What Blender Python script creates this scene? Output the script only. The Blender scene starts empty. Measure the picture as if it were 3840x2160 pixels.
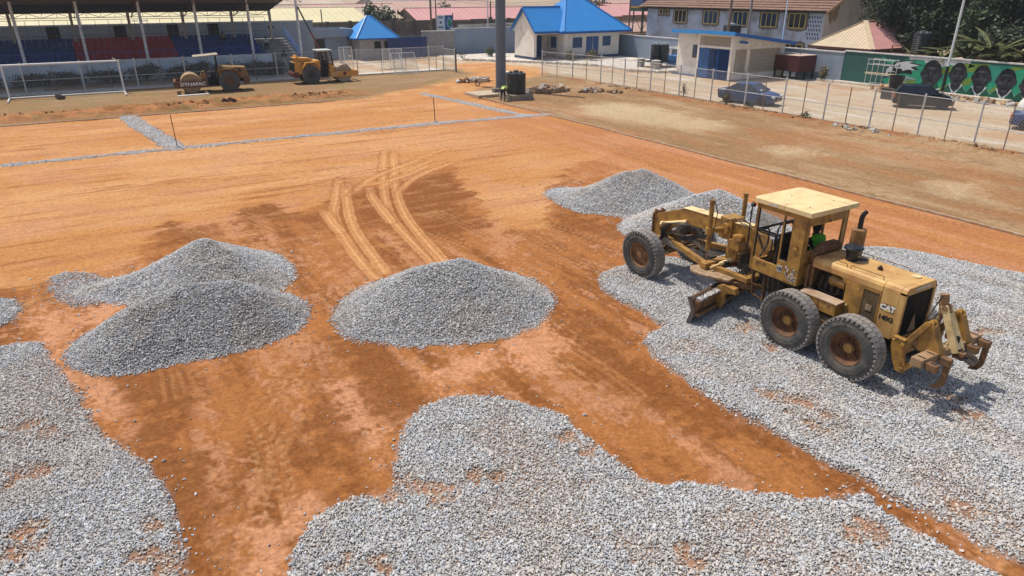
import bpy, bmesh, math, random
import numpy as np
from mathutils import Vector, Matrix

random.seed(7)
rng = np.random.default_rng(7)
SC = bpy.context.scene
COL = SC.collection

# ------------------------------------------------------------------ camera, sun, sky, exposure
CAM_H = 7.7; PITCH = math.radians(23.5); YAW = math.radians(31.0); FPX = 2560.0
cam_d = bpy.data.cameras.new("camera"); cam = bpy.data.objects.new("camera", cam_d); COL.objects.link(cam)
cam.location = (0, 0, CAM_H); cam.rotation_euler = (math.pi / 2 - PITCH, 0, -YAW)
cam_d.sensor_width = 36; cam_d.lens = 24.0; cam_d.clip_end = 3000; cam_d.clip_start = .1
SC.camera = cam
SUN_EL = math.radians(64.0); SUN_AZ = (-0.42, 0.908)           # horizontal direction towards the sun
sun_d = bpy.data.lights.new("sun", 'SUN'); sun = bpy.data.objects.new("sun", sun_d); COL.objects.link(sun)
sun_d.energy = 3.8; sun_d.angle = math.radians(.53); sun_d.color = (1, .955, .88)
to_sun = Vector((SUN_AZ[0] * math.cos(SUN_EL), SUN_AZ[1] * math.cos(SUN_EL), math.sin(SUN_EL)))
sun.rotation_euler = to_sun.to_track_quat('Z', 'Y').to_euler(); sun.location = (0, 0, 60)
W = bpy.data.worlds.new("World"); SC.world = W; W.use_nodes = True
nt = W.node_tree; sky = nt.nodes.new('ShaderNodeTexSky'); sky.sky_type = 'NISHITA'; sky.sun_disc = False
sky.sun_elevation = SUN_EL; sky.sun_rotation = math.atan2(SUN_AZ[0], SUN_AZ[1]); sky.dust_density = 2.5; sky.air_density = 1.0
bg = nt.nodes['Background']; bg.inputs['Strength'].default_value = .13
nt.links.new(sky.outputs[0], bg.inputs[0])
SC.view_settings.view_transform = 'Standard'; SC.view_settings.look = 'None'
SC.view_settings.exposure = 0.0; SC.view_settings.gamma = 1.0; SC.view_settings.use_curve_mapping = False
SC.render.engine = 'CYCLES'
SC.cycles.max_bounces = 6; SC.cycles.transparent_max_bounces = 12

# ------------------------------------------------------------------ survey helpers: where a sight line of the photograph meets the ground or a plane of the stadium grid
_S, _C = math.sin(PITCH), math.cos(PITCH); _ca, _sa = math.cos(YAW), math.sin(YAW)
def ray(px, py):
    u = (px - 1920) / FPX; v = -(py - 1080) / FPX
    y = _C + v * _S; z = -_S + v * _C
    return (u * _ca + y * _sa, -u * _sa + y * _ca, z)
def G(px, py, z=0.0):
    d = ray(px, py); t = (z - CAM_H) / d[2]; return (d[0] * t, d[1] * t)
def onY(px, py, Y):
    d = ray(px, py); t = Y / d[1]; return (d[0] * t, CAM_H + d[2] * t)
def onX(px, py, X):
    d = ray(px, py); t = X / d[0]; return (d[1] * t, CAM_H + d[2] * t)

# ------------------------------------------------------------------ object helpers
def tag(o, label=None, cat=None, group=None, kind=None):
    if label: o['label'] = label
    if cat: o['category'] = cat
    if group: o['group'] = group
    if kind: o['kind'] = kind
    return o
def thing(name, label, cat, loc=(0, 0, 0), rz=0.0, group=None):
    o = bpy.data.objects.new(name, None); COL.objects.link(o); o.empty_display_size = .2
    o.location = loc; o.rotation_euler = (0, 0, rz)
    return tag(o, label, cat, group)
def kids(o):
    return [c for c in KID.get(o.name, [])]
KID = {}
def adopt(o, parent):
    o.parent = parent; KID.setdefault(parent.name, []).append(o)
def copy_tree(o, parent=None):
    c = o.copy(); COL.objects.link(c)
    if parent: adopt(c, parent)
    for ch in kids(o): copy_tree(ch, c)
    return c

class MB:
    """collects shapes, then links them as ONE mesh object"""
    def __init__(s): s.v = []; s.f = []; s.mi = []; s.m = 0; s.cuts = []
    def cut(s): s.cuts.append((len(s.v), len(s.f))); return s     # the shapes that follow are another piece
    def add(s, vs, fs):
        n = len(s.v); s.v.extend([tuple(q) for q in vs]); s.f.extend([tuple(i + n for i in f) for f in fs]); s.mi.extend([s.m] * len(fs)); return s
    def box(s, x0, x1, y0, y1, z0, z1):
        return s.add([(x0,y0,z0),(x1,y0,z0),(x1,y1,z0),(x0,y1,z0),(x0,y0,z1),(x1,y0,z1),(x1,y1,z1),(x0,y1,z1)],
                     [(0,3,2,1),(4,5,6,7),(0,1,5,4),(1,2,6,5),(2,3,7,6),(3,0,4,7)])
    def cbox(s, c, d, rz=0.0, rx=0.0, ry=0.0):
        R = Matrix.Rotation(rz,3,'Z') @ Matrix.Rotation(ry,3,'Y') @ Matrix.Rotation(rx,3,'X'); h = [q/2 for q in d]
        vs = [R @ Vector((a*h[0],b*h[1],e*h[2])) + Vector(c) for e in (-1,1) for a,b in ((-1,-1),(1,-1),(1,1),(-1,1))]
        return s.add(vs, [(0,3,2,1),(4,5,6,7),(0,1,5,4),(1,2,6,5),(2,3,7,6),(3,0,4,7)])
    def bar(s, p, q, w, h=None, up=(0,0,1)):
        h = h or w; p = Vector(p); q = Vector(q); d = (q-p).normalized(); u = Vector(up)
        if abs(d.dot(u)) > .98: u = Vector((0,1,0))
        a = d.cross(u).normalized(); b = a.cross(d).normalized()
        vs = [P + a*(i*w/2) + b*(j*h/2) for P in (p,q) for i,j in ((-1,-1),(1,-1),(1,1),(-1,1))]
        return s.add(vs, [(0,1,2,3),(7,6,5,4),(0,4,5,1),(1,5,6,2),(2,6,7,3),(3,7,4,0)])
    def tube(s, p, q, r, n=10, r2=None, cap=True):
        return s.path([p,q], [r, r if r2 is None else r2], n, cap)
    def path(s, pts, r, n=8, cap=True):
        pts = [Vector(q) for q in pts]; k = len(pts)
        if not isinstance(r,(list,tuple)): r = [r]*k
        base = len(s.v); prev = None; vs = []
        for i,P in enumerate(pts):
            d = (pts[min(i+1,k-1)] - pts[max(i-1,0)])
            d = d.normalized() if d.length > 1e-9 else Vector((0,0,1))
            if prev is None:
                u = Vector((0,0,1)) if abs(d.z) < .9 else Vector((1,0,0)); a = d.cross(u).normalized()
            else:
                a = (prev - d*prev.dot(d)).normalized()
            prev = a; b = d.cross(a)
            vs += [P + (a*math.cos(2*math.pi*j/n) + b*math.sin(2*math.pi*j/n))*r[i] for j in range(n)]
        fs = [(i*n+j, i*n+(j+1)%n, (i+1)*n+(j+1)%n, (i+1)*n+j) for i in range(k-1) for j in range(n)]
        if cap: fs += [tuple(range(n-1,-1,-1)), tuple((k-1)*n+j for j in range(n))]
        return s.add(vs, fs)
    def lathe(s, prof, n=24, c=(0,0,0), axis='Z', close=False, cap=True):
        vs = []
        for (r,h) in prof:
            for j in range(n):
                t = 2*math.pi*j/n; a,b = r*math.cos(t), r*math.sin(t)
                q = (a,b,h) if axis=='Z' else ((h,a,b) if axis=='X' else (b,h,a))
                vs.append((q[0]+c[0], q[1]+c[1], q[2]+c[2]))
        k = len(prof)
        fs = [(i*n+j, i*n+(j+1)%n, ((i+1)%k)*n+(j+1)%n, ((i+1)%k)*n+j) for i in range(k if close else k-1) for j in range(n)]
        if not close and cap:
            if prof[0][0] > 1e-6: fs.append(tuple(range(n-1,-1,-1)))
            if prof[-1][0] > 1e-6: fs.append(tuple((k-1)*n+j for j in range(n)))
        return s.add(vs, fs)
    def prism(s, out, a0, a1, axis='X'):
        """outline of 2D points swept along an axis: X -> (y,z), Y -> (x,z), Z -> (x,y)"""
        n = len(out)
        mk = {'X': lambda p,t:(t,p[0],p[1]), 'Y': lambda p,t:(p[0],t,p[1]), 'Z': lambda p,t:(p[0],p[1],t)}[axis]
        vs = [mk(p,a0) for p in out] + [mk(p,a1) for p in out]
        fs = [tuple(range(n-1,-1,-1)), tuple(range(n,2*n))] + [(i,(i+1)%n,n+(i+1)%n,n+i) for i in range(n)]
        return s.add(vs, fs)
    def sheet(s, quad): return s.add(quad, [tuple(range(len(quad)))])
    def slab(s, quad, t):
        """a flat polygon given thickness t downward along its normal"""
        q = [Vector(a) for a in quad]; nrm = (q[1]-q[0]).cross(q[2]-q[0]).normalized()
        n = len(q); vs = q + [a - nrm*t for a in q]
        return s.add(vs, [tuple(range(n)), tuple(range(2*n-1,n-1,-1))] + [(i,n+i,n+(i+1)%n,(i+1)%n) for i in range(n)])
    def ball(s, c, r, n=12, m=8, sq=(1,1,1)):
        vs = [(c[0],c[1],c[2]-r*sq[2])]
        for i in range(1,m):
            ph = -math.pi/2 + math.pi*i/m
            for j in range(n):
                t = 2*math.pi*j/n
                vs.append((c[0]+r*sq[0]*math.cos(ph)*math.cos(t), c[1]+r*sq[1]*math.cos(ph)*math.sin(t), c[2]+r*sq[2]*math.sin(ph)))
        vs.append((c[0],c[1],c[2]+r*sq[2])); L = len(vs)-1
        fs = [(0,1+(j+1)%n,1+j) for j in range(n)]
        fs += [(1+i*n+j,1+i*n+(j+1)%n,1+(i+1)*n+(j+1)%n,1+(i+1)*n+j) for i in range(m-2) for j in range(n)]
        fs += [(L,1+(m-2)*n+j,1+(m-2)*n+(j+1)%n) for j in range(n)]
        return s.add(vs, fs)
    def mesh(s, name, mats, smooth=False):
        me = bpy.data.meshes.new(name); me.from_pydata(s.v, [], s.f)
        for m in (mats if isinstance(mats,(list,tuple)) else [mats]): me.materials.append(m)
        me.polygons.foreach_set('material_index', s.mi)
        bm = bmesh.new(); bm.from_mesh(me); bmesh.ops.recalc_face_normals(bm, faces=bm.faces); bm.to_mesh(me); bm.free()
        if smooth:
            me.polygons.foreach_set('use_smooth', [True]*len(me.polygons))
            try: me.set_sharp_from_angle(angle=math.radians(35))
            except Exception: pass
        me.update(); return me
    def build(s, name, mats, parent=None, smooth=False, bevel=0.0, world=False, label=None, kind=None):
        if world and parent:
            l = parent.location; s.v = [(a-l.x,b-l.y,c-l.z) for a,b,c in s.v]
        if s.cuts:
            b = sorted(set([(0,0)] + s.cuts + [(len(s.v), len(s.f))])); o = None
            for (v0,f0),(v1,f1) in zip(b[:-1], b[1:]):
                if f1 == f0: continue
                q = MB(); q.v = s.v[v0:v1]; q.f = [tuple(i-v0 for i in f) for f in s.f[f0:f1]]; q.mi = s.mi[f0:f1]
                o = q.build(name, mats, parent, smooth, bevel, False, label, kind)
            return o
        o = bpy.data.objects.new(name, s.mesh(name, mats, smooth)); COL.objects.link(o)
        if parent: adopt(o, parent)
        if bevel:
            b = o.modifiers.new('bevel','BEVEL'); b.width = bevel; b.segments = 2; b.limit_method = 'ANGLE'; b.angle_limit = math.radians(40)
            b.harden_normals = False
        if label: o['label'] = label
        if kind: o['kind'] = kind
        return o
def inst(name, me, parent=None, loc=(0,0,0), rot=(0,0,0), scale=(1,1,1)):
    o = bpy.data.objects.new(name, me); COL.objects.link(o)
    if parent: adopt(o, parent)
    o.location = loc; o.rotation_euler = rot; o.scale = scale
    return o
def letters(name, txt, mat, parent, size, M4, extrude=.002, bold=0.0, shear=0.0, squeeze=1.0):
    cu = bpy.data.curves.new(name,'FONT'); cu.body = txt; cu.size = size; cu.extrude = extrude; cu.align_x = 'CENTER'; cu.align_y = 'CENTER'
    cu.offset = bold; cu.shear = shear; cu.resolution_u = 3
    t = bpy.data.objects.new(name, cu); COL.objects.link(t); bpy.context.view_layer.update()
    me = bpy.data.meshes.new_from_object(t.evaluated_get(bpy.context.evaluated_depsgraph_get()))
    bpy.data.objects.remove(t); bpy.data.curves.remove(cu)
    me.name = name; me.materials.clear(); me.materials.append(mat)
    me.transform(M4 @ Matrix.Diagonal((squeeze,1,1,1)))
    o = bpy.data.objects.new(name, me); COL.objects.link(o)
    if parent: adopt(o, parent)
    return o
def frameM(o, xa, ya):
    """4x4 with local x -> xa, y -> ya, origin o"""
    x = Vector(xa).normalized(); y = Vector(ya).normalized(); z = x.cross(y)
    return Matrix(((x.x,y.x,z.x,o[0]),(x.y,y.y,z.y,o[1]),(x.z,y.z,z.z,o[2]),(0,0,0,1)))

# ------------------------------------------------------------------ materials
MATS = {}
def M(name, col, rough=.7, metal=0.0, var=.18, scale=5.0, bump=0.0, bscale=40.0, dirt=None, amt=0.0, dscale=3.0, spec=.4, coat=0.0, streak=None):
    if name in MATS: return MATS[name]
    m = bpy.data.materials.new(name); m.use_nodes = True; MATS[name] = m
    t = m.node_tree; N = t.nodes; L = t.links; b = N['Principled BSDF']
    tc = N.new('ShaderNodeTexCoord'); src = tc.outputs['Object']
    if streak:
        mp = N.new('ShaderNodeMapping'); mp.inputs['Scale'].default_value = streak; L.new(src, mp.inputs['Vector']); dsrc = mp.outputs[0]
    else: dsrc = src
    n1 = N.new('ShaderNodeTexNoise'); n1.inputs['Scale'].default_value = scale; n1.inputs['Detail'].default_value = 5; L.new(src, n1.inputs['Vector'])
    mr = N.new('ShaderNodeMapRange'); mr.inputs[1].default_value = .25; mr.inputs[2].default_value = .75
    mr.inputs[3].default_value = 1-var; mr.inputs[4].default_value = 1+var; L.new(n1.outputs['Fac'], mr.inputs[0])
    vm = N.new('ShaderNodeVectorMath'); vm.operation = 'SCALE'; vm.inputs[0].default_value = col[:3]; L.new(mr.outputs[0], vm.inputs['Scale'])
    out = vm.outputs[0]
    if dirt and amt > 0:
        n2 = N.new('ShaderNodeTexNoise'); n2.inputs['Scale'].default_value = dscale; n2.inputs['Detail'].default_value = 8; n2.inputs['Roughness'].default_value = .65
        L.new(dsrc, n2.inputs['Vector'])
        r2 = N.new('ShaderNodeMapRange'); r2.inputs[1].default_value = .62-.35*amt; r2.inputs[2].default_value = .80-.30*amt
        r2.inputs[3].default_value = 0; r2.inputs[4].default_value = min(1,.55+.45*amt); L.new(n2.outputs['Fac'], r2.inputs[0])
        mx = N.new('ShaderNodeMix'); mx.data_type = 'RGBA'; L.new(r2.outputs[0], mx.inputs[0]); L.new(out, mx.inputs[6]); mx.inputs[7].default_value = (*dirt,1)
        out = mx.outputs[2]
    L.new(out, b.inputs['Base Color'])
    b.inputs['Roughness'].default_value = rough; b.inputs['Metallic'].default_value = metal
    b.inputs['Specular IOR Level'].default_value = spec; b.inputs['Coat Weight'].default_value = coat
    if bump > 0:
        n3 = N.new('ShaderNodeTexNoise'); n3.inputs['Scale'].default_value = bscale; n3.inputs['Detail'].default_value = 4; L.new(src, n3.inputs['Vector'])
        bp = N.new('ShaderNodeBump'); bp.inputs['Strength'].default_value = 1; bp.inputs['Distance'].default_value = bump
        L.new(n3.outputs['Fac'], bp.inputs['Height']); L.new(bp.outputs[0], b.inputs['Normal'])
    return m
def glass(name, col=(.6,.65,.65), alpha=.35, rough=.12):
    if name in MATS: return MATS[name]
    m = M(name, col, rough=rough, var=.1, spec=.6); m.node_tree.nodes['Principled BSDF'].inputs['Alpha'].default_value = alpha
    return m

# ------------------------------------------------------------------ noise on arrays
def _h(ix, iy, seed):
    n = (ix.astype(np.int64)*374761393 + iy.astype(np.int64)*668265263 + seed*974711) & 0x7fffffff
    n = ((n ^ (n >> 13)) * 1274126177) & 0x7fffffff
    return ((n ^ (n >> 16)) & 0xffff) / 65535.0
def vnoise(x, y, seed=0):
    ix = np.floor(x); iy = np.floor(y); fx = x-ix; fy = y-iy
    fx = fx*fx*(3-2*fx); fy = fy*fy*(3-2*fy)
    a = _h(ix,iy,seed); b = _h(ix+1,iy,seed); c = _h(ix,iy+1,seed); d = _h(ix+1,iy+1,seed)
    return a + (b-a)*fx + (c-a)*fy + (a-b-c+d)*fx*fy
def fbm(x, y, seed=0, o=4, g=.55):
    t = 0; amp = 1; s = 0
    for k in range(o):
        t = t + amp*vnoise(x*(2**k)+17.3*k, y*(2**k)-9.1*k, seed+k*31); s += amp; amp *= g
    return t/s
def sstep(a, b, x):
    t = np.clip((x-a)/(b-a), 0, 1); return t*t*(3-2*t)
def poly_sd(x, y, poly):
    """signed distance to a closed polygon, positive inside"""
    d = np.full(x.shape, 1e9); ins = np.zeros(x.shape, bool); n = len(poly)
    for i in range(n):
        ax, ay = poly[i]; bx, by = poly[(i+1)%n]; ex, ey = bx-ax, by-ay
        wx, wy = x-ax, y-ay; t = np.clip((wx*ex+wy*ey)/(ex*ex+ey*ey+1e-12),0,1)
        d = np.minimum(d, (wx-ex*t)**2 + (wy-ey*t)**2)
        c = ((ay > y) != (by > y)) & (x < (bx-ax)*(y-ay)/((by-ay) if abs(by-ay) > 1e-12 else 1e-12) + ax)
        ins ^= c
    d = np.sqrt(d); return np.where(ins, d, -d)
def line_d(x, y, pts):
    """distance to a polyline, signed side offset and length along it"""
    best = np.full(x.shape, 1e9); side = np.zeros(x.shape); along = np.zeros(x.shape); L = 0.0
    for (ax,ay),(bx,by) in zip(pts[:-1], pts[1:]):
        ex, ey = bx-ax, by-ay; l = math.hypot(ex,ey); wx, wy = x-ax, y-ay
        t = np.clip((wx*ex+wy*ey)/(l*l),0,1); d = np.hypot(wx-ex*t, wy-ey*t); k = d < best
        best = np.where(k,d,best); side = np.where(k,(ex*wy-ey*wx)/l,side); along = np.where(k,L+t*l,along); L += l
    return best, side, along
def smooth_line(pts, n=6):
    """Catmull-Rom through the points"""
    p = [pts[0]] + list(pts) + [pts[-1]]; out = []
    for i in range(1, len(p)-2):
        for k in range(n):
            t = k/n; a,b,c,d = [np.array(q) for q in p[i-1:i+3]]
            out.append(tuple(.5*((2*b)+(c-a)*t+(2*a-5*b+4*c-d)*t*t+(3*b-a-3*c+d)*t**3)))
    out.append(tuple(pts[-1])); return out
def gl(pts): return [G(*q) for q in pts]
# ------------------------------------------------------------------ ground: soil colour and relief of the pitch, its aprons and the sand road
C_ = lambda *a: np.array(a)
RED_D = C_(.225,.080,.021); RED_M = C_(.365,.142,.043); ORANGE = C_(.485,.222,.072); DUST = C_(.56,.295,.125); PINK = C_(.50,.24,.122)
APRON = C_(.285,.165,.078); TAN = C_(.44,.295,.165); PALE = C_(.54,.41,.25); ROAD = C_(.50,.395,.275); CEM = C_(.62,.57,.50); CLAY = C_(.40,.165,.062)
FINES = C_(.26,.235,.21)
KX, KY = 26.3, 52.85                       # kerb lines of the pitch

DUST_POLY = gl([(-1500,1160),(0,1088),(120,1078),(180,1066),(424,1018),(530,957),(636,824),(702,857),(908,807),(895,784),(1020,758),(1087,796),
                (1246,771),(1256,720),(1391,695),(1560,668),(1690,622),(1750,712),(1796,758),(1850,862),(2064,858),(2058,715),(2130,640),(2330,560)]) + [(26,40),(26,52.8),(-40,52.8)]
def T(pts, n=5):  # track given in crop coordinates of the photograph
    return smooth_line(gl([(1200 + x/1.509, 400 + y/1.509) for x, y in pts]), n)
TRACKS = [T([(112,410),(95,510),(78,600),(112,700),(195,830),(315,965)]), T([(150,440),(152,520),(168,620),(205,710),(275,810),(365,935)]),
          T([(8,560),(60,650),(110,705)]), T([(368,250),(358,380),(362,480),(382,580),(430,665),(525,765),(640,880)]),
          T([(415,260),(418,380),(432,480),(470,590),(545,700),(705,880)]), T([(285,455),(292,505),(340,575),(400,650)]),
          T([(175,500),(255,435),(370,372),(480,322),(720,235)]), T([(440,500),(500,430),(600,372),(745,318)]), T([(330,470),(420,410),(540,345),(660,290)]),
          T([(205,470),(300,400),(420,352),(560,300)]), T([(120,400),(230,375),(370,350)]), T([(180,455),(330,430),(470,395),(600,340)])]
LUGS = [smooth_line(gl(q), 4) for q in [
        [(655,840),(740,880),(840,905)], [(900,800),(960,830),(1040,870)], [(700,870),(790,900),(900,960)], [(2000,830),(2120,860),(2240,905),(2330,940)],
        [(1950,870),(2060,930),(2190,985)], [(2040,880),(2120,955),(2250,1010)], [(2300,700),(2420,745)], [(2330,560),(2430,610),(2500,640)], [(2300,545),(2400,580)],
        [(1640,800),(1760,850),(1850,900)], [(1620,880),(1750,930)], [(320,1310),(330,1440)], [(1010,1760),(1020,1620)], [(1030,1500),(1090,1400)],
        [(3350,780),(3500,820),(3650,850)], [(2900,650),(3100,720)], [(950,1590),(1010,1700),(1060,1900)]]]
FAINT = [smooth_line(gl(q), 4) for q in [[(1230,1350),(1150,1480),(1080,1620),(1000,1760),(900,1950),(850,2160)], [(1200,1400),(1120,1560),(1040,1720),(960,1900)],
        [(620,1380),(640,1500)], [(680,1380),(740,1520)], [(1060,1300),(1120,1400)], [(2000,1230),(2250,1370),(2400,1480)], [(1990,1280),(2300,1500)]]]
PINKS = [gl(q) for q in [[(1230,1440),(1330,1400),(1420,1560),(1450,1700),(1440,1790),(1400,1800),(1330,1640),(1250,1560)],
        [(265,1400),(470,1410),(490,1500),(540,1600),(530,1650),(470,1660),(360,1560),(300,1480)], [(940,1990),(1080,1950),(1100,2060),(1050,2200),(930,2200)],
        [(1600,1400),(1830,1300),(1900,1340),(1800,1420),(1760,1480),(1640,1470)], [(1900,1290),(2050,1220),(2120,1300),(2050,1380),(1950,1370)],
        [(130,1170),(260,1190),(330,1180),(250,1300),(230,1380),(160,1300)], [(300,1150),(520,1100),(540,1120),(330,1250)], [(1080,1840),(1240,1830),(1180,1930),(1100,1950)]]]
DARKS = [gl(q) for q in [[(470,1400),(700,1370),(760,1500),(690,1640),(690,1800),(800,1900),(700,2060),(610,1800),(540,1640),(500,1500)],
        [(1190,1500),(1290,1650),(1390,1790),(1290,1840),(1150,1800),(1160,1620)], [(1270,1260),(1380,1310),(1500,1420),(1560,1520),(1450,1540),(1340,1400)],
        [(570,920),(640,830),(700,860),(790,880),(640,960)], [(910,800),(1020,765),(1090,800),(1240,780),(1240,850),(1060,830)],
        [(1310,740),(1600,660),(1760,780),(1740,900),(1480,840),(1330,870)], [(1560,660),(1700,640),(1790,750),(1600,760)], [(1500,750),(1800,780),(1830,850),(1640,900),(1480,850)],
        [(2060,720),(2110,760),(2350,860),(2330,900),(2080,850)], [(2200,1240),(2400,1370),(2640,1560),(2800,1660),(2600,1600),(2300,1400)], [(2380,1660),(2600,1760),(2560,1800),(2400,1770)]]]
ISLAND = [(39.5,77.5),(42.2,74),(45.2,69.9),(47,67),(49.1,63),(48.7,57.5),(50.2,54.8),(53,53.6),(59.4,56),(59.4,80),(48,84),(39.5,84)]
APRON_P = [gl([(2160,400),(2300,385),(2420,395),(2560,420),(2700,455),(2720,490),(2640,500),(2480,480),(2330,450),(2200,430)]),
           gl([(2870,560),(3000,545),(3120,565),(3080,590),(2930,585)]), gl([(3480,690),(3640,690),(3720,760),(3600,740)])]
ENTRY = [(18.5,52.8),(21,55),(26,57.5),(30,60.5),(33.8,64),(34.6,68),(36,74),(41,74),(43,66),(40,60),(36,57.6),(32.5,55.5),(29,53.6),(27,51.5),(26.2,50)]

PATCH = {
 'left': gl([(-900,1340),(0,1302),(70,1288),(160,1288),(188,1335),(235,1415),(300,1490),(335,1565),(392,1640),(480,1690),(562,1742),(602,1800),(637,1880),(667,1960),(692,2060),(706,2170),(720,2420),(-900,2420)]),
 'left_far': gl([(-500,1090),(0,1118),(60,1130),(88,1162),(60,1200),(0,1225),(-500,1260)]),
 'spill': gl([(188,1040),(250,1022),(340,1025),(430,1050),(440,1085),(400,1115),(340,1150),(270,1158),(215,1130),(185,1085)]),
 'mid': gl([(1060,2420),(1078,2160),(1098,2080),(1162,1970),(1222,1905),(1340,1862),(1442,1852),(1476,1800),(1492,1690),(1512,1600),(1570,1530),(1680,1492),(1820,1486),(1960,1510),(2100,1560),
               (2200,1630),(2290,1720),(2400,1792),(2480,1817),(2600,1815),(2760,1830),(2900,1860),(3000,1880),(3140,1872),(3240,1842),(3300,1902),(3420,1992),(3560,2062),(3700,2140),(3900,2260),(4200,2420)]),
 'right': gl([(2240,1052),(2262,1022),(2330,1000),(2400,985),(2500,965),(2640,985),(2740,950),(2900,925),(3180,922),(3300,930),(3450,946),(3640,990),(3840,1032),(4400,1180),(4700,2200),(4200,2300),(3860,2130),
               (3700,2060),(3560,1982),(3430,1912),(3320,1862),(3230,1802),(3120,1752),(3000,1682),(2880,1612),(2760,1552),(2640,1482),(2530,1402),(2450,1342),(2416,1290),(2430,1257),(2500,1222),(2470,1212),(2400,1172),(2320,1132),(2252,1092)]),
}
HOLES = [(G(*q), r) for q, r in [((1540,1835),.42),((1640,1850),.38),((1790,1790),.2),((1860,1800),.18),((170,1640),.28),((130,1780),.35),((60,1810),.25),((100,2000),.25),((60,2090),.3),((560,2100),.25),((640,2120),.3),
        ((1420,2110),.22),((1300,2120),.2),((2890,1490),.28),((3010,1530),.35),((3090,1570),.3),((3060,1610),.25),((2800,1240),.35),((2900,1310),.25),((3290,1300),.2),((3560,1500),.4),((3620,1560),.3),((2200,1700),.3),((2130,1650),.3),
        ((2580,2110),.3),((3250,1980),.3),((3190,2000),.25),((100,1600),.25),((560,1980),.2),((3600,1900),.3),((3700,1250),.35)]]
def gravel_density(x, y):
    n = fbm(x*2.2, y*2.2, 3, 3)-.5; n2 = fbm(x*7, y*7, 8, 3)-.5
    best = np.zeros(x.shape)
    for k, p in PATCH.items():
        sd = poly_sd(x, y, p); thin = .55 if k == 'spill' else 1.0
        best = np.maximum(best, sstep(-.10, .16, sd + .22*n + .10*n2)*thin)
    sp = fbm(x*.55, y*.55, 77, 3)
    worn = sstep(.56, .74, sp + .25*n)*.22
    for (hx, hy), r in HOLES:
        d = np.hypot(x-hx, y-hy)/r; worn = np.maximum(worn, sstep(1.25, .25, d + 1.9*n + 1.9*n2)*.62)
    return best*(1-worn), best
def gravel_lift(x, y):
    return .035 + .05*fbm(x*.8, y*.8, 40, 3) + .03*np.sin(y*.0+x*5.0+fbm(x,y,9,2)*4)*sstep(8,11,x)

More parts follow.
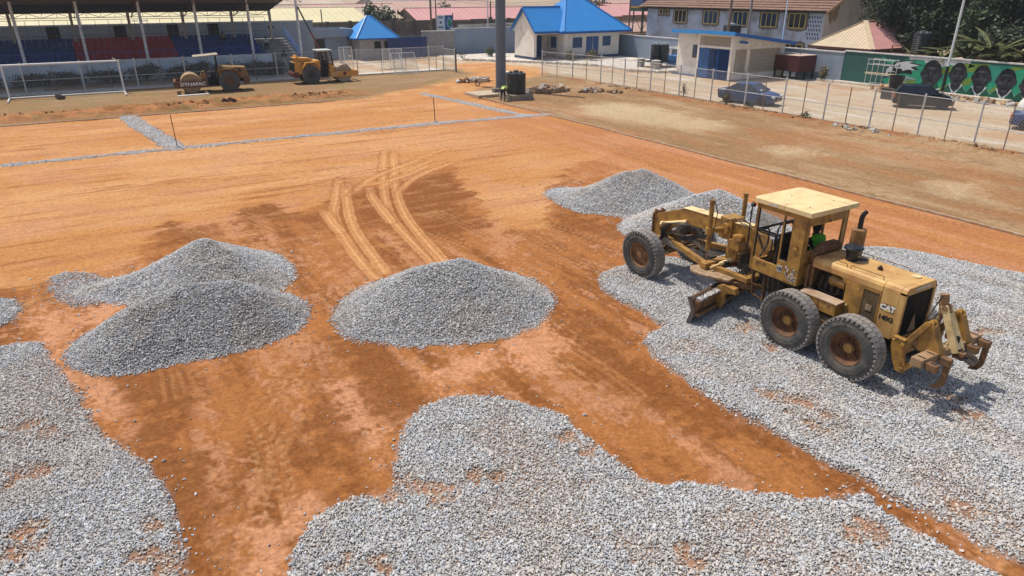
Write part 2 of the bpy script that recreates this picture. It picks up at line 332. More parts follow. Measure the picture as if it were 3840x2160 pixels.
def soil(x, y):
    shp = x.shape; N = lambda sx, sy, s, o=4: fbm(x*sx, y*sy, s, o)
    mixc = lambda c, k, m: c + (k-c)*m[:,None]
    n_big = N(.16,.16,1); n_mid = N(.9,.9,2); n_fine = N(5,5,3); n_grain = N(15,15,33,2)
    st_y = N(2.6,.30,4); st_y2 = N(6,.5,5); st_x = N(.16,1.7,6); st_x2 = N(.35,5.0,7)
    # field: red laterite, streaked along the grader's run near by and along the pitch further off
    c = np.tile(RED_M, (len(x),1))
    c = mixc(c, RED_D, sstep(.42,.58,.30*n_mid+.38*st_y+.22*n_fine+.10*n_grain))
    c = mixc(c, PINK, sstep(.50,.60,.25*n_mid+.32*N(1.8,.26,14)+.28*n_fine+.15*n_grain)*.72)
    c = mixc(c, ORANGE, sstep(.58,.72,.5*st_y2+.5*n_mid)*.45)
    for p in PINKS:
        c = mixc(c, PINK*1.08, sstep(-.25,.30,poly_sd(x,y,p)+1.0*(n_mid-.5)+1.0*(n_fine-.5)+.5*(n_grain-.5))*.92)
    for p in DARKS:
        c = mixc(c, RED_D, sstep(-.30,.35,poly_sd(x,y,p)+1.5*(n_mid-.5)+1.0*(st_x2-.5)+1.6*(n_fine-.5)+.7*(n_grain-.5))*.92)
    # dusty, bladed surface
    sd = poly_sd(x, y, DUST_POLY)
    dm = sstep(-.10,.14, sd + 1.25*(N(.4,3.6,21)-.5) + .30*(n_fine-.5) + .45*(n_mid-.5))
    dcol = mixc(np.tile(ORANGE,(len(x),1)), DUST, sstep(.35,.65,.5*n_big+.5*N(.2,.6,22)))
    dcol = mixc(dcol, CLAY*.98, sstep(.50,.66,.45*st_x+.40*st_x2+.15*n_fine)*.70)
    dcol = mixc(dcol, RED_D*1.25, sstep(.58,.68,.40*N(.20,3.4,231)+.45*st_x2+.15*n_mid)*.70)
    dcol = mixc(dcol, PINK, sstep(.50,.64,.5*n_mid+.5*N(.4,1.2,23))*.55)
    blow = sstep(16,20,y)*sstep(.50,.68,.55*N(.28,2.4,211)+.25*n_mid+.20*n_fine)*.50      # dust blown in streaks over the darker ground
    c = mixc(c, dcol, np.maximum(dm*.93, blow))
    # right strip of the pitch stays redder
    rs = sstep(17,24, x + 4*(n_big-.5))*sstep(46,40,y)
    c = mixc(c, mixc(np.tile(CLAY*1.05,(len(x),1)), ORANGE, sstep(.45,.65,N(1.2,.22,24))*.65), rs*.85)
    c = mixc(c, PINK, rs*sstep(.52,.66,N(1.6,.2,25))*.6)
    lf = sstep(-3,-9,x)*sstep(20,24,y)
    c = mixc(c, ORANGE*.95, lf*.5)
    # pale dust that the wind laid round the crossing point
    h = np.zeros(len(x))
    for i, t in enumerate(TRACKS):
        d, s, a = line_d(x, y, t); w = .21 if i < 6 else .17
        rib = .5+.5*np.cos(s/w*2*math.pi*1.0); lug = .5+.5*np.cos((a+np.abs(s)*.8)*2*math.pi/.17)
        e = sstep(w, w*.80, d + .05*(n_fine-.5))
        hal = sstep(w*2.0,w*1.15,d)*(1-e); c = mixc(c, RED_D*1.25, hal*.55*sstep(.35,.6,n_mid+.1)); fade = sstep(0,1.6,a)*(.75+.25*sstep(.3,.55,n_mid+.05)); e = e*fade; c = mixc(c, C_(.62,.325,.135), e*(.62+.34*rib)*(.93 if i < 6 else .85)); c = mixc(c, RED_D*1.5, e*(1-rib)*(.30+.12*lug))
        h += e*(-.012+.012*rib+.006*lug)
    for t in LUGS:
        d, s, a = line_d(x, y, t); w = .34
        e = sstep(w, w*.8, d)*sstep(.35,.55,n_mid+.2); lug = sstep(-.1,.5,np.cos((a+np.abs(s)*.7)*2*math.pi/.24))*sstep(-.3,.3,np.cos(s*2*math.pi/.23))
        c = mixc(c, DUST*.85, e*lug*.42); c = mixc(c, RED_D, e*(1-lug)*.25); h += e*(lug-.5)*.012
    for t in FAINT:
        d, s, a = line_d(x, y, t)
        e = sstep(.075,.03,np.abs(d-.10)+.05*(n_fine-.5))*sstep(.38,.58,n_mid)*sstep(.35,.55,n_fine+.08); c = mixc(c, C_(.46,.21,.08), e*.36)
    # cracked clods along the grader's run
    ck = np.abs(N(1.4,.9,61,3)-.5); e = sstep(.012,.002,ck)*sstep(.56,.66,N(.5,.3,62))*(y < 15); c = mixc(c, RED_D*.75, e*.35); h -= e*.004
    h += .010*(n_mid-.5)+.008*(n_fine-.5)+.010*(st_y2-.5)*(y<24)+.008*(st_x2-.5)*(y>=24)
    # crossing from the gate
    em = sstep(-.8,.8,poly_sd(x,y,ENTRY)+1.6*(n_mid-.5))
    # right apron: brown trodden turf with pale worn patches
    ra = sstep(KX+.05,KX+.12,x)
    a = mixc(np.tile(APRON,(len(x),1)), TAN*.86, sstep(.42,.66,.5*n_big+.5*N(1.3,.3,27)))
    a = mixc(a, APRON*.66, sstep(.52,.70,.5*n_fine+.5*n_mid)*.65)
    a = mixc(a, C_(.25,.15,.062), sstep(.5,.64,N(.5,.5,28))*sstep(.42,.6,n_fine)*.5)
    a = mixc(a, CLAY*.9, sstep(.48,.66,N(.35,.12,281))*.45)
    for p in APRON_P: a = mixc(a, PALE, sstep(-1.0,1.2,poly_sd(x,y,p)+2.6*(n_mid-.5)+1.8*(n_fine-.5))*.62)
    a = mixc(a, TAN, sstep(.62,.7,N(5,.10,29))*.35)
    c = mixc(c, a, ra)
    h = h + ra*(.03*(n_fine-.5)+.04*(n_mid-.5))
    # far apron in front of the stand, with a clay bank
    fa = sstep(KY+.05,KY+.15,y)
    a = mixc(np.tile(APRON*.98,(len(x),1)), TAN*.72, sstep(.42,.66,.4*n_big+.6*N(.25,1.3,30)))
    a = mixc(a, C_(.22,.17,.065), sstep(.46,.62,n_mid)*.45)
    bank = sstep(53.2,54.2,y)*sstep(58.6,56.6,y+1.6*(n_big-.5))*sstep(16.5,12,x+3*(n_big-.5))
    bank = np.maximum(bank, .8*sstep(53.6,54.6,y)*sstep(58.8,57,y)*sstep(12,13.5,x)*sstep(21,18,x))
    a = mixc(a, mixc(np.tile(CLAY,(len(x),1)), RED_D*.8, sstep(.45,.6,n_mid)*.7), bank*.9)
    a = mixc(a, C_(.20,.15,.05), bank*sstep(.52,.62,N(1.6,1.6,31))*.6)
    c = mixc(c, a, fa)
    h = h + fa*(.02*(n_mid-.5)) + bank*(.10+.55*(N(.7,.9,32)-.3)+.22*(N(3,3,34)-.5))
    # dirt thrown up along the fence foot
    rdg = sstep(1.0,.2,np.abs(x-39.6-.5*np.sin(y*.11)))*sstep(15,17,y)*sstep(57,54,y)
    c = mixc(c, CLAY*.72, rdg*sstep(.42,.58,n_mid)*.85); h = h + rdg*(.16*N(1.2,1.2,35)+.16*(N(4,4,36)-.3))
    # sand road and yard beyond the fences
    rd = np.maximum(sstep(40.2,41.0,x+.5*(n_mid-.5)), sstep(69.2,69.8,y))
    r = mixc(np.tile(ROAD,(len(x),1)), TAN*.95, sstep(.45,.65,.5*n_big+.5*N(1.2,.22,37))*.7)
    r = mixc(r, C_(.46,.25,.12), sstep(.56,.7,N(.4,.3,38))*.6); r = mixc(r, CEM, sstep(.6,.72,N(1.5,.2,39))*.6)
    r = mixc(r, APRON, sstep(.66,.74,n_fine)*.35)
    c = mixc(c, r, rd)
    c = mixc(c, mixc(mixc(np.tile(ORANGE*1.05,(len(x),1)), DUST, sstep(.4,.6,n_mid)), CLAY, sstep(.52,.68,N(.5,2.2,41))*.6), em*.92)
    im = sstep(-.05,.05,poly_sd(x,y,ISLAND)); c = mixc(c, mixc(np.tile(CEM,(len(x),1)), TAN, sstep(.5,.7,n_mid)*.6), im*.95); h = h + im*.12
    pv = sstep(68.6,68.9,y)*sstep(70.9,70.6,y)*sstep(33.3,32.8,x); c = mixc(c, CEM*1.02, pv*.9)
    # gravel lines that mark out the pitch
    gm = np.zeros(len(x))
    for t, w in GLINES:
        d, s, _ = line_d(x, y, t); gm = np.maximum(gm, sstep(w+.12,w-.10,d+.5*(N(1.1,1.1,51)-.5)+.35*(n_fine-.5)))
    c = mixc(c, FINES*1.8, gm*.9); h = h + gm*.03
    # gravel dust under the spread stone
    den, base = gravel_density(x, y); c = mixc(c, FINES, np.clip(den*1.05,0,1)*.9); c = mixc(c, PINK*.8+.06, (base-den).clip(0,1)*.35)
    h = h + den*gravel_lift(x,y)*.8
    c = c*(1 + .26*(n_grain-.5) + .16*(N(34,34,52,2)-.5))[:,None]
    return np.clip(c,.01,.9), h, gm
GLINES = [([(-12,40.2),(-4.4,40.3),(3.2,40.35),(11.2,40.15),(18.9,40.0),(24.9,39.4),(26.2,39.2)], .27), ([(1.9,52.6),(2.4,48),(3.0,43.5),(3.3,40.3)], .50),
          ([(23.3,52.8),(24.0,47),(24.4,43),(24.8,39.4)], .30)]

def ground_fan():
    th0, th1, nt = math.radians(59-48), math.radians(59+48), 760
    rs = [5.0]
    while rs[-1] < 96: rs.append(rs[-1]*1.0040+.005)
    rs = np.array(rs); th = np.linspace(th0, th1, nt)
    R, TH = np.meshgrid(rs, th, indexing='ij'); x = (R*np.cos(TH)).ravel(); y = (R*np.sin(TH)).ravel()
    c, h, gm = soil(x, y); n, m = len(rs), nt
    edge = np.zeros((n,m)); edge[-1,:] = 1; edge = edge.ravel(); h = h - edge*.2
    co = np.stack([x,y,h],1).astype(np.float32)
    i, j = np.meshgrid(np.arange(n-1), np.arange(m-1), indexing='ij'); a = (i*m+j).ravel()
    q = np.stack([a, a+m, a+m+1, a+1],1).astype(np.int32)
    me = bpy.data.meshes.new('ground'); me.vertices.add(n*m); me.vertices.foreach_set('co', co.ravel())
    me.loops.add(q.size); me.loops.foreach_set('vertex_index', q.ravel())
    me.polygons.add(len(q)); me.polygons.foreach_set('loop_start', np.arange(0,q.size,4,dtype=np.int32)); me.polygons.foreach_set('loop_total', np.full(len(q),4,dtype=np.int32))
    me.polygons.foreach_set('use_smooth', np.ones(len(q),bool)); me.update(calc_edges=True)
    at = me.color_attributes.new('soil','FLOAT_COLOR','POINT'); at.data.foreach_set('color', np.concatenate([c,np.ones((len(c),1))],1).astype(np.float32).ravel())
    m_ = bpy.data.materials.new('laterite_soil'); m_.use_nodes = True; t = m_.node_tree; N = t.nodes; L = t.links; b = N['Principled BSDF']
    at_ = N.new('ShaderNodeAttribute'); at_.attribute_name = 'soil'; tc = N.new('ShaderNodeTexCoord')
    n1 = N.new('ShaderNodeTexNoise'); n1.inputs['Scale'].default_value = 11; n1.inputs['Detail'].default_value = 10; n1.inputs['Roughness'].default_value = .78; L.new(tc.outputs['Object'], n1.inputs['Vector'])
    mr = N.new('ShaderNodeMapRange'); mr.inputs[1].default_value = .3; mr.inputs[2].default_value = .7; mr.inputs[3].default_value = .66; mr.inputs[4].default_value = 1.34; L.new(n1.outputs['Fac'], mr.inputs[0])
    vm = N.new('ShaderNodeVectorMath'); vm.operation = 'SCALE'; L.new(at_.outputs['Color'], vm.inputs[0]); L.new(mr.outputs[0], vm.inputs['Scale']); L.new(vm.outputs[0], b.inputs['Base Color'])
    prev = vm.outputs[0]
    for sc_, lo, hi, k, mul, add in ((4.2,.50,.575,.42,1.22,(.040,.020,.010)),(6.5,.52,.59,.40,.68,(0,0,0)),(19.0,.55,.62,.40,.62,(0,0,0)),(23.0,.57,.64,.35,1.3,(.03,.016,.009))):     # crisp patches of dust and damp
        q = N.new('ShaderNodeTexNoise'); q.inputs['Scale'].default_value = sc_; q.inputs['Detail'].default_value = 12; q.inputs['Roughness'].default_value = .74; q.inputs['Distortion'].default_value = .4; L.new(tc.outputs['Object'], q.inputs['Vector'])
        r_ = N.new('ShaderNodeMapRange'); r_.inputs[1].default_value = lo; r_.inputs[2].default_value = hi; r_.inputs[3].default_value = 0; r_.inputs[4].default_value = k; L.new(q.outputs['Fac'], r_.inputs[0])
        ma = N.new('ShaderNodeVectorMath'); ma.operation = 'MULTIPLY_ADD'; ma.inputs[1].default_value = (mul,)*3; ma.inputs[2].default_value = add; L.new(prev, ma.inputs[0])
        mx = N.new('ShaderNodeMix'); mx.data_type = 'RGBA'; L.new(r_.outputs[0], mx.inputs[0]); L.new(prev, mx.inputs[6]); L.new(ma.outputs[0], mx.inputs[7]); prev = mx.outputs[2]
    L.new(prev, b.inputs['Base Color'])
    b.inputs['Roughness'].default_value = .95; b.inputs['Specular IOR Level'].default_value = .12
    bp = N.new('ShaderNodeBump'); bp.inputs['Distance'].default_value = .03; L.new(n1.outputs['Fac'], bp.inputs['Height']); L.new(bp.outputs[0], b.inputs['Normal'])
    me.materials.append(m_); o = bpy.data.objects.new('ground', me); COL.objects.link(o); o['kind'] = 'structure'; return o
ground_fan()

# land beyond, one sheet out to the horizon, falling away a little behind the stand
def land():
    xs = np.concatenate([np.linspace(-900,-120,14), np.linspace(-100,200,61), np.linspace(220,1500,24)]); ys = np.concatenate([np.linspace(-120,-20,6), np.linspace(-10,260,55), np.linspace(290,1800,26)])
    X, Y = np.meshgrid(xs, ys, indexing='ij'); far = sstep(96,112,Y)+sstep(80,100,X)*0
    Z = -.12 - 1.6*sstep(92,106,Y) + 3.5*sstep(120,400,Y)*fbm(X*.02,Y*.02,5,3)
    mb = MB(); n, m = X.shape; mb.v = list(zip(X.ravel(), Y.ravel(), Z.ravel())); mb.f = [(i*m+j,(i+1)*m+j,(i+1)*m+j+1,i*m+j+1) for i in range(n-1) for j in range(m-1)]; mb.mi = [0]*len(mb.f)
    o = mb.build('terrain', M('far_soil', (.46,.33,.21), rough=.95, var=.3, scale=.12, dirt=(.30,.20,.11), amt=.5, dscale=.05), smooth=True); o['kind'] = 'structure'
land()

# concrete edging of the pitch
ck = M('kerb_concrete', (.40,.30,.20), rough=.95, var=.3, scale=3, dirt=(.34,.17,.08), amt=.6, dscale=4, bump=.01)
mb = MB()
def kerb_run(mb, pts, w, hgt, sink=.1):
    for p, q in zip(pts[:-1], pts[1:]): mb.bar((p[0],p[1],(hgt-sink)/2), (q[0],q[1],(hgt-sink)/2), w, hgt+sink)
rk = [(KX+.05+.05*math.sin(i*1.3)*(i>2), 3+i*1.5) for i in range(int((51.5-3)/1.5)+1)]
kerb_run(mb, rk, .13, .075); o = mb.build('pitch_kerb', ck); o['kind'] = 'structure'
mb = MB(); kerb_run(mb, [(-14+i*1.5, KY+.05+.03*math.sin(i*1.7)) for i in range(21)], .12, .05); o = mb.build('pitch_kerb', ck); o['kind'] = 'structure'
mb = MB(); kerb_run(mb, [(p[0],p[1]) for p in ISLAND[:9]], .16, .17); kerb_run(mb, [(-16,68.6),(33,68.6)], .15, .10); o = mb.build('yard_kerb', M('white_kerb', (.66,.63,.57), rough=.9, var=.2, dirt=(.45,.33,.2), amt=.4)); o['kind'] = 'structure'

# ------------------------------------------------------------------ crushed stone
def stone_mat():
    m = bpy.data.materials.new('crushed_granite'); m.use_nodes = True; t = m.node_tree; N = t.nodes; L = t.links; b = N['Principled BSDF']
    a = N.new('ShaderNodeAttribute'); a.attribute_type = 'INSTANCER'; a.attribute_name = 'tint'
    L.new(a.outputs['Color'], b.inputs['Base Color']); b.inputs['Roughness'].default_value = .85; b.inputs['Specular IOR Level'].default_value = .3
    return m
STONE = stone_mat()
def stone_nodes():
    g = bpy.data.node_groups.new('stones','GeometryNodeTree'); g.interface.new_socket('Geometry', in_out='INPUT', socket_type='NodeSocketGeometry'); g.interface.new_socket('Geometry', in_out='OUTPUT', socket_type='NodeSocketGeometry')
    N = g.nodes; L = g.links; gi = N.new('NodeGroupInput'); go = N.new('NodeGroupOutput')
    join = N.new('GeometryNodeJoinGeometry')
    for k in range(5):
        ico = N.new('GeometryNodeMeshIcoSphere'); ico.inputs['Radius'].default_value = .5; ico.inputs['Subdivisions'].default_value = 1 if k < 3 else 2
        pos = N.new('GeometryNodeInputPosition'); ns = N.new('ShaderNodeTexNoise'); ns.noise_dimensions = '4D'; ns.inputs['W'].default_value = k*7.7; ns.inputs['Scale'].default_value = 1.6
        L.new(pos.outputs[0], ns.inputs['Vector'])
        sb = N.new('ShaderNodeVectorMath'); sb.operation = 'SUBTRACT'; sb.inputs[1].default_value = (.5,.5,.5); L.new(ns.outputs['Color'], sb.inputs[0])
        sv = N.new('ShaderNodeVectorMath'); sv.operation = 'SCALE'; sv.inputs['Scale'].default_value = 1.15; L.new(sb.outputs[0], sv.inputs[0])
        sp = N.new('GeometryNodeSetPosition'); L.new(ico.outputs['Mesh'], sp.inputs['Geometry']); L.new(sv.outputs[0], sp.inputs['Offset'])
        sh = N.new('GeometryNodeTransform'); sh.inputs['Scale'].default_value = [(1.15,.85,.7),(1.3,.8,.75),(1,.95,.65),(1.2,.9,.8),(1.0,.8,.9)][k]; L.new(sp.outputs[0], sh.inputs['Geometry'])
        sm = N.new('GeometryNodeSetMaterial'); sm.inputs['Material'].default_value = STONE; L.new(sh.outputs[0], sm.inputs['Geometry'])
        gi2 = N.new('GeometryNodeGeometryToInstance'); L.new(sm.outputs[0], gi2.inputs[0]); L.new(gi2.outputs[0], join.inputs[0])
    iop = N.new('GeometryNodeInstanceOnPoints'); iop.inputs['Pick Instance'].default_value = True
    L.new(gi.outputs[0], iop.inputs['Points']); L.new(join.outputs[0], iop.inputs['Instance'])
    rv = N.new('FunctionNodeRandomValue'); rv.data_type = 'FLOAT_VECTOR'; rv.inputs[0].default_value = (-.7,-.7,0); rv.inputs[1].default_value = (.7,.7,6.283)
    L.new(rv.outputs[0], iop.inputs['Rotation'])
    ri = N.new('FunctionNodeRandomValue'); ri.data_type = 'INT'; ri.inputs[4].default_value = 0; ri.inputs[5].default_value = 4; ri.inputs['Seed'].default_value = 3
    L.new(ri.outputs[2], iop.inputs['Instance Index'])
    na = N.new('GeometryNodeInputNamedAttribute'); na.data_type = 'FLOAT'; na.inputs['Name'].default_value = 'size'; L.new(na.outputs['Attribute'], iop.inputs['Scale'])
    L.new(iop.outputs[0], go.inputs[0]); return g
STONE_GN = stone_nodes()
def stones(name, x, y, z, size, tint, parent=None):
    me = bpy.data.meshes.new(name); n = len(x); me.vertices.add(n); me.vertices.foreach_set('co', np.stack([x,y,z],1).astype(np.float32).ravel())
    a = me.attributes.new('size','FLOAT','POINT'); a.data.foreach_set('value', size.astype(np.float32))
    a = me.attributes.new('tint','FLOAT_COLOR','POINT'); a.data.foreach_set('color', np.concatenate([tint,np.ones((n,1))],1).astype(np.float32).ravel())
    me.materials.append(STONE); o = bpy.data.objects.new(name, me); COL.objects.link(o)
    md = o.modifiers.new('stones','NODES'); md.node_group = STONE_GN; o['kind'] = 'stuff'
    if parent: adopt(o, parent)
    return o
def tints(x, y, lum=.46, dusty=None, seed=0):
    n = len(x); v = lum*np.exp(rng.normal(0,.11,n)); warm = rng.random(n)
    c = np.stack([v*1.015,v*.995,v*.965],1)
    c[warm < .16] *= C_(1.01,.95,.87); c[(warm > .16)&(warm < .34)] *= C_(.94,.985,1.05); c[warm > .95] *= .62
    w = sstep(.54,.68,fbm(x*.9,y*.9,91+seed,3))*.26
    if dusty is not None: w = np.maximum(w, dusty)
    c = c*(1-w[:,None]) + (c*C_(1.02,.80,.60))*w[:,None]
    return np.clip(c,.04,.88)
def cand(x0,x1,y0,y1,s):
    gx, gy = np.meshgrid(np.arange(x0,x1,s), np.arange(y0,y1,s), indexing='ij'); gx = gx.ravel(); gy = gy.ravel()
    return gx + rng.uniform(-.45,.45,len(gx))*s, gy + rng.uniform(-.45,.45,len(gy))*s
def in_view(x, y, pad=9):
    a = np.degrees(np.arctan2(y,x)); return (a > 59-39-pad) & (a < 59+39+pad) & (np.hypot(x,y) > 5.6)

PILES = [  # crest points (x, y, height, slope of the flank)
 ('tall', 'gravel heap at left in front of a second heap, dark side to the viewer', [(-.05,17.0,.95,.66),(1.0,17.25,1.15,.68),(2.0,17.05,1.08,.66)], .47, -.1),  # stones tinted darker overall, shade of the backlit face put into the colour
 ('peaked', 'peaked gravel heap behind the dark left heap, trailing off to a thin spill', [(-1.0,21.0,.10,.30),(-.3,20.8,.24,.36),(.5,20.65,.48,.45),(1.3,20.5,.82,.52),(1.9,20.45,1.15,.56),(2.5,20.0,.80,.55),(2.8,19.5,.52,.5),(2.5,20.0,.80,.55),(1.9,20.45,1.15,.56),(1.62,19.9,.88,.62),(1.35,19.3,.50,.62)], .56, 0),
 ('broad', 'broad gravel heap standing alone in the middle of the red soil', [(5.75,15.25,.72,.50),(6.5,15.35,1.10,.54),(7.5,15.08,1.20,.55),(8.1,14.8,.90,.56)], .50, 0),
 ('round', 'gravel heap farthest back, with a small spill on its left', [(16.2,22.4,.16,.3),(16.5,20.7,.66,.5),(17.3,20.5,1.08,.56),(18.15,20.15,1.22,.57),(18.7,19.5,.9,.55)], .54, 0),
 ('half', 'gravel heap half hidden behind the grader cab', [(16.3,16.9,.62,.5),(17.4,16.75,1.05,.55),(18.5,16.45,1.22,.56),(18.6,15.9,1.08,.55),(18.1,15.0,.6,.5)], .58, 0)]
def pile_h(x, y, crest, seed):
    best = np.zeros(x.shape)-9
    for (a,b) in zip(crest[:-1], crest[1:]):
        for t in np.linspace(0,1,6):
            px, py, hh, sl = [a[k]+(b[k]-a[k])*t for k in range(4)]
            d = np.sqrt((x-px)**2+(y-py)**2+.022)-.148
            v = hh - sl*d; best = np.where(v > best, np.maximum(v, best), best)
    toe = best + .10*(fbm(x*1.5,y*1.5,seed,3)-.5) + .05*(fbm(x*5,y*5,seed+3,2)-.5)
    return np.where(toe > .05, toe, np.where(toe > -.12, (toe+.12)**2/.17*.30, 0)), toe
def build_pile(i, key, label, crest, lum, dk):
    xs = [c[0] for c in crest]; ys = [c[1] for c in crest]; r = 2.9
    x0,x1,y0,y1 = min(xs)-r,max(xs)+r,min(ys)-r,max(ys)+r
    s = .07; gx = np.arange(x0,x1,s); gy = np.arange(y0,y1,s); X,Y = np.meshgrid(gx,gy,indexing='ij'); Hh,_ = pile_h(X.ravel(),Y.ravel(),crest,300+i); Hh = Hh.reshape(X.shape)
    keep = Hh > .012; idx = -np.ones(X.shape,int); n,m = X.shape
    q = keep[:-1,:-1]&keep[1:,:-1]&keep[1:,1:]&keep[:-1,1:]; used = np.zeros(X.shape,bool)
    used[:-1,:-1]|=q; used[1:,:-1]|=q; used[1:,1:]|=q; used[:-1,1:]|=q; idx[used] = np.arange(used.sum())
    mb = MB(); mb.v = list(zip(X[used].tolist(),Y[used].tolist(),(Hh[used]-.012).tolist()))
    ii,jj = np.nonzero(q); mb.f = [(int(idx[a,b]),int(idx[a+1,b]),int(idx[a+1,b+1]),int(idx[a,b+1])) for a,b in zip(ii,jj)]; mb.mi = [0]*len(mb.f)
    o = mb.build('gravel_pile', M('gravel_core', (.20,.185,.17), rough=1, var=.5, scale=30, bump=.02, bscale=30), smooth=True)
    tag(o, label, 'gravel pile', 'gravel piles tipped on the pitch')
    x, y = cand(x0,x1,y0,y1,.030); z, toe = pile_h(x,y,crest,300+i)
    p = sstep(-.14,.02,toe)*.95 + .005*(toe > -.45); k = rng.random(len(x)) < p
    x,y,z = x[k],y[k],z[k]; size = np.clip(rng.lognormal(math.log(.0325),.32,len(x)),.014,.075)
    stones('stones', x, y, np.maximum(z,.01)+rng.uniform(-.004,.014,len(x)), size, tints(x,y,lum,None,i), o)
    return o
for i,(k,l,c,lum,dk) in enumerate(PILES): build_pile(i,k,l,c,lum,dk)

def spread():
    for key, name in (('left','left'),('left_far','left_far'),('spill','spill'),('mid','mid'),('right','right')):
        p = PATCH[key]; xs = [q[0] for q in p]; ys = [q[1] for q in p]
        x0, x1 = max(min(xs)-.8,-12), min(max(xs)+.8,30); y0, y1 = max(min(ys)-.8,0), max(ys)+.8
        x, y = cand(x0,x1,y0,y1,.030); k = in_view(x,y); x, y = x[k], y[k]
        sd = poly_sd(x,y,p); k = sd > -.9; x, y, sd = x[k], y[k], sd[k]
        for k2 in PATCH:
            if k2 != key and k2 < key:
                o2 = poly_sd(x,y,PATCH[k2]) < 0.0; x,y,sd = x[o2],y[o2],sd[o2]
        den, base = gravel_density(x,y)
        pr = np.where(sd > -.12, den, 0)*.97 + .012*sstep(-.7,-.1,sd)*(base < .5)
        k = rng.random(len(x)) < pr; x, y, den, base = x[k], y[k], den[k], base[k]
        size = np.clip(rng.lognormal(math.log(.0325),.32,len(x)),.014,.075)
        z = den*gravel_lift(x,y) + size*.12 + rng.uniform(-.004,.014,len(x))
        dusty = np.clip((base-den)*1.1,0,.7)
        tag(stones('gravel', x, y, z, size, tints(x,y,.52,dusty)), {'left':'spread grey gravel at the lower left edge of the red soil','left_far':'small spill of gravel at the far left edge','spill':'thin gravel spill left of the peaked heap','mid':'wide tongue of pale gravel along the bottom middle','right':'long bed of gravel under the yellow grader'}[key], 'gravel')
spread()
# loose stones scattered over the bare soil
x, y = rng.uniform(-4,18,9000), rng.uniform(6,24,9000); k = in_view(x,y) & (rng.random(9000) < .16 + .5*(fbm(x*.6,y*.6,12,3) > .62)); x, y = x[k][:500], y[k][:500]
tag(stones('loose_stones', x, y, np.full(len(x),.012), rng.uniform(.015,.036,len(x)), tints(x,y,.6)), 'loose stones strewn over the bare red soil', 'stones')
x, y = cand(-6,0,9,18,.05); k = in_view(x,y) & (poly_sd(x,y,gl([(-300,1215),(60,1205),(120,1190),(150,1290),(60,1300),(-300,1320)])) > 0) & (rng.random(len(x)) < .22); x, y = x[k], y[k]
tag(stones('loose_stones', x, y, np.full(len(x),.012), rng.uniform(.02,.045,len(x)), tints(x,y,.55)), 'sparse stones between the two gravel spreads on the left', 'stones')
# stone of the marking lines
for t, w in GLINES:
    xs = [p[0] for p in t]; ys = [p[1] for p in t]; x, y = cand(min(xs)-1.2,max(xs)+1.2,min(ys)-1.2,max(ys)+1.2,.07)
    d,_,_ = line_d(x,y,t); e = sstep(w+.14,w-.08,d+.5*(fbm(x*1.1,y*1.1,51)-.5)+.35*(fbm(x*5,y*5,3)-.5)); k = rng.random(len(x)) < e*.85; x,y = x[k],y[k]
    tag(stones('gravel_line', x, y, np.full(len(x),.04), rng.uniform(.04,.085,len(x)), tints(x,y,.56)), 'grey gravel line marked across the far part of the pitch', 'gravel', 'gravel lines on the pitch')
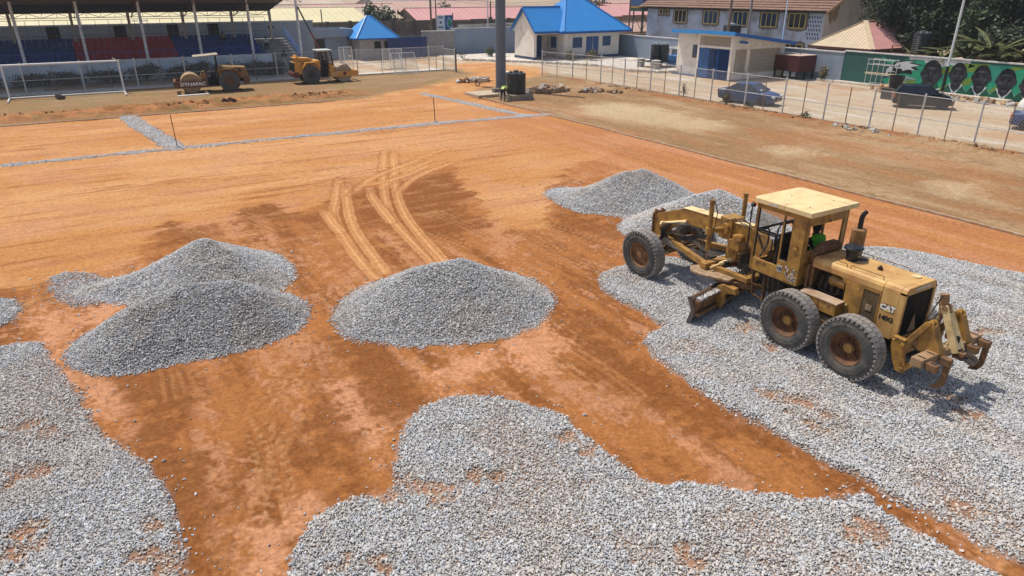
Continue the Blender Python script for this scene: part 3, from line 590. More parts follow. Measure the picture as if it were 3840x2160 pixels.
# ------------------------------------------------------------------ people: one continuous skinned body, clothes as shells over it
SKIN = M('dark_skin', (.045,.026,.018), rough=.5, var=.1)
HAIR = M('black_hair', (.012,.011,.01), rough=.8, var=.1)
def person(label, pose, mats, clothes, loc, rz=0.0, group=None, extra=None):
    """pose: joint -> point (figure faces +Y); mats: body, clothes: list of (name, material, bones, grow)"""
    J = dict(pose); R = dict(pelvis=.135, waist=.125, chest=.145, neck=.055, head0=.085, head1=.095, head2=.06)
    for s in 'lr': R.update({s+'sh':.07, s+'el':.045, s+'wr':.032, s+'hip':.10, s+'kn':.062, s+'an':.045, s+'toe':.035})
    bones = [('pelvis','waist'),('waist','chest'),('chest','neck'),('neck','head0'),('head0','head1'),('head1','head2')]
    for s in 'lr': bones += [('chest',s+'sh'),(s+'sh',s+'el'),(s+'el',s+'wr'),('pelvis',s+'hip'),(s+'hip',s+'kn'),(s+'kn',s+'an'),(s+'an',s+'toe')]
    for s in 'lr':     # palm, four unequal bent fingers and a thumb
        e, w = Vector(J[s+'el']), Vector(J[s+'wr']); d = (w-e).normalized(); side = d.cross(Vector((0,0,1)))
        side = side.normalized() if side.length > .1 else Vector((1,0,0)); dn = side.cross(d).normalized()
        J[s+'palm'] = w + d*.07; R[s+'palm'] = .03; bones.append((s+'wr',s+'palm'))
        for k,(o,l) in enumerate(((-.03,.075),(-.01,.088),(.01,.082),(.028,.064))):
            a, b = s+'f%da'%k, s+'f%db'%k; J[a] = w + d*(.07+l*.55) + side*o; J[b] = w + d*(.07+l*.85) + side*o - dn*.025; R[a] = .0095; R[b] = .0075; bones += [(s+'palm',a),(a,b)]
        J[s+'ta'] = w + d*.045 + side*(.045 if s=='r' else -.045); J[s+'tb'] = w + d*.085 + side*(.055 if s=='r' else -.055); R[s+'ta'] = .012; R[s+'tb'] = .009; bones += [(s+'palm',s+'ta'),(s+'ta',s+'tb')]
    names = [k for k in J if k != 'face']; ix = {n:i for i,n in enumerate(names)}
    me = bpy.data.meshes.new('person'); me.from_pydata([tuple(J[n]) for n in names], [(ix[a],ix[b]) for a,b in bones], [])
    tmp = bpy.data.objects.new('tmp', me); COL.objects.link(tmp)
    md = tmp.modifiers.new('skin','SKIN'); md.use_smooth_shade = True; md.branch_smoothing = .3
    for n in names:
        v = me.skin_vertices[0].data[ix[n]]; r = R[n]; v.radius = (r,r); v.use_root = (n == 'pelvis')
    sb = tmp.modifiers.new('sub','SUBSURF'); sb.levels = 1; sb.render_levels = 1
    bpy.context.view_layer.update(); dg = bpy.context.evaluated_depsgraph_get(); body = bpy.data.meshes.new_from_object(tmp.evaluated_get(dg)); bpy.data.objects.remove(tmp)
    body.name = 'person'; body.materials.clear(); body.materials.append(SKIN)
    body.polygons.foreach_set('use_smooth', [True]*len(body.polygons))
    o = bpy.data.objects.new('person', body); COL.objects.link(o); o.location = loc; o.rotation_euler = (0,0,rz); tag(o, label, 'person', group)
    # face on the head
    hd = Vector(J['head1']); up = (Vector(J['head2'])-Vector(J['head0'])).normalized(); fw = Vector(J.get('face', (0,1,0))); fw = (fw - up*fw.dot(up)).normalized(); sd = fw.cross(up)
    MB().ball(hd+fw*.088-up*.005, .02, 8, 6).build('nose', SKIN, o, smooth=True); MB().ball(hd+sd*.085-fw*.01, .028, 8, 6, (.5,.8,1.2)).build('ear', SKIN, o, smooth=True); MB().ball(hd-sd*.085-fw*.01, .028, 8, 6, (.5,.8,1.2)).build('ear', SKIN, o, smooth=True); MB().ball(hd+fw*.075-up*.055, .022, 8, 6, (1.3,.7,.6)).build('mouth', SKIN, o, smooth=True)
    [MB().ball(hd+fw*.083+sd*q*.034+up*.022, .011, 6, 5).build('eye', M('eye_white',(.5,.47,.42),rough=.3), o) for q in (-1,1)]
    if 'hair' not in (extra or ()): mb = MB(); mb.ball(hd+up*.018-fw*.012, .104, 12, 9, (1,1,1.02)); mb.v = [v for v in mb.v]; hb = mb.build('hair', HAIR, o, smooth=True)
    # clothes
    seg = [(a,b,Vector(J[a]),Vector(J[b])) for a,b in bones]
    own = []
    for p in body.polygons:
        c = p.center; best = 9; bn = None
        for a,b,A,B in seg:
            t = max(0,min(1,(c-A).dot(B-A)/max((B-A).length_squared,1e-9))); d = (c-(A+(B-A)*t)).length
            if d < best: best = d; bn = (a,b)
        own.append(bn)
    cl = []
    for nm, mat, keep, grow in clothes:
        if nm == 'shoes': cl += [('shoe',mat,[(s+'an',s+'toe')],grow) for s in 'lr']
        else: cl.append((nm,mat,keep,grow))
    for nm, mat, keep, grow in cl:
        fs = [p for p,b in zip(body.polygons, own) if b in keep]; vm = {}; mb = MB()
        for p in fs:
            for v in p.vertices:
                if v not in vm: vm[v] = len(mb.v); mb.v.append(tuple(body.vertices[v].co + body.vertices[v].normal*grow))
            mb.f.append(tuple(vm[v] for v in p.vertices)); mb.mi.append(0)
        if mb.f: mb.build(nm, mat, o, smooth=True)
    return o
def bone_sets():
    top = [('waist','chest'),('chest','neck'),('pelvis','waist')]+[('chest',s+'sh') for s in 'lr']
    return dict(torso=top, sleeve=[(s+'sh',s+'el') for s in 'lr'], long=[(s+'sh',s+'el') for s in 'lr']+[(s+'el',s+'wr') for s in 'lr'],
                leg=[('pelvis',s+'hip') for s in 'lr']+[(s+'hip',s+'kn') for s in 'lr']+[(s+'kn',s+'an') for s in 'lr']+[('pelvis','waist')],
                short=[('pelvis',s+'hip') for s in 'lr']+[(s+'hip',s+'kn') for s in 'lr']+[('pelvis','waist')], shoe=[(s+'an',s+'toe') for s in 'lr'])
BS = bone_sets()
STAND = dict(pelvis=(0,0,.92), waist=(0,.01,1.08), chest=(0,0,1.30), neck=(0,.01,1.46), head0=(0,.03,1.53), head1=(0,.035,1.62), head2=(0,.02,1.70),
   lsh=(-.19,0,1.38), lel=(-.25,-.03,1.10), lwr=(-.24,.06,.86), rsh=(.19,0,1.38), rel=(.25,-.03,1.10), rwr=(.24,.06,.86),
   lhip=(-.09,0,.84), lkn=(-.10,.03,.48), lan=(-.11,0,.08), ltoe=(-.12,.15,.04), rhip=(.09,0,.84), rkn=(.10,.03,.48), ran=(.11,0,.08), rtoe=(.12,.15,.04))
SIT = dict(pelvis=(0,0,.12), waist=(0,.0,.28), chest=(0,.05,.48), neck=(0,.08,.64), head0=(0,.10,.71), head1=(0,.11,.80), head2=(0,.09,.88),
   lsh=(-.19,.05,.56), lel=(-.24,.16,.32), lwr=(-.16,.38,.22), rsh=(.19,.05,.56), rel=(.24,.16,.32), rwr=(.16,.38,.22),
   lhip=(-.10,.05,.10), lkn=(-.14,.42,.20), lan=(-.14,.46,-.24), ltoe=(-.15,.60,-.28), rhip=(.10,.05,.10), rkn=(.14,.42,.20), ran=(.14,.46,-.24), rtoe=(.15,.60,-.28))
BEND = dict(pelvis=(0,-.12,.92), waist=(0,.06,1.00), chest=(0,.28,1.00), neck=(0,.42,.92), head0=(0,.48,.86), head1=(0,.54,.80), head2=(0,.59,.73), face=(0,-.3,-1),
   lsh=(-.19,.33,.97), lel=(-.22,.40,.68), lwr=(-.12,.50,.44), rsh=(.19,.33,.97), rel=(.22,.40,.68), rwr=(.12,.50,.44),
   lhip=(-.10,-.10,.86), lkn=(-.14,.02,.48), lan=(-.16,-.08,.08), ltoe=(-.17,.07,.04), rhip=(.10,-.10,.86), rkn=(.14,.02,.48), ran=(.16,-.08,.08), rtoe=(.17,.07,.04))
HIVIS = M('hivis_green', (.075,.40,.015), rough=.7, var=.12); DARKCL = M('dark_cloth', (.015,.015,.018), rough=.9, var=.3); GREYCL = M('grey_trousers', (.33,.33,.35), rough=.9, var=.2)
BLUECL = M('blue_cloth', (.04,.08,.22), rough=.9, var=.2); WHITECL = M('pale_cloth', (.55,.53,.5), rough=.9, var=.15); YELV = M('yellow_vest', (.55,.60,.22), rough=.7, var=.1)

# ------------------------------------------------------------------ the motor grader
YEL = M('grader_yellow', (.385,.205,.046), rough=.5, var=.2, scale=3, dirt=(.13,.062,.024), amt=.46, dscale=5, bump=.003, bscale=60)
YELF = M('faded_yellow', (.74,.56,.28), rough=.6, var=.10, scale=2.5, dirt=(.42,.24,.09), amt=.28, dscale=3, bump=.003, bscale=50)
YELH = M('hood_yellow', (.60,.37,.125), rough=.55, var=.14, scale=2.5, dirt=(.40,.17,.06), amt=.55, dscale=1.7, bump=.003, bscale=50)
RUST = M('rusty_brown', (.17,.085,.038), rough=.85, var=.35, scale=9, dirt=(.26,.15,.07), amt=.5, dscale=6, bump=.004)
GRIME = M('grimy_steel', (.035,.028,.022), rough=.8, var=.5, scale=14, dirt=(.10,.065,.035), amt=.5, dscale=8, bump=.004)
DUSTM = M('dusty_steel', (.36,.25,.15), rough=.85, var=.3, scale=8, dirt=(.16,.09,.045), amt=.5, dscale=6)
BLACKP = M('black_paint', (.012,.012,.013), rough=.5, var=.2); BLACKG = M('black_plastic', (.02,.024,.03), rough=.35, var=.2)
RUB = M('tyre_rubber', (.070,.068,.066), rough=.9, var=.25, scale=8, dirt=(.17,.14,.11), amt=.42, dscale=4, bump=.004, bscale=50)
TREAD = M('dusty_tread', (.23,.215,.205), rough=.95, var=.3, scale=10, dirt=(.30,.25,.20), amt=.5, dscale=5, bump=.006)
WHITEP = M('white_lettering', (.75,.75,.72), rough=.6, var=.1); HOSE = M('hose_rubber', (.03,.026,.022), rough=.7, var=.3, dirt=(.22,.16,.10), amt=.45)
CHROME = M('cylinder_rod', (.30,.26,.22), rough=.35, metal=.7, var=.2)
DGLASS = glass('dusty_glass', (.50,.40,.28), .30, .3)

GR = thing('motor_grader', 'large yellow six-wheeled motor grader with square cab standing on the gravel bed', 'motor grader', (13.8,8.07,.05))
def wheel_mesh(Rr=.69, hw=.185, lugs=38):
    mb = MB(); mb.lathe([(.345,-.14),(.40,-.172),(.47,-.184),(.56,-.180),(.63,-.165),(.668,-.145),(.682,-.10),(.685,0),(.682,.10),(.668,.145),(.63,.165),(.56,.180),(.47,.184),(.40,.172),(.345,.14)], 40, axis='X', close=True)
    mb.lathe([(.52,-.180),(.525,-.188),(.54,-.188),(.55,-.180)],40,axis='X',cap=False); mb.lathe([(.52,.180),(.525,.188),(.54,.188),(.55,.180)],40,axis='X',cap=False)
    mb.m = 1
    for i in range(lugs):
        for s in (-1,1):
            a = 2*math.pi*(i+.25*s)/lugs; c = Vector((s*.088, math.cos(a)*.688, math.sin(a)*.694))
            mb.cbox(c, (.155,.105,.030), rx=a+math.pi/2, rz=0)
            c2 = Vector((s*.172, math.cos(a)*.662, math.sin(a)*.662)); mb.cbox(c2, (.018,.055,.045), rx=a+math.pi/2)
    return mb.mesh('wheel', [RUB, TREAD], True)
WM = wheel_mesh()
def rim_mesh(front):
    mb = MB()
    if front: mb.lathe([(.375,.150),(.372,.165),(.350,.160),(.335,.10),(.325,.055),(.225,.050),(.215,.095),(.12,.105),(.10,.15),(0,.152)], 32, axis='X', cap=False)
    else: mb.lathe([(.375,.150),(.372,.165),(.352,.160),(.340,.09),(.30,.04),(.26,.035),(.25,.0),(.145,-.005),(.14,.05),(.02,.052),(0,.052)], 32, axis='X', cap=False)
    mb.lathe([(.36,-.15),(.36,.12)],32,axis='X',cap=False)
    for i in range(10):
        a = 2*math.pi*i/10; r = .17 if front else .20; x = .10 if front else .01
        mb.tube((x-.01,r*math.cos(a),r*math.sin(a)),(x+.025,r*math.cos(a),r*math.sin(a)),.016,6)
    return mb
RIMF = rim_mesh(True).mesh('rim', M('rim_rust', (.22,.105,.045), rough=.75, var=.4, scale=7, dirt=(.36,.20,.08), amt=.45, dscale=5), True); RIMR = rim_mesh(False).mesh('rim', M('rim_dark_rust', (.115,.052,.024), rough=.8, var=.4, scale=7, dirt=(.22,.10,.04), amt=.5, dscale=5), True)
hubm = MB().lathe([(.105,.05),(.10,.075),(0,.078)],20,axis='X',cap=False).mesh('hub_cap', YEL, True)
def wheel(x, y, front, lean=0.0, steer=0.0):
    w = inst('wheel', WM, GR, (x,y,.69), (random.random()*6 if False else 0, lean, steer if x < 0 else steer+math.pi))
    # the wheel's outer face looks along its own -X on the left side, so turn the rim inside it
    r = inst('rim', RIMF if front else RIMR, w, rot=(0,0,math.pi))
    if not front: inst('hub_cap', hubm, w, rot=(0,0,math.pi))
    return w
for x in (-1.02,1.02):
    wheel(x, 5.83, True, lean=math.radians(-4 if x < 0 else 4), steer=math.radians(3)); wheel(x, .78, False); wheel(x, -.78, False)

# running gear and frame
mb = MB()
for s in (-1,1):
    mb.cut(); mb.prism([(-1.0,.52),(-.9,.40),(.9,.40),(1.0,.52),(1.0,.84),(.85,.92),(-.85,.92),(-1.0,.84)], s*.62, s*.82, 'X')
mb.build('tandem_case', RUST, GR, bevel=.015)
mb = MB(); mb.box(-.42,.42,-1.5,.9,.66,1.0); mb.box(-.62,.62,-.35,.35,.55,.8); mb.tube((-.62,0,.69),(.62,0,.69),.14,12); mb.box(-.25,.25,.9,2.4,.75,1.2); mb.build('rear_frame', GRIME, GR, bevel=.01)
# engine block seen through the open side
mb = MB(); mb.box(-.30,.30,-.15,.70,1.0,1.62); mb.box(-.22,.22,-.1,.6,1.62,1.9)
for y in (-.02,.14,.30,.46,.6): mb.tube((-.36,y,1.45),(-.30,y,1.72),.05,8); mb.box(-.38,-.3,y-.05,y+.05,1.2,1.3)
mb.tube((-.36,-.05,1.15),(-.36,.6,1.15),.07,10); mb.tube((-.40,.52,1.05),(-.40,.70,1.3),.06,10); mb.path([(-.36,.1,1.72),(-.44,.2,1.80),(-.40,.4,1.78),(-.3,.5,1.9)],.03,8); mb.path([(-.4,.66,1.5),(-.44,.5,1.42),(-.42,.2,1.40),(-.34,0,1.5)],.02,6)
mb.build('engine', GRIME, GR)
mb = MB(); mb.tube((-.40,-.06,1.74),(-.40,.30,1.74),.125,16); mb.tube((-.40,-.09,1.74),(-.40,-.06,1.74),.10,16); mb.tube((-.40,.30,1.74),(-.40,.34,1.74),.09,16); mb.build('air_tank', YEL, GR, smooth=True)
# hood
HX = .55
mb = MB()
prof = [(-HX,1.93),(-HX,2.05),(-HX+.03,2.11),(-HX+.09,2.15),(HX-.09,2.15),(HX-.03,2.11),(HX,2.05),(HX,1.93),(HX-.02,1.93),(HX-.06,2.10),(-HX+.06,2.10),(-HX+.02,1.93)]
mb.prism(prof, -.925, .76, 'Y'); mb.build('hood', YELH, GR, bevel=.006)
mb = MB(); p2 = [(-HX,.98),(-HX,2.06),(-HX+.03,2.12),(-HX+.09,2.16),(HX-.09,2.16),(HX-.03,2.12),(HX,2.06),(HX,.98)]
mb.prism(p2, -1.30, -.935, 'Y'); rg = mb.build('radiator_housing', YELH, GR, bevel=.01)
mb = MB(); mb.box(-HX,-HX+.07,-1.42,-1.30,.98,2.06); mb.box(HX-.07,HX,-1.42,-1.30,.98,2.06); mb.prism([(-HX,2.0),(-HX,2.06),(-HX+.03,2.12),(-HX+.09,2.16),(HX-.09,2.16),(HX-.03,2.12),(HX,2.06),(HX,2.0)],-1.42,-1.30,'Y'); mb.box(-HX,HX,-1.42,-1.30,.98,1.04); mb.build('radiator_frame', YELH, GR, bevel=.008)
mb = MB()
for i in range(42): x = -HX+.08+i*(2*HX-.16)/41; mb.box(x-.003,x+.003,-1.395,-1.389,1.04,2.0)
for i in range(26): z = 1.06+i*.037; mb.box(-HX+.075,HX-.075,-1.389,-1.383,z-.003,z+.003)
mb.m = 1; mb.box(-HX+.07,HX-.07,-1.34,-1.30,1.04,2.0); mb.build('radiator_grille', [BLACKP, GRIME], GR, kind='stuff')
mb = MB(); mb.prism([(-.16,1.10),(.12,1.10),(-.02,1.50)],-1.408,-1.398,'Y'); mb.build('warning_triangle', M('faded_reflector',(.36,.20,.12),rough=.6,var=.3,dirt=(.30,.25,.18),amt=.5), GR)
# side panels of the engine bay (left and right)
for s in (-1,1):
    xo = s*HX; xi = s*(HX-.025); a, b = min(xo,xi), max(xo,xi)
    mb = MB(); mb.box(a,b,-.50,-.12,1.02,1.925); mb.prism([(-.12,1.925),(-.12,1.80),(.02,1.925)],a,b,'X'); mb.prism([(-.12,1.02),(-.12,1.35),(-.09,1.3),(-.09,1.02)],a,b,'X'); mb.build('engine_panel', YEL, GR, bevel=.006)
    mb = MB(); mb.box(a,b,-.925,-.89,1.02,1.925); mb.box(a,b,-.53,-.50,1.02,1.925); mb.box(a,b,-.89,-.53,1.02,1.06); mb.box(a,b,-.89,-.53,1.86,1.925); mb.build('grille_frame', YEL, GR)
    mb = MB(); xg = s*(HX-.012)
    for i in range(13): y = -.88+i*.029; mb.box(xg-.003,xg+.003,y-.003,y+.003,1.06,1.86)
    for i in range(27): z = 1.08+i*.030; mb.box(xg-.003,xg+.003,-.89,-.53,z-.003,z+.003)
    mb.m = 1; mb.box(s*.40-.01,s*.40+.01,-.90,-.52,1.04,1.9); mb.build('grille_mesh', [M('wire_mesh',(.24,.17,.09),rough=.7,var=.3), GRIME], GR, kind='stuff')
    mb = MB(); mb.box(a,b,.70,.76,1.0,1.93); mb.build('hood_post', RUST, GR)
mb = MB(); mb.box(-HX-.004,-HX+.004,-.78,-.64,1.42,1.55); mb.build('patch_plate', DUSTM, GR)
mb = MB(); mb.tube((-HX,-.22,1.36),(-HX-.03,-.22,1.36),.022,8); mb.cut(); mb.tube((-HX,-.40,1.8),(-HX-.015,-.40,1.8),.012,6); mb.build('panel_latch', YELF, GR)
# rails, caps, cleaner, exhaust
mb = MB()
for s in (-1,1):
    for y0,y1 in ((.66,-.02),(-.08,-.86)): mb.cut(); mb.path([(s*.46,y0,2.14),(s*.46,y0-.02 if y0>y1 else y0,2.215),(s*.46,y0-.05,2.225),(s*.46,y1+.05,2.225),(s*.46,y1+.02,2.215),(s*.46,y1,2.14)],.009,6)
mb.build('hood_rail', RUST, GR)
mb = MB(); mb.tube((.02,-.46,2.15),(.02,-.46,2.20),.055,12); mb.cbox((.02,-.46,2.215),(.14,.03,.03),rz=.5); mb.tube((.02,-.46,2.2),(.02,-.46,2.24),.03,10); mb.build('radiator_cap', GRIME, GR)
mb = MB(); mb.tube((.26,-1.12,2.16),(.26,-1.12,2.185),.09,16); mb.build('filler_lid', YELF, GR)
mb = MB(); mb.tube((.26,.10,2.151),(.26,.10,2.158),.12,20); mb.build('exhaust_hole', BLACKP, GR)
mb = MB(); mb.lathe([(.125,2.14),(.135,2.16),(.125,2.30),(.145,2.31),(.145,2.40),(.12,2.41)],24,(.02,.22,0)); mb.m = 0
mb.lathe([(.12,2.41),(.20,2.415),(.215,2.44),(.19,2.475),(.10,2.50),(0,2.505)],28,(.02,.22,0)); mb.build('air_cleaner', BLACKG, GR, smooth=True)
mb = MB(); mb.lathe([(.05,2.05),(.15,2.10),(.155,2.16),(.155,2.74),(.13,2.76),(0,2.76)],24,(.42,.42,0)); mb.build('muffler', M('hot_paint',(.30,.16,.06),rough=.75,var=.35,scale=6,dirt=(.14,.065,.03),amt=.5,dscale=4), GR, smooth=True)
mb = MB(); mb.path([(.42,.42,2.75),(.42,.42,3.02),(.435,.40,3.10),(.47,.36,3.17)],[.055,.055,.055,.045],12); mb.build('exhaust_stack', BLACKP, GR, smooth=True)
# toolbox
mb = MB(); mb.box(-.82,-.55,-.16,.74,1.10,1.38); tb = mb.build('toolbox', YEL, GR, bevel=.012)
mb = MB(); mb.prism([(-.84,1.385),(-.55,1.385),(-.55,1.42),(-.82,1.41)],-.18,.76,'Y'); mb.build('toolbox_lid', M('dusty_lid',(.42,.30,.20),rough=.9,var=.2,dirt=(.28,.16,.08),amt=.4), GR, bevel=.006)
mb = MB(); mb.box(-.832,-.821,.275,.295,1.10,1.38); [(mb.cut(), mb.box(-.836,-.821,y,y+.07,1.30,1.34)) for y in (.0,.48)]; mb.build('toolbox_clasp', RUST, GR)
mb = MB(); mb.box(-.8,-.42,-.3,.74,.94,1.05); mb.box(-.85,-.45,.70,.80,.90,1.0); mb.build('step_bracket', GRIME, GR)
# hydraulic tank between cab and hood
mb = MB(); mb.box(-.44,.40,.79,.93,1.3,2.22); mb.tube((-.30,.86,2.24),(.40,.86,2.24),.12,14); mb.box(-.2,.3,.80,.92,2.34,2.39); mb.tube((-.34,.86,2.24),(-.30,.86,2.24),.07,12); mb.build('hydraulic_tank', RUST, GR, bevel=.015)
mb = MB(); mb.tube((-.62,.80,1.0),(-.62,.80,1.95),.025,8); mb.tube((-.62,.80,1.95),(-.5,.82,1.95),.025,8); mb.build('grab_rail', RUST, GR)

# cab
CX0, CX1, CY0, CY1, CZ0, CZ1 = -.76, .76, .94, 2.32, 1.40, 3.08
cab = MB()
cab.box(CX0,CX0+.05,CY0,1.28,CZ0,CZ1)                  # wide rear column, left
cab.box(CX0,CX0+.05,1.28,CY1,CZ0,1.72); cab.box(CX0,CX0+.05,1.28,CY1,2.96,CZ1)
cab.box(CX0,CX0+.05,1.28,1.52,1.72,1.90); cab.box(CX0,CX0+.06,CY1-.07,CY1,1.72,2.96); cab.box(CX0-.005,CX0+.05,1.50,1.545,1.72,2.96)
cab.box(CX1-.05,CX1,CY0,1.02,CZ0,CZ1); cab.box(CX1-.05,CX1,1.02,CY1,CZ0,1.75); cab.box(CX1-.05,CX1,1.02,CY1,2.9,CZ1); cab.box(CX1-.06,CX1,CY1-.07,CY1,1.75,2.9); cab.box(CX1-.05,CX1,1.50,1.56,1.75,2.9)
cab.box(CX0+.05,CX1-.05,CY0,CY0+.05,CZ0,2.22); cab.box(CX0+.05,CX1-.05,CY0,CY0+.05,2.82,CZ1); cab.box(CX0+.05,CX0+.17,CY0,CY0+.05,2.22,2.82); cab.box(CX1-.17,CX1-.05,CY0,CY0+.05,2.22,2.82)
cab.box(CX0+.05,CX1-.05,CY1-.05,CY1,CZ0,1.62); cab.box(CX0+.05,CX1-.05,CY1-.05,CY1,2.94,CZ1)
cab.build('cab_shell', YEL, GR, bevel=.010)
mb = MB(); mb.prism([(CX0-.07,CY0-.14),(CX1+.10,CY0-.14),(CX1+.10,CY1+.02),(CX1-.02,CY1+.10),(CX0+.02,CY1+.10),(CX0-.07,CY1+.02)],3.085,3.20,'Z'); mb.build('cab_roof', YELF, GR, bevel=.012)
mb = MB(); [(mb.cut(), mb.cbox((x,y,3.203),(.05,.018,.006))) for x,y in ((-.45,1.15),(.45,1.2),(0,2.0))]; mb.build('roof_bolt', GRIME, GR)
mb = MB(); mb.box(CX0-.076,CX0-.069,1.72,1.95,3.10,3.165); mb.build('marker_lamp', M('dull_lens',(.55,.50,.42),rough=.4), GR, bevel=.002)
mb = MB()
for a,b in ((-.46,-.16),(.24,.56)):
    mb.cut()
    for q in (a,b): mb.box(q-.006,q+.006,CY0-.006,CY0,2.87,2.97)
    for q in (2.87,2.97): mb.box(a,b,CY0-.006,CY0,q-.006,q+.006)
mb.cut(); mb.box(-.02,.12,CY0-.01,CY0,2.83,3.06); mb.build('rear_emboss', YEL, GR)
mb = MB(); mb.box(.03,.07,CY0-.03,CY0-.01,2.84,2.89); mb.build('rear_latch', GRIME, GR)
mb = MB(); mb.box(CX0-.03,CX0,1.06,1.18,2.26,2.28); mb.box(CX0-.03,CX0,1.06,1.08,2.28,2.36); mb.box(CX0-.03,CX0-.015,1.06,1.18,2.24,2.26); mb.build('door_handle', YEL, GR)
mb = MB(); mb.box(CX0+.06,CX1-.06,CY0+.06,CY1-.06,1.42,1.46); mb.build('cab_floor', GRIME, GR)
mb = MB(); fr = [(1.285,1.91),(1.285,2.80),(1.315,2.84),(1.46,2.84),(1.495,2.80),(1.495,1.91)]
for p,q in zip(fr, fr[1:]+fr[:1]): mb.bar((CX0+.02,p[0],p[1]),(CX0+.02,q[0],q[1]),.03,.025,(1,0,0))
mb.bar((CX0+.02,1.56,2.44),(CX0+.02,2.24,2.44),.035,.05); mb.path([(CX0+.03,1.62,1.73),(CX0+.03,1.62,2.30),(CX0+.03,1.70,2.38),(CX0+.03,2.18,2.38)],.02,6)
mb.path([(CX0+.03,1.90,1.74),(CX0+.03,1.78,2.0),(CX0+.03,1.78,2.30)],.018,6); mb.bar((CX0+.02,2.24,1.74),(CX0+.02,2.24,2.95),.03); mb.build('window_frame', BLACKP, GR)
mb = MB(); mb.box(CX0+.06,CX1-.06,CY1-.03,CY1-.022,2.42,2.93); mb.build('windscreen', DGLASS, GR)
mb = MB(); mb.bar((CX0+.06,CY1-.03,2.40),(CX1-.06,CY1-.03,2.40),.04,.05); mb.path([(-.70,CY1-.03,2.36),(-.30,CY1-.03,2.36),(-.22,CY1-.03,2.28),(-.22,CY1-.03,1.95),(-.45,CY1-.03,1.64)],.022,6); mb.path([(.70,CY1-.03,2.36),(.18,CY1-.03,2.36),(.10,CY1-.03,2.28),(.10,CY1-.03,1.64)],.022,6); mb.build('windscreen_frame', BLACKP, GR)
# inside: seat, console of levers, wheel
mb = MB(); mb.box(-.06,.44,1.10,1.55,1.65,1.80); mb.box(-.06,.44,1.02,1.10,1.75,2.12); mb.box(.04,.34,1.2,1.5,1.46,1.65); mb.build('seat', M('seat_vinyl',(.025,.022,.02),rough=.6,var=.3), GR, bevel=.03)
mb = MB(); mb.prism([(1.85,1.46),(2.12,1.46),(2.05,2.25),(1.92,2.28)],-.16,.26,'X')
for i in range(6): mb.path([(-.30+i*.05,1.9,1.55),(-.40+i*.05,1.80,2.0),(-.44+i*.05,1.70,2.20)],.010,6); 
for i in range(6): mb.path([(.24+i*.05,1.95,1.6),(.30+i*.05,1.80,2.05),(.32+i*.05,1.72,2.22)],.010,6)
mb.build('control_console', GRIME, GR)
mb = MB(); pts = [(.19+.19*math.cos(t),1.78-.07*math.sin(t)*1.0,2.33+.18*math.sin(t)) for t in np.linspace(0,2*math.pi,21)]; mb.path(pts,.014,6,False); mb.bar((.19,1.78,2.33),(.19,1.95,2.2),.04); mb.bar((.01,1.78,2.33),(.37,1.78,2.33),.02); mb.build('steering_wheel', BLACKP, GR)
mb = MB(); [mb.cbox((-.52+.045*i,1.75+.03*i,1.85+.02*i),(.03,.02,.62),rx=-.5) for i in range(7)]; mb.build('lever_bank', M('lever_rubber',(.06,.045,.03),rough=.8,var=.3,dirt=(.25,.18,.10),amt=.4), GR)
mb = MB(); mb.path([(CX0-.06,CY1+.07,3.08),(CX0-.07,CY1+.10,2.8),(CX0-.06,CY1+.08,2.2),(CX0-.05,CY1+.06,1.7),(CX0+.0,CY1+.1,1.3)],.016,6); mb.path([(CX0-.04,CY1+.10,2.9),(CX0-.045,CY1+.12,2.0),(CX0,CY1+.2,1.4)],.010,6); mb.tube((CX0-.05,CY1+.04,3.0),(CX0-.05,CY1+.12,3.0),.05,12); mb.build('work_lamp', BLACKP, GR)
# cab plates and stencils
MXL = lambda y,z: frameM((CX0-.004,y,z),(0,-1,0),(0,0,1))
mb = MB(); mb.box(CX0-.006,CX0,1.38,1.52,1.60,1.76); mb.build('sign_plate', M('sign_grey',(.45,.43,.40),rough=.6,var=.15), GR)
letters('sign_letters','CE',BLACKP,GR,.10,frameM((CX0-.010,1.45,1.68),(0,-1,0),(0,0,1)),.001,.004)
mb = MB()
for k in range(14): 
    y, z = 1.0+random.random()*.17, 1.48+random.random()*.34; mb.cbox((CX0-.003,y,z),(.004,.03+.05*random.random(),.02+.05*random.random()),rx=random.uniform(-.5,.5))
for k in range(7):
    y, z = 1.22+random.random()*.09, 1.52+random.random()*.28; mb.cbox((CX0-.003,y,z),(.004,.03+.03*random.random(),.03+.05*random.random()),rx=random.uniform(-.5,.5))
mb.build('torn_sticker', M('sticker_white',(.55,.50,.42),rough=.7,var=.4,scale=25,dirt=(.12,.06,.03),amt=.5,dscale=20), GR, kind='stuff')
mb = MB(); [mb.cbox((CX0-.006,1.0+random.random()*.16,1.5+random.random()*.30),(.003,.04*random.random()+.02,.012),rx=random.uniform(-1,1)) for k in range(10)]; mb.build('sticker_print', BLACKP, GR, kind='stuff')
letters('stencil_number','JIS139',M('stencil_brown',(.16,.08,.03),rough=.8),GR,.115,MXL(1.98,1.63),.001,.003)
letters('maker_letters','CAT',WHITEP,GR,.155,frameM((-HX-.005,-1.115,1.63),(0,-1,0),(0,0,1)),.002,.008,0,1.05)
mb = MB(); mb.prism([(-1.19,1.555),(-1.03,1.555),(-1.11,1.66)],-HX-.0045,-HX-.001,'X'); mb.build('maker_triangle', M('emblem_yellow',(.70,.48,.08),rough=.6), GR)
mb = MB(); mb.prism([(-.97,1.54),(-1.27,1.54),(-1.27,1.72),(-.97,1.72)],-HX-.0008,-HX+.002,'X'); mb.build('emblem_ground', M('emblem_dark',(.10,.06,.03),rough=.8,var=.4,scale=20,dirt=(.42,.25,.07),amt=.55,dscale=14), GR)
letters('model_number','140G',BLACKP,GR,.145,frameM((-HX-.004,-1.115,1.40),(0,-1,0),(0,0,1)),.002,.006,0,1.0)
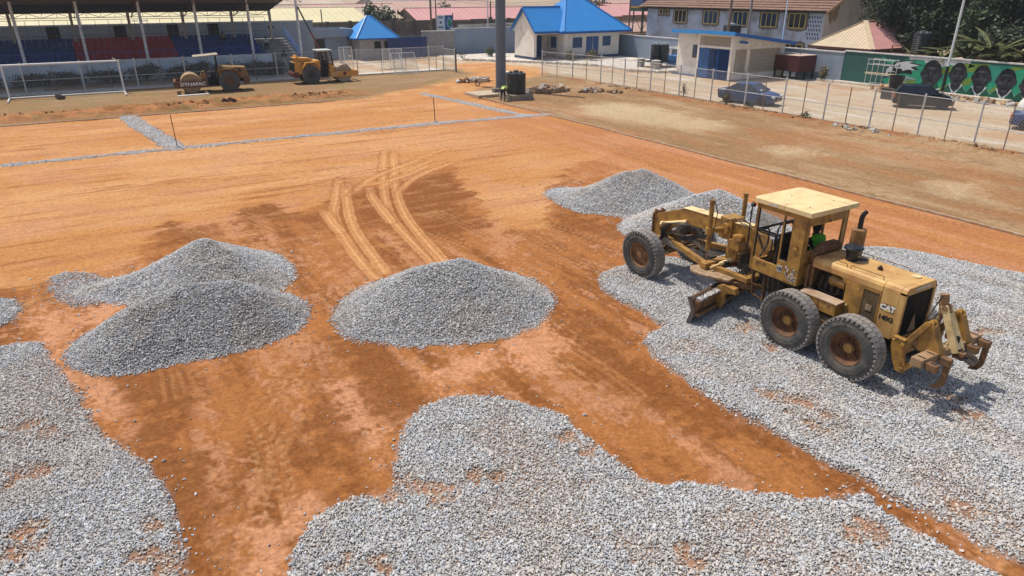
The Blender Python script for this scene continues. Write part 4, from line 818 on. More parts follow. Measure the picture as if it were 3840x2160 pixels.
letters('hood_lettering','MERTRACER',WHITEP,GR,.085,frameM((.02,-1.424,2.085),(1,0,0),(0,0,1)),.001,.002,0,1.15)

# goose-neck beam, front head, axle
mb = MB(); bw = .155
neck = [(2.30,1.30),(2.30,1.72),(2.62,2.06),(2.95,2.16),(5.28,2.06),(5.34,2.03),(6.42,1.60),(6.46,1.55),(6.44,.86),(6.02,.86),(5.95,1.22),(5.30,1.64),(3.05,1.74),(2.78,1.64),(2.50,1.30)]
mb.prism(neck, -bw, bw, 'X'); mb.build('gooseneck_beam', YEL, GR, bevel=.012)
mb = MB(); mb.prism([(2.95,2.165),(5.28,2.065),(5.28,2.075),(2.95,2.175)],-bw-.012,bw+.012,'X'); mb.build('beam_cap_plate', YELF, GR)
mb = MB(); mb.box(-.22,.22,6.02,6.46,.90,1.02); mb.cbox((0,6.44,1.25),(.40,.05,.75)); mb.tube((-.2,6.38,1.66),(.2,6.38,1.66),.05,10); [mb.box(x-.03,x+.03,6.36,6.44,1.62,1.74) for x in (-.12,.12)]; mb.build('front_head', RUST, GR, bevel=.01)
letters('beam_number','397',BLACKP,GR,.10,frameM((-bw-.004,6.1,1.2),(0,-1,0),(0,0,1)),.001,.002)
mb = MB(); mb.bar((-.84,5.83,.66),(.84,5.83,.66),.20,.20); mb.bar((-.3,5.83,.78),(.3,5.83,.78),.26,.20); mb.box(-.14,.14,5.7,6.1,.72,1.0); mb.build('front_axle', RUST, GR, bevel=.015)
mb = MB()
for z,y in ((.93,5.80),(.80,5.72),(.60,5.62)): mb.cut(); mb.tube((-.88,y,z),(-.15,y+.02,z+.03),.03,8); mb.cut(); mb.tube((.88,y,z),(.15,y+.02,z+.03),.03,8)
mb.cut(); mb.tube((-.80,5.55,.74),(.80,5.55,.74),.026,8); mb.build('tie_rod', DUSTM, GR)
mb = MB(); mb.tube((-.82,5.95,.98),(.30,5.98,1.10),.055,10); mb.build('lean_cylinder', DUSTM, GR, smooth=True)
mb = MB(); mb.tube((-.19,5.05,1.72),(-.19,5.95,1.42),.07,12); mb.tube((-.19,5.95,1.42),(-.19,6.05,1.39),.085,12); mb.build('steering_cylinder', YELF, GR, smooth=True)
# drawbar, circle, blade
mb = MB()
for s in (-1,1): mb.bar((s*.10,6.02,1.02),(s*.78,3.72,1.04),.13,.16)
mb.ball((0,6.08,1.02),.14,12,8); mb.bar((-.95,3.62,1.05),(.95,3.62,1.05),.20,.16); mb.bar((-.70,2.45,1.0),(.70,2.45,1.0),.18,.14); mb.bar((-.72,3.7,1.02),(-.62,2.45,1.0),.14,.14); mb.bar((.72,3.7,1.02),(.62,2.45,1.0),.14,.14); mb.build('drawbar', YEL, GR, bevel=.012)
mb = MB(); mb.prism([(-1.22,3.35),(-1.25,3.75),(-1.02,3.98),(-.70,3.90),(-.55,3.30),(-.62,2.75),(-.95,2.72)],.90,.96,'Z'); mb.cut(); mb.prism([(1.22,3.35),(1.25,3.75),(1.02,3.98),(.70,3.90),(.55,3.30),(.62,2.75),(.95,2.72)],.90,.96,'Z'); mb.build('shoe_plate', DUSTM, GR, bevel=.01)
mb = MB(); mb.lathe([(.70,.74),(.86,.74),(.86,.88),(.70,.88)],40,(0,3.05,0),close=True)
mb.build('circle_ring', RUST, GR, smooth=True)
bl = thing_loc = (-.27,3.19)
ang = math.atan2(.82,3.55)
ux, uy = math.cos(ang), math.sin(ang)
def BP(a, f, z): return (bl[0]+a*ux-f*uy, bl[1]+a*uy+f*ux, z)
mold = [(.10,.02),(.06,.10),(.02,.22),(.0,.36),(.03,.50),(.09,.62),(.14,.68)]
mb = MB(); n = len(mold)
for a in (-1.83,1.83):
    mb.v += [BP(a,f,z) for f,z in mold] + [BP(a,f-.03,z) for f,z in mold]
mb.f = [(i,i+1,2*n+i+1,2*n+i) for i in range(n-1)] + [(n+i+1,n+i,3*n+i,3*n+i+1) for i in range(n-1)] + [(n-1,2*n-1,4*n-1,3*n-1),(0,2*n,3*n,n)]
mb.f += [(i,n+i,n+i+1,i+1) for i in range(n-1)] + [(2*n+i,2*n+i+1,3*n+i+1,3*n+i) for i in range(n-1)]; mb.mi = [0]*len(mb.f)
mb.build('blade', M('worn_blade',(.20,.13,.08),rough=.6,var=.35,scale=5,dirt=(.10,.06,.035),amt=.5,dscale=4), GR, smooth=False)
mb = MB(); mb.bar(BP(-1.80,-.10,.60),BP(1.80,-.10,.60),.14,.08); mb.cut(); mb.bar(BP(-1.80,-.10,.26),BP(1.80,-.10,.26),.12,.08); mb.cut(); mb.bar(BP(-1.8,-.05,.44),BP(1.8,-.05,.44),.03,.28); mb.build('blade_rail', RUST, GR, bevel=.01)
mb = MB()
for a in (-1.845,1.845): 
    mb.cut(); q = [BP(a,f,z) for f,z in [(.13,.0),(.03,.36),(.17,.70),(.06,.72),(-.08,.40),(.0,.0)]]; mb.slab(q,.025)
mb.cut(); mb.bar(BP(-1.83,.10,.03),BP(1.83,.10,.03),.03,.14); mb.build('blade_edge', M('steel_edge',(.16,.14,.13),rough=.45,metal=.4,var=.3,dirt=(.08,.06,.05),amt=.4), GR)
mb = MB()
for a in (-.75,.75):
    mb.cut(); q = [BP(a,-.55,.80),BP(a,-.20,.84),BP(a,-.06,.76),BP(a,-.03,.55),BP(a,-.06,.25),BP(a,-.20,.16),BP(a,-.26,.30),BP(a,-.24,.50),BP(a,-.32,.62),BP(a,-.60,.66)]
    n0 = len(mb.v); mb.v += [tuple(Vector(p)+Vector((ux,uy,0))*.09) for p in q]+[tuple(Vector(p)-Vector((ux,uy,0))*.09) for p in q]; k = len(q)
    mb.f += [tuple(n0+i for i in range(k)), tuple(n0+2*k-1-i for i in range(k))]+[(n0+i,n0+k+i,n0+k+(i+1)%k,n0+(i+1)%k) for i in range(k)]; mb.mi += [0]*(k+2)
mb.build('circle_arm', YEL, GR, bevel=.015)
x, y = [], []
for k in range(260): a = rng.uniform(-1.75,-.35); p = BP(a,-.10+rng.uniform(-.07,.07),.665); x.append(p)
sx = np.array(x); o = stones('stones', sx[:,0], sx[:,1], sx[:,2]+rng.uniform(-.01,.02,len(sx)), rng.uniform(.03,.06,len(sx)), tints(sx[:,0],sx[:,1],.50), GR)
# lift gear on the beam
mb = MB(); mb.box(-.24,.24,3.45,3.85,1.66,2.24); mb.tube((-.30,3.65,1.95),(.30,3.65,1.95),.16,16); mb.box(-.34,.34,3.05,3.30,1.5,1.9); mb.prism([(3.15,1.2),(3.5,1.2),(3.45,1.75),(3.1,1.7)],-.30,-.22,'X'); mb.prism([(3.15,1.2),(3.5,1.2),(3.45,1.75),(3.1,1.7)],.22,.30,'X'); mb.tube((-.34,3.30,1.45),(.34,3.30,1.45),.09,12); mb.tube((-.36,3.1,1.85),(-.22,3.1,1.85),.10,14); mb.build('lift_saddle', YEL, GR, bevel=.015)
for s in (-1,1):
    mb = MB(); mb.tube((s*.62,3.82,1.42),(s*.62,3.84,2.70),.062,14); mb.tube((s*.62,3.84,2.66),(s*.62,3.84,2.73),.072,14); mb.tube((s*.62,3.82,1.38),(s*.62,3.82,1.46),.07,14); c = mb.build('lift_cylinder', YEL, GR, smooth=True)
    mb = MB(); mb.tube((s*.62,3.81,1.02),(s*.62,3.82,1.42),.028,10); mb.ball((s*.62,3.81,1.02),.06,10,6); mb.build('rod', CHROME, c, smooth=True)
    mb = MB(); mb.tube((s*.24,3.70,1.92),(s*.56,3.83,1.90),.075,12); mb.lathe([(.10,1.82),(.10,1.98)],14,(s*.62,3.83,0)); mb.build('cylinder_yoke', YEL, GR, smooth=True)
mb = MB(); mb.tube((.20,3.2,1.3),(-.62,3.35,1.12),.06,12); mb.tube((-.62,3.35,1.12),(-.90,3.40,1.06),.03,8); mb.build('side_shift_cylinder', YELF, GR, smooth=True)
mb = MB(); mb.lathe([(.14,1.0),(.16,1.1),(.16,1.3),(.09,1.34),(0,1.34)],16,(.05,3.05,0)); mb.box(-.25,-.02,2.75,3.1,1.02,1.2); mb.cut(); mb.tube((-.45,3.3,1.05),(-.45,3.3,1.2),.09,12); mb.cut(); mb.box(-.5,-.3,3.75,4.05,1.05,1.16); mb.lathe([(.11,1.08),(.11,1.16),(0,1.17)],14,(-.30,3.95,0)); mb.build('circle_drive', GRIME, GR, bevel=.01)
mb = MB(); r_ = random.Random(3)
for k in range(9):
    x0 = -.17-.02*k; mb.path([(x0,5.2-.05*k,1.72),(x0-.10,5.55+.03*k,1.55),(x0-.16,5.75,1.25-.03*k),(x0-.10-.02*k,5.5-.1*k,.98),(-.2-.01*k,4.9-.15*k,1.05)],.016,6)
for k in range(6): mb.path([(-.18+.05*k,5.4,1.15),(-.15+.05*k,4.8,1.20+.02*k),(-.2+.06*k,4.3,1.10),(-.25+.07*k,3.7,1.18)],.016,6)
mb.path([(-.62,3.86,2.62),(-.56,3.80,2.66),(-.50,3.74,2.4),(-.52,3.75,2.0),(-.35,3.6,2.16),(-.2,3.4,2.28),(-.16,3.2,2.2)],.014,6); mb.path([(-.62,3.86,1.5),(-.53,3.78,1.6),(-.53,3.76,2.0)],.014,6)
for k in range(5): mb.path([(-.2+.04*k,3.3,2.24),(-.25+.03*k,3.0,2.32-.02*k),(-.2,2.7,2.18),(-.2+.03*k,2.4,1.7)],.014,6)
for k in range(6): mb.path([(-.55+.12*k,2.35,1.42),(-.58+.12*k,2.5,1.1+.03*k),(-.5+.1*k,2.75,.95),(-.4+.1*k,3.0,1.05)],.015,6)
for k in range(4): mb.path([(-.7,1.9-.15*k,1.40),(-.74,1.85-.15*k,1.1),(-.55,1.7-.1*k,.85),(-.3,1.6,1.0)],.014,6)
mb.build('hydraulic_hose', HOSE, GR, smooth=True, kind='stuff')
mb = MB(); mb.bar((-.60,2.30,1.40),(-.56,2.25,.70),.10,.03); mb.bar((-.52,1.95,1.40),(-.60,1.90,.62),.09,.03); mb.bar((-.62,2.28,.98),(-.55,1.92,.98),.03); mb.bar((-.60,2.27,.72),(-.60,1.90,.66),.03); mb.build('cab_step', RUST, GR)
mb = MB(); mb.bar((-.70,1.5,1.40),(-.25,1.3,.95),.07); mb.bar((.70,1.5,1.40),(.25,1.3,.95),.07); mb.box(-.70,.70,1.0,2.25,1.34,1.40); mb.bar((-.5,2.1,1.36),(-.2,2.4,.9),.06); mb.build('cab_mount', GRIME, GR)

# ripper at the back
mb = MB()
for s in (-1,1):
    mb.cut(); mb.prism([(-1.42,.96),(-1.42,1.10),(-1.62,1.16),(-1.74,1.10),(-1.72,.80),(-1.84,.56),(-1.76,.44),(-1.62,.46),(-1.50,.70)], s*.60, s*.70, 'X')
    mb.box(min(s*.60,s*.72),max(s*.60,s*.72),-1.70,-1.44,1.15,1.19); mb.tube((s*.56,-1.66,1.06),(s*.74,-1.66,1.06),.045,10); mb.tube((s*.56,-1.74,.54),(s*.74,-1.74,.54),.05,10)
mb.cut(); mb.box(-.60,.60,-1.60,-1.44,.74,.98); mb.build('ripper_mount', YEL, GR, bevel=.012)
mb = MB(); mb.box(-1.08,1.10,-2.28,-2.05,.92,1.10); mb.build('ripper_beam', M('worn_ripper',(.30,.18,.09),rough=.75,var=.35,scale=6,dirt=(.40,.28,.17),amt=.45,dscale=5), GR, bevel=.015)
mb = MB()
for x in (-.93,-.45,.03,.53,.98): mb.cut(); mb.box(x-.07,x+.07,-2.52,-2.30,.90,1.06)
mb.build('shank_holder', RUST, GR, bevel=.02)
mb = MB()
for x in (-.93,-.62,.03,.53,.98): mb.cut(); mb.box(x-.02,x+.02,-2.26,-2.10,1.1005,1.104); mb.cut(); mb.box(x-.02,x+.02,-2.48,-2.36,1.0605,1.064)
mb.build('shank_slot', BLACKP, GR)
for x in (-.45,.98):
    mb = MB(); mb.prism([(-2.52,1.0),(-2.40,1.0),(-2.40,.62),(-2.34,.44),(-2.24,.36),(-2.26,.32),(-2.42,.36),(-2.50,.50)],x-.035,x+.035,'X'); mb.build('ripper_shank', RUST, GR, bevel=.01)
mb = MB(); mb.slab([(-.05,-2.30,1.0),(.13,-2.30,1.0),(.13,-2.72,.88),(-.05,-2.72,.88)],.03); mb.cut(); mb.slab([(.20,-2.30,1.03),(.34,-2.30,1.03),(.34,-2.66,.86),(.20,-2.66,.86)],.03); mb.build('ripper_tooth', GRIME, GR)
for x in (-.44,.56):
    mb = MB()
    for d in (-.07,.07): mb.prism([(-1.86,1.0),(-2.28,1.0),(-2.30,1.10),(-2.04,1.66),(-1.96,1.69),(-1.90,1.64),(-1.84,1.30)],x+d-.018,x+d+.018,'X')
    mb.bar((x,-2.29,1.06),(x,-2.06,1.60),.13,.035,(0,1,0)); mb.tube((x-.12,-1.96,1.62),(x+.12,-1.96,1.62),.05,12); mb.build('ripper_tower', YEL, GR, bevel=.008)
for s,x in ((-1,-.44),(1,.56)):
    mb = MB(); mb.bar((s*.62,-1.66,1.08),(x+s*.10,-1.95,1.62),.07,.11); mb.build('ripper_link', YEL, GR, bevel=.01)
    mb = MB(); mb.bar((s*.62,-1.74,.54),(s*.62,-2.10,.98),.08,.12); mb.build('lower_link', YEL, GR, bevel=.01)
mb = MB()
for d in (-.10,.10): mb.bar((.05+d*.7,-1.92,1.88),(.05+d*1.2,-2.36,1.02),.04,.14,(0,1,0))
mb.slab([(-.02,-2.02,1.74),(.12,-2.02,1.74),(.17,-2.36,1.08),(-.07,-2.36,1.08)],.03); mb.build('center_tower', YELF, GR, bevel=.008)
mb = MB(); mb.box(.03,.07,-2.33,-2.20,1.10,1.34); mb.build('tower_slot', BLACKP, GR)
mb = MB(); mb.tube((.05,-1.90,1.70),(.05,-1.84,2.10),.085,16); mb.tube((.05,-1.70,.95),(.05,-1.90,1.72),.05,10); mb.tube((-.06,-1.95,1.84),(.16,-1.95,1.84),.06,10); c = mb.build('ripper_cylinder', M('cylinder_rust',(.27,.15,.07),rough=.7,var=.3,dirt=(.42,.28,.14),amt=.4), GR, smooth=True)
mb = MB(); mb.path([(-.05,-1.86,2.08),(-.12,-1.82,1.9),(-.25,-1.70,1.4),(-.3,-1.58,.95)],.014,6); mb.path([(.12,-1.86,1.8),(.0,-1.75,1.5),(-.15,-1.6,1.1)],.014,6); mb.path([(-.15,-1.55,.9),(-.25,-1.9,.7),(-.1,-2.0,.9)],.014,6); mb.build('ripper_hose', HOSE, GR, smooth=True)
mb = MB(); mb.tube((-.48,-2.1,1.1),(-.40,-2.14,1.24),.014,6); mb.cut(); mb.tube((-.22,-2.2,1.1),(-.14,-2.22,1.24),.014,6); mb.cut(); mb.box(.2,.34,-2.2,-2.1,1.1,1.22); mb.build('locking_pin', YELF, GR)

# the driver
drv = dict(SIT); drv.update(lwr=(-.15,.46,.42), rwr=(.15,.46,.42), lel=(-.26,.20,.36), rel=(.26,.20,.36), face=(0,1,-.1))
person('person in a bright green vest sitting in the grader cab at the controls', drv, None, [('shirt',DARKCL,BS['torso']+BS['long'],.012),('vest',HIVIS,BS['torso'],.028),('trousers',DARKCL,BS['leg'],.014),('shoes',DARKCL,BS['shoe'],.012)], (13.8+.20,8.07+1.22,.05+1.76))
# ------------------------------------------------------------------ fences
GALV = M('galvanised_white', (.60,.60,.58), rough=.6, var=.12, scale=2, dirt=(.36,.28,.20), amt=.35, dscale=4); ANGLE = M('rusty_angle', (.26,.19,.14), rough=.8, var=.3); WIRE = M('link_wire', (.50,.48,.45), rough=.6, var=.1)
BLUEP = M('blue_paint', (.012,.11,.42), rough=.5, var=.15, dirt=(.10,.10,.12), amt=.25); WALLB = M('blue_grey_render', (.25,.31,.39), rough=.9, var=.14, scale=.8, dirt=(.30,.28,.26), amt=.35, dscale=.8, bump=.004)
CREAM = M('cream_render', (.80,.73,.63), rough=.9, var=.06, scale=1.2, dirt=(.50,.38,.27), amt=.28, dscale=.9); COPING = M('coping', (.62,.60,.57), rough=.9, var=.15, dirt=(.3,.27,.24), amt=.4)
SKIRT = M('blue_skirting', (.030,.065,.14), rough=.8, var=.2, dirt=(.25,.18,.12), amt=.3); CEMENT = M('cement', (.30,.28,.26), rough=.95, var=.2, scale=2, bump=.005); DARK = M('dark_opening', (.012,.012,.014), rough=.9, var=.2)
def linkfence(name, label, pts, thin, h, group, wire=.0055, pitch=.125):
    """pts: thick posts; thin: thin posts; a top and a middle rail and one mesh of crossed wires"""
    f = thing(name, label, 'fence', (pts[0][0],pts[0][1],0), 0, group); o = f.location
    L = lambda p,z: (p[0]-o.x, p[1]-o.y, z)
    for p in pts: mb = MB(); mb.tube(L(p,-.1),L(p,h+.06),.055,8); mb.ball(L(p,h+.06),.057,8,4); mb.build('post', GALV, f, smooth=True)
    for p in thin: mb = MB(); mb.bar(L(p,-.1),L(p,h),.045); mb.build('thin_post', ANGLE, f)
    for a,b in zip(pts[:-1],pts[1:]):
        for z in (h-.02,h*.46): mb = MB(); mb.bar(L(a,z),L(b,z),.04); mb.build('rail', GALV, f)
    mb = MB()
    for a,b in zip(pts[:-1],pts[1:]):
        a = Vector((a[0],a[1],0))-o; b = Vector((b[0],b[1],0))-o; l = (b-a).length; u = (b-a)/l; H = h-.08; k = int((l+H)/pitch)
        for i in range(k):
            for s in (0,1):
                t0 = -H+i*pitch; t1 = t0+H; z0, z1 = .06, .06+H
                if t0 < 0: z0 -= t0; t0 = 0
                if t1 > l: z1 -= t1-l; t1 = l
                if t1-t0 < .03: continue
                p, q = (a+u*t0+Vector((0,0,z0)), a+u*t1+Vector((0,0,z1))) if s == 0 else (a+u*t0+Vector((0,0,2*.06+H-z0)), a+u*t1+Vector((0,0,2*.06+H-z1)))
                mb.path([p,q],wire,3,False)
    mb.build('chain_link', WIRE, f, kind='stuff'); return f
RY = [58.7,54.9,51.4,48.1,44.7,41.3,37.9,34.6,31.3,28.1,24.9,21.9,18.8,15.8,12.8]
RX = lambda y: 40.35 - 1.7*max(0,(y-51)/8)**1.3
rp = [(RX(y),y) for y in RY]; rt = [((a[0]+b[0])/2,(a[1]+b[1])/2) for a,b in zip(rp[:-1],rp[1:])]
linkfence('chain_link_fence','long chain link fence with white posts along the bare verge at the right', rp, rt, 2.3, 'chain link fences', .005, .15)
lx = [-12.3,-8.3,-4.3,-.22,3.81,7.67,11.7,15.61,23.45,31.24,32.9]
lp = [(x,68.9) for x in lx]; ltn = [((a[0]+b[0])/2,68.9) for a,b in zip(lp[:-1],lp[1:])]+[(18.2,68.9),(20.8,68.9),(26,68.9),(28.6,68.9)]
linkfence('chain_link_fence','chain link fence in front of the grandstand behind the rollers', lp, ltn, 2.4, 'chain link fences', .0045, .16)
linkfence('chain_link_fence','short return of chain link fence ending at a dark post beside the sand track', [(32.9,68.9),(33.0,66.3)], [], 2.2, 'chain link fences', .006, .14)

# ------------------------------------------------------------------ grandstand
GS = thing('grandstand', 'long roofed grandstand with rows of blue and red bucket seats', 'grandstand', (5,76.2,0))
L = lambda x,y,z: (x-5, y-76.2, z)
def bb(mb,x0,x1,y0,y1,z0,z1): return mb.box(x0-5,x1-5,y0-76.2,y1-76.2,z0,z1)
SX0, SX1 = -16.0, 16.9
WALLW = M('stand_wall', (.72,.79,.86), rough=.9, var=.12, scale=1, dirt=(.36,.36,.36), amt=.35, dscale=1.2)
mb = MB(); bb(mb,SX0,SX1,76.0,76.25,0,1.82); mb.build('front_wall', WALLW, GS)
ROWS = 7
for i in range(ROWS):
    mb = MB(); bb(mb,SX0,SX1,76.3+i*.85,77.15+i*.85,0,1.0+i*.27); mb.build('terrace_step', CEMENT, GS)
SEATB = M('seat_blue', (.010,.045,.21), rough=.55, var=.2); SEATR = M('seat_red', (.42,.020,.024), rough=.55, var=.2)
def seat_mesh(m):
    mb = MB(); mb.slab([(-.25,-.02,.38),(.25,-.02,.38),(.25,.40,.34),(-.25,.40,.34)],.06); mb.slab([(-.25,.38,.33),(.25,.38,.33),(.23,.50,.86),(-.23,.50,.86)],.04); mb.box(-.05,.05,.1,.3,0,.30); return mb.mesh('seat', m)
smb, smr = seat_mesh(SEATB), seat_mesh(SEATR)
for r in range(ROWS):
    for k in range(42):
        x = -6.1+k*.545; red = -.45 < x-.02*r < 8.05+.05*r
        inst('seat', smr if red else smb, GS, (x-5, 76.3+r*.85+.30-76.2, 1.0+r*.27))
mb = MB()
for r in range(ROWS):
    for k in range(16): x = -6.1-.545*(k+1); s = MB(); mb.slab([L(x-.21,76.6+r*.85,1.36+r*.27),L(x+.21,76.6+r*.85,1.36+r*.27),L(x+.21,77.0+r*.85,1.33+r*.27),L(x-.21,77.0+r*.85,1.33+r*.27)],.05); mb.slab([L(x-.21,76.96+r*.85,1.33+r*.27),L(x+.21,76.96+r*.85,1.33+r*.27),L(x+.18,77.07+r*.85,1.76+r*.27),L(x-.18,77.07+r*.85,1.76+r*.27)],.04)
mb.build('outer_seats', SEATB, GS, kind='stuff')
mb = MB(); bb(mb,SX0,23.7,84.0,84.3,0,4.55); mb.build('rear_wall', WALLB, GS)
mb = MB(); bb(mb,SX0,23.75,83.9,84.4,4.55,4.68); mb.build('wall_coping', COPING, GS)
mb = MB(); bb(mb,SX0,SX1+3,82.2,84.0,0,2.9); mb.build('walkway', CEMENT, GS)
for x in (-1.8,4.0,8.9,12.9,-8): mb = MB(); bb(mb,x-.55,x+.55,83.97,83.995,2.9,4.5); mb.build('doorway', DARK, GS)
# stairs at the right end
for i in range(10): mb = MB(); bb(mb,SX1+.05,19.9,75.9+i*.66,75.9+(i+1)*.66+.02*(i==9),0,.75+i*.24); mb.build('stair_tread', CEMENT, GS)
mb = MB(); bb(mb,19.95,20.15,75.9,84.0,0,.9); mb.build('stair_curb', WALLB, GS)
# railings
mb = MB(); mb.bar(L(SX0,76.12,2.55),L(16.4,76.12,2.55),.05); mb.build('front_rail', BLUEP, GS)
for k in range(34): x = 16.3-k*.95; mb = MB(); mb.bar(L(x,76.12,1.8),L(x,76.12,2.55),.04); mb.build('rail_post', BLUEP, GS)
RUSTB = M('rust_rail',(.20,.10,.05),rough=.8,var=.3)
for z in (3.75,5.15): mb = MB(); mb.bar(L(SX0,82.25,z),L(18.0,82.25,z),.05); mb.build('rear_rail', RUSTB, GS)
for k in range(30): x = 18-k*1.15; mb = MB(); mb.bar(L(x,82.25,2.9),L(x,82.25,5.15),.035); mb.build('rear_rail_post', BLUEP, GS)
for s,x in ((0,19.95),): 
    for z in (.55,.95): mb = MB(); mb.bar(L(x,75.9,.85+z),L(x,82.4,3.1+z),.05); mb.build('stair_rail', BLUEP, GS)
    for k in range(8): y = 76+k*.9; z = .85+(y-75.9)*.346; mb = MB(); mb.bar(L(x,y,z-.3),L(x,y,z+.95),.045); mb.build('stair_rail_post', BLUEP, GS)
# posts and roof
POSTW = M('post_white',(.74,.77,.80),rough=.7,var=.12,dirt=(.38,.33,.28),amt=.35)
for x in (-13.9,-9.1,-4.27,.52,5.45,10.2,15.05,19.85): mb = MB(); mb.tube(L(x,75.7,0),L(x,75.7,7.35),.13,10); mb.box(x-5-.28,x-5+.28,-.78,-.22,0,.35); mb.build('roof_post', POSTW, GS, smooth=True)
for x in (-9.9,-5.0,-.05,4.85,9.8,14.6,18.55): mb = MB(); bb(mb,x-.12,x+.12,82.0,82.25,2.9,5.95); mb.build('rear_post', M('rear_post_paint',(.40,.36,.32),rough=.9,var=.2), GS)
def rz(y): return 5.78+(82.6-y)*.165
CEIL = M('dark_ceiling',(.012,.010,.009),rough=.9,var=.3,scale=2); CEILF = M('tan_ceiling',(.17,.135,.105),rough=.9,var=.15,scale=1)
RX1 = 18.55
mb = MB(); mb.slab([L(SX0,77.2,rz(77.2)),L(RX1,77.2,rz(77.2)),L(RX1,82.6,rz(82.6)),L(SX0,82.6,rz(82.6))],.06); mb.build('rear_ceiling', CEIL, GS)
mb = MB(); mb.slab([L(SX0,70.5,rz(70.5)),L(RX1,70.5,rz(70.5)),L(RX1,77.19,rz(77.19)),L(SX0,77.19,rz(77.19))],.06); mb.build('front_ceiling', CEILF, GS)
mb = MB(); mb.slab([L(SX0-.3,70.2,rz(70.2)+.35),L(RX1+.15,70.2,rz(70.2)+.35),L(RX1+.15,83.4,rz(83.4)+.35),L(SX0-.3,83.4,rz(83.4)+.35)],.06); mb.build('roof', M('roof_sheet',(.40,.36,.30),rough=.6,var=.2), GS)
mb = MB(); mb.slab([L(RX1+.02,70.4,rz(70.4)-.1),L(RX1+.02,82.8,rz(82.8)-.1),L(RX1+.02,82.8,rz(82.8)+.3),L(RX1+.02,70.4,rz(70.4)+.3)],.05); mb.build('gable_board', CEIL, GS)
for x in (-9.5,-4.6,.3,5.2,10.0,14.9):
    mb = MB()
    for k in range(9):
        y0, y1 = 71+k*1.3, 71+(k+1)*1.3
        mb.bar(L(x,y0,rz(y0)-.5),L(x,y1,rz(y1)-.5),.06)
        mb.bar(L(x,y0,rz(y0)-(.5 if k%2 else .05)),L(x,y1,rz(y1)-(.05 if k%2 else .5)),.05)
    mb.build('roof_truss', RUSTB, GS)
mb = MB(); z0 = 5.35; mb.bar(L(SX0,82.15,z0),L(18.4,82.15,z0),.06); mb.bar(L(SX0,82.15,z0+.42),L(18.4,82.15,z0+.42),.06)
for k in range(28): x = 18.4-k*1.22; mb.bar(L(x,82.15,z0 if k%2 else z0+.42),L(x-1.22,82.15,z0+.42 if k%2 else z0),.045); mb.bar(L(x,82.15,z0),L(x,82.15,z0+.42),.04)
mb.build('rear_truss', RUSTB, GS)
# lattice ladder leaning on the end post
ld = thing('lattice_ladder','tall lattice ladder, black above and red below, leaning on the last grandstand post','ladder',(21.3,75.2,0)); a, b = Vector((.75,-.5,.9)), Vector((-1.35,.35,6.25)); sd = Vector((.2,.35,0))
for s,(m,t0,t1) in ((0,(M('ladder_red',(.26,.05,.04),rough=.7,var=.3),0,.55)),(1,(M('ladder_dark',(.05,.05,.055),rough=.7,var=.3),.55,1))):
    for q in (-.18,.18): mb = MB(); mb.bar(a.lerp(b,t0)+sd*q*2,a.lerp(b,t1)+sd*q*2,.08); mb.build('stile', m, ld)
    n = 9
    for k in range(n):
        t = t0+(t1-t0)*(k+.3)/n; u = t0+(t1-t0)*(k+.9)/n; mb = MB(); mb.bar(a.lerp(b,t)-sd*.36,a.lerp(b,u)+sd*.36,.05); mb.bar(a.lerp(b,t)+sd*.36,a.lerp(b,t)-sd*.36,.05); mb.build('rung', m, ld)
# flat-roofed office beside the stand
OF = thing('flat_roof_office','low blue-grey flat-roofed block with a dark doorway right of the grandstand','building',(26,87,0))
mb = MB(); mb.box(-2.3,2.6,0,4,0,2.6); mb.build('wall', WALLB, OF); mb = MB()
for (x0,x1,y0,y1) in ((-2.6,3.2,-.7,-.5),(-2.6,-2.4,-.5,4),(3.0,3.2,-.5,4),(-2.6,3.2,4,4.2)): mb.box(x0,x1,y0,y1,2.6,3.5)
mb.build('parapet', WALLB, OF); mb = MB(); mb.box(-2.4,3.0,-.5,4,2.6,3.0); mb.build('roof_slab', M('roof_cement',(.34,.29,.23),rough=.95,var=.25), OF)
mb = MB(); mb.box(-2.0,-.3,-.02,.0,.0,2.4); mb.build('doorway', M('brown_shade',(.05,.035,.025),rough=.9), OF); mb = MB(); mb.box(-.28,-.2,-.06,0,0,2.5); mb.build('door_post', BLUEP, OF)

# ------------------------------------------------------------------ roofs made of sheets with standing ribs
def ribs(mb, quad, step, w=.05, h=.035):
    """ribs that run from the eave (q0-q1) to the ridge (q3-q2)"""
    q = [Vector(a) for a in quad]; e = q[1]-q[0]; n = max(2,int(e.length/step)); nrm = e.cross(q[3]-q[0]).normalized()
    if nrm.z < 0: nrm = -nrm
    for i in range(n+1):
        t = i/n; mb.bar(q[0].lerp(q[1],t)+nrm*h*.5, q[3].lerp(q[2],t)+nrm*h*.5, w, h, nrm)
def hip_ribs(mb, tri_eave, apex_a, apex_b, step, w=.05, h=.035):
    a, b = [Vector(p) for p in tri_eave]; A, B = Vector(apex_a), Vector(apex_b); e = b-a; L_ = e.length; u = e/L_
    nrm = e.cross(A-a).normalized(); nrm = nrm if nrm.z > 0 else -nrm; up = nrm.cross(u).normalized(); up = up if up.z > 0 else -up
    ta, tb = (A-a).dot(u), (B-a).dot(u); H = (A-a).dot(up); n = max(2,int(L_/step))
    for i in range(1,n):
        t = L_*i/n; hh = H if ta <= t <= tb else (H*t/ta if t < ta else H*(L_-t)/max(1e-6,L_-tb))
        if hh > .1: mb.bar(a+u*t+nrm*h*.5, a+u*t+up*hh+nrm*h*.5, w, h, nrm)
RBLUE = M('roof_blue', (.030,.255,.63), rough=.5, var=.07, scale=.8, spec=.5)
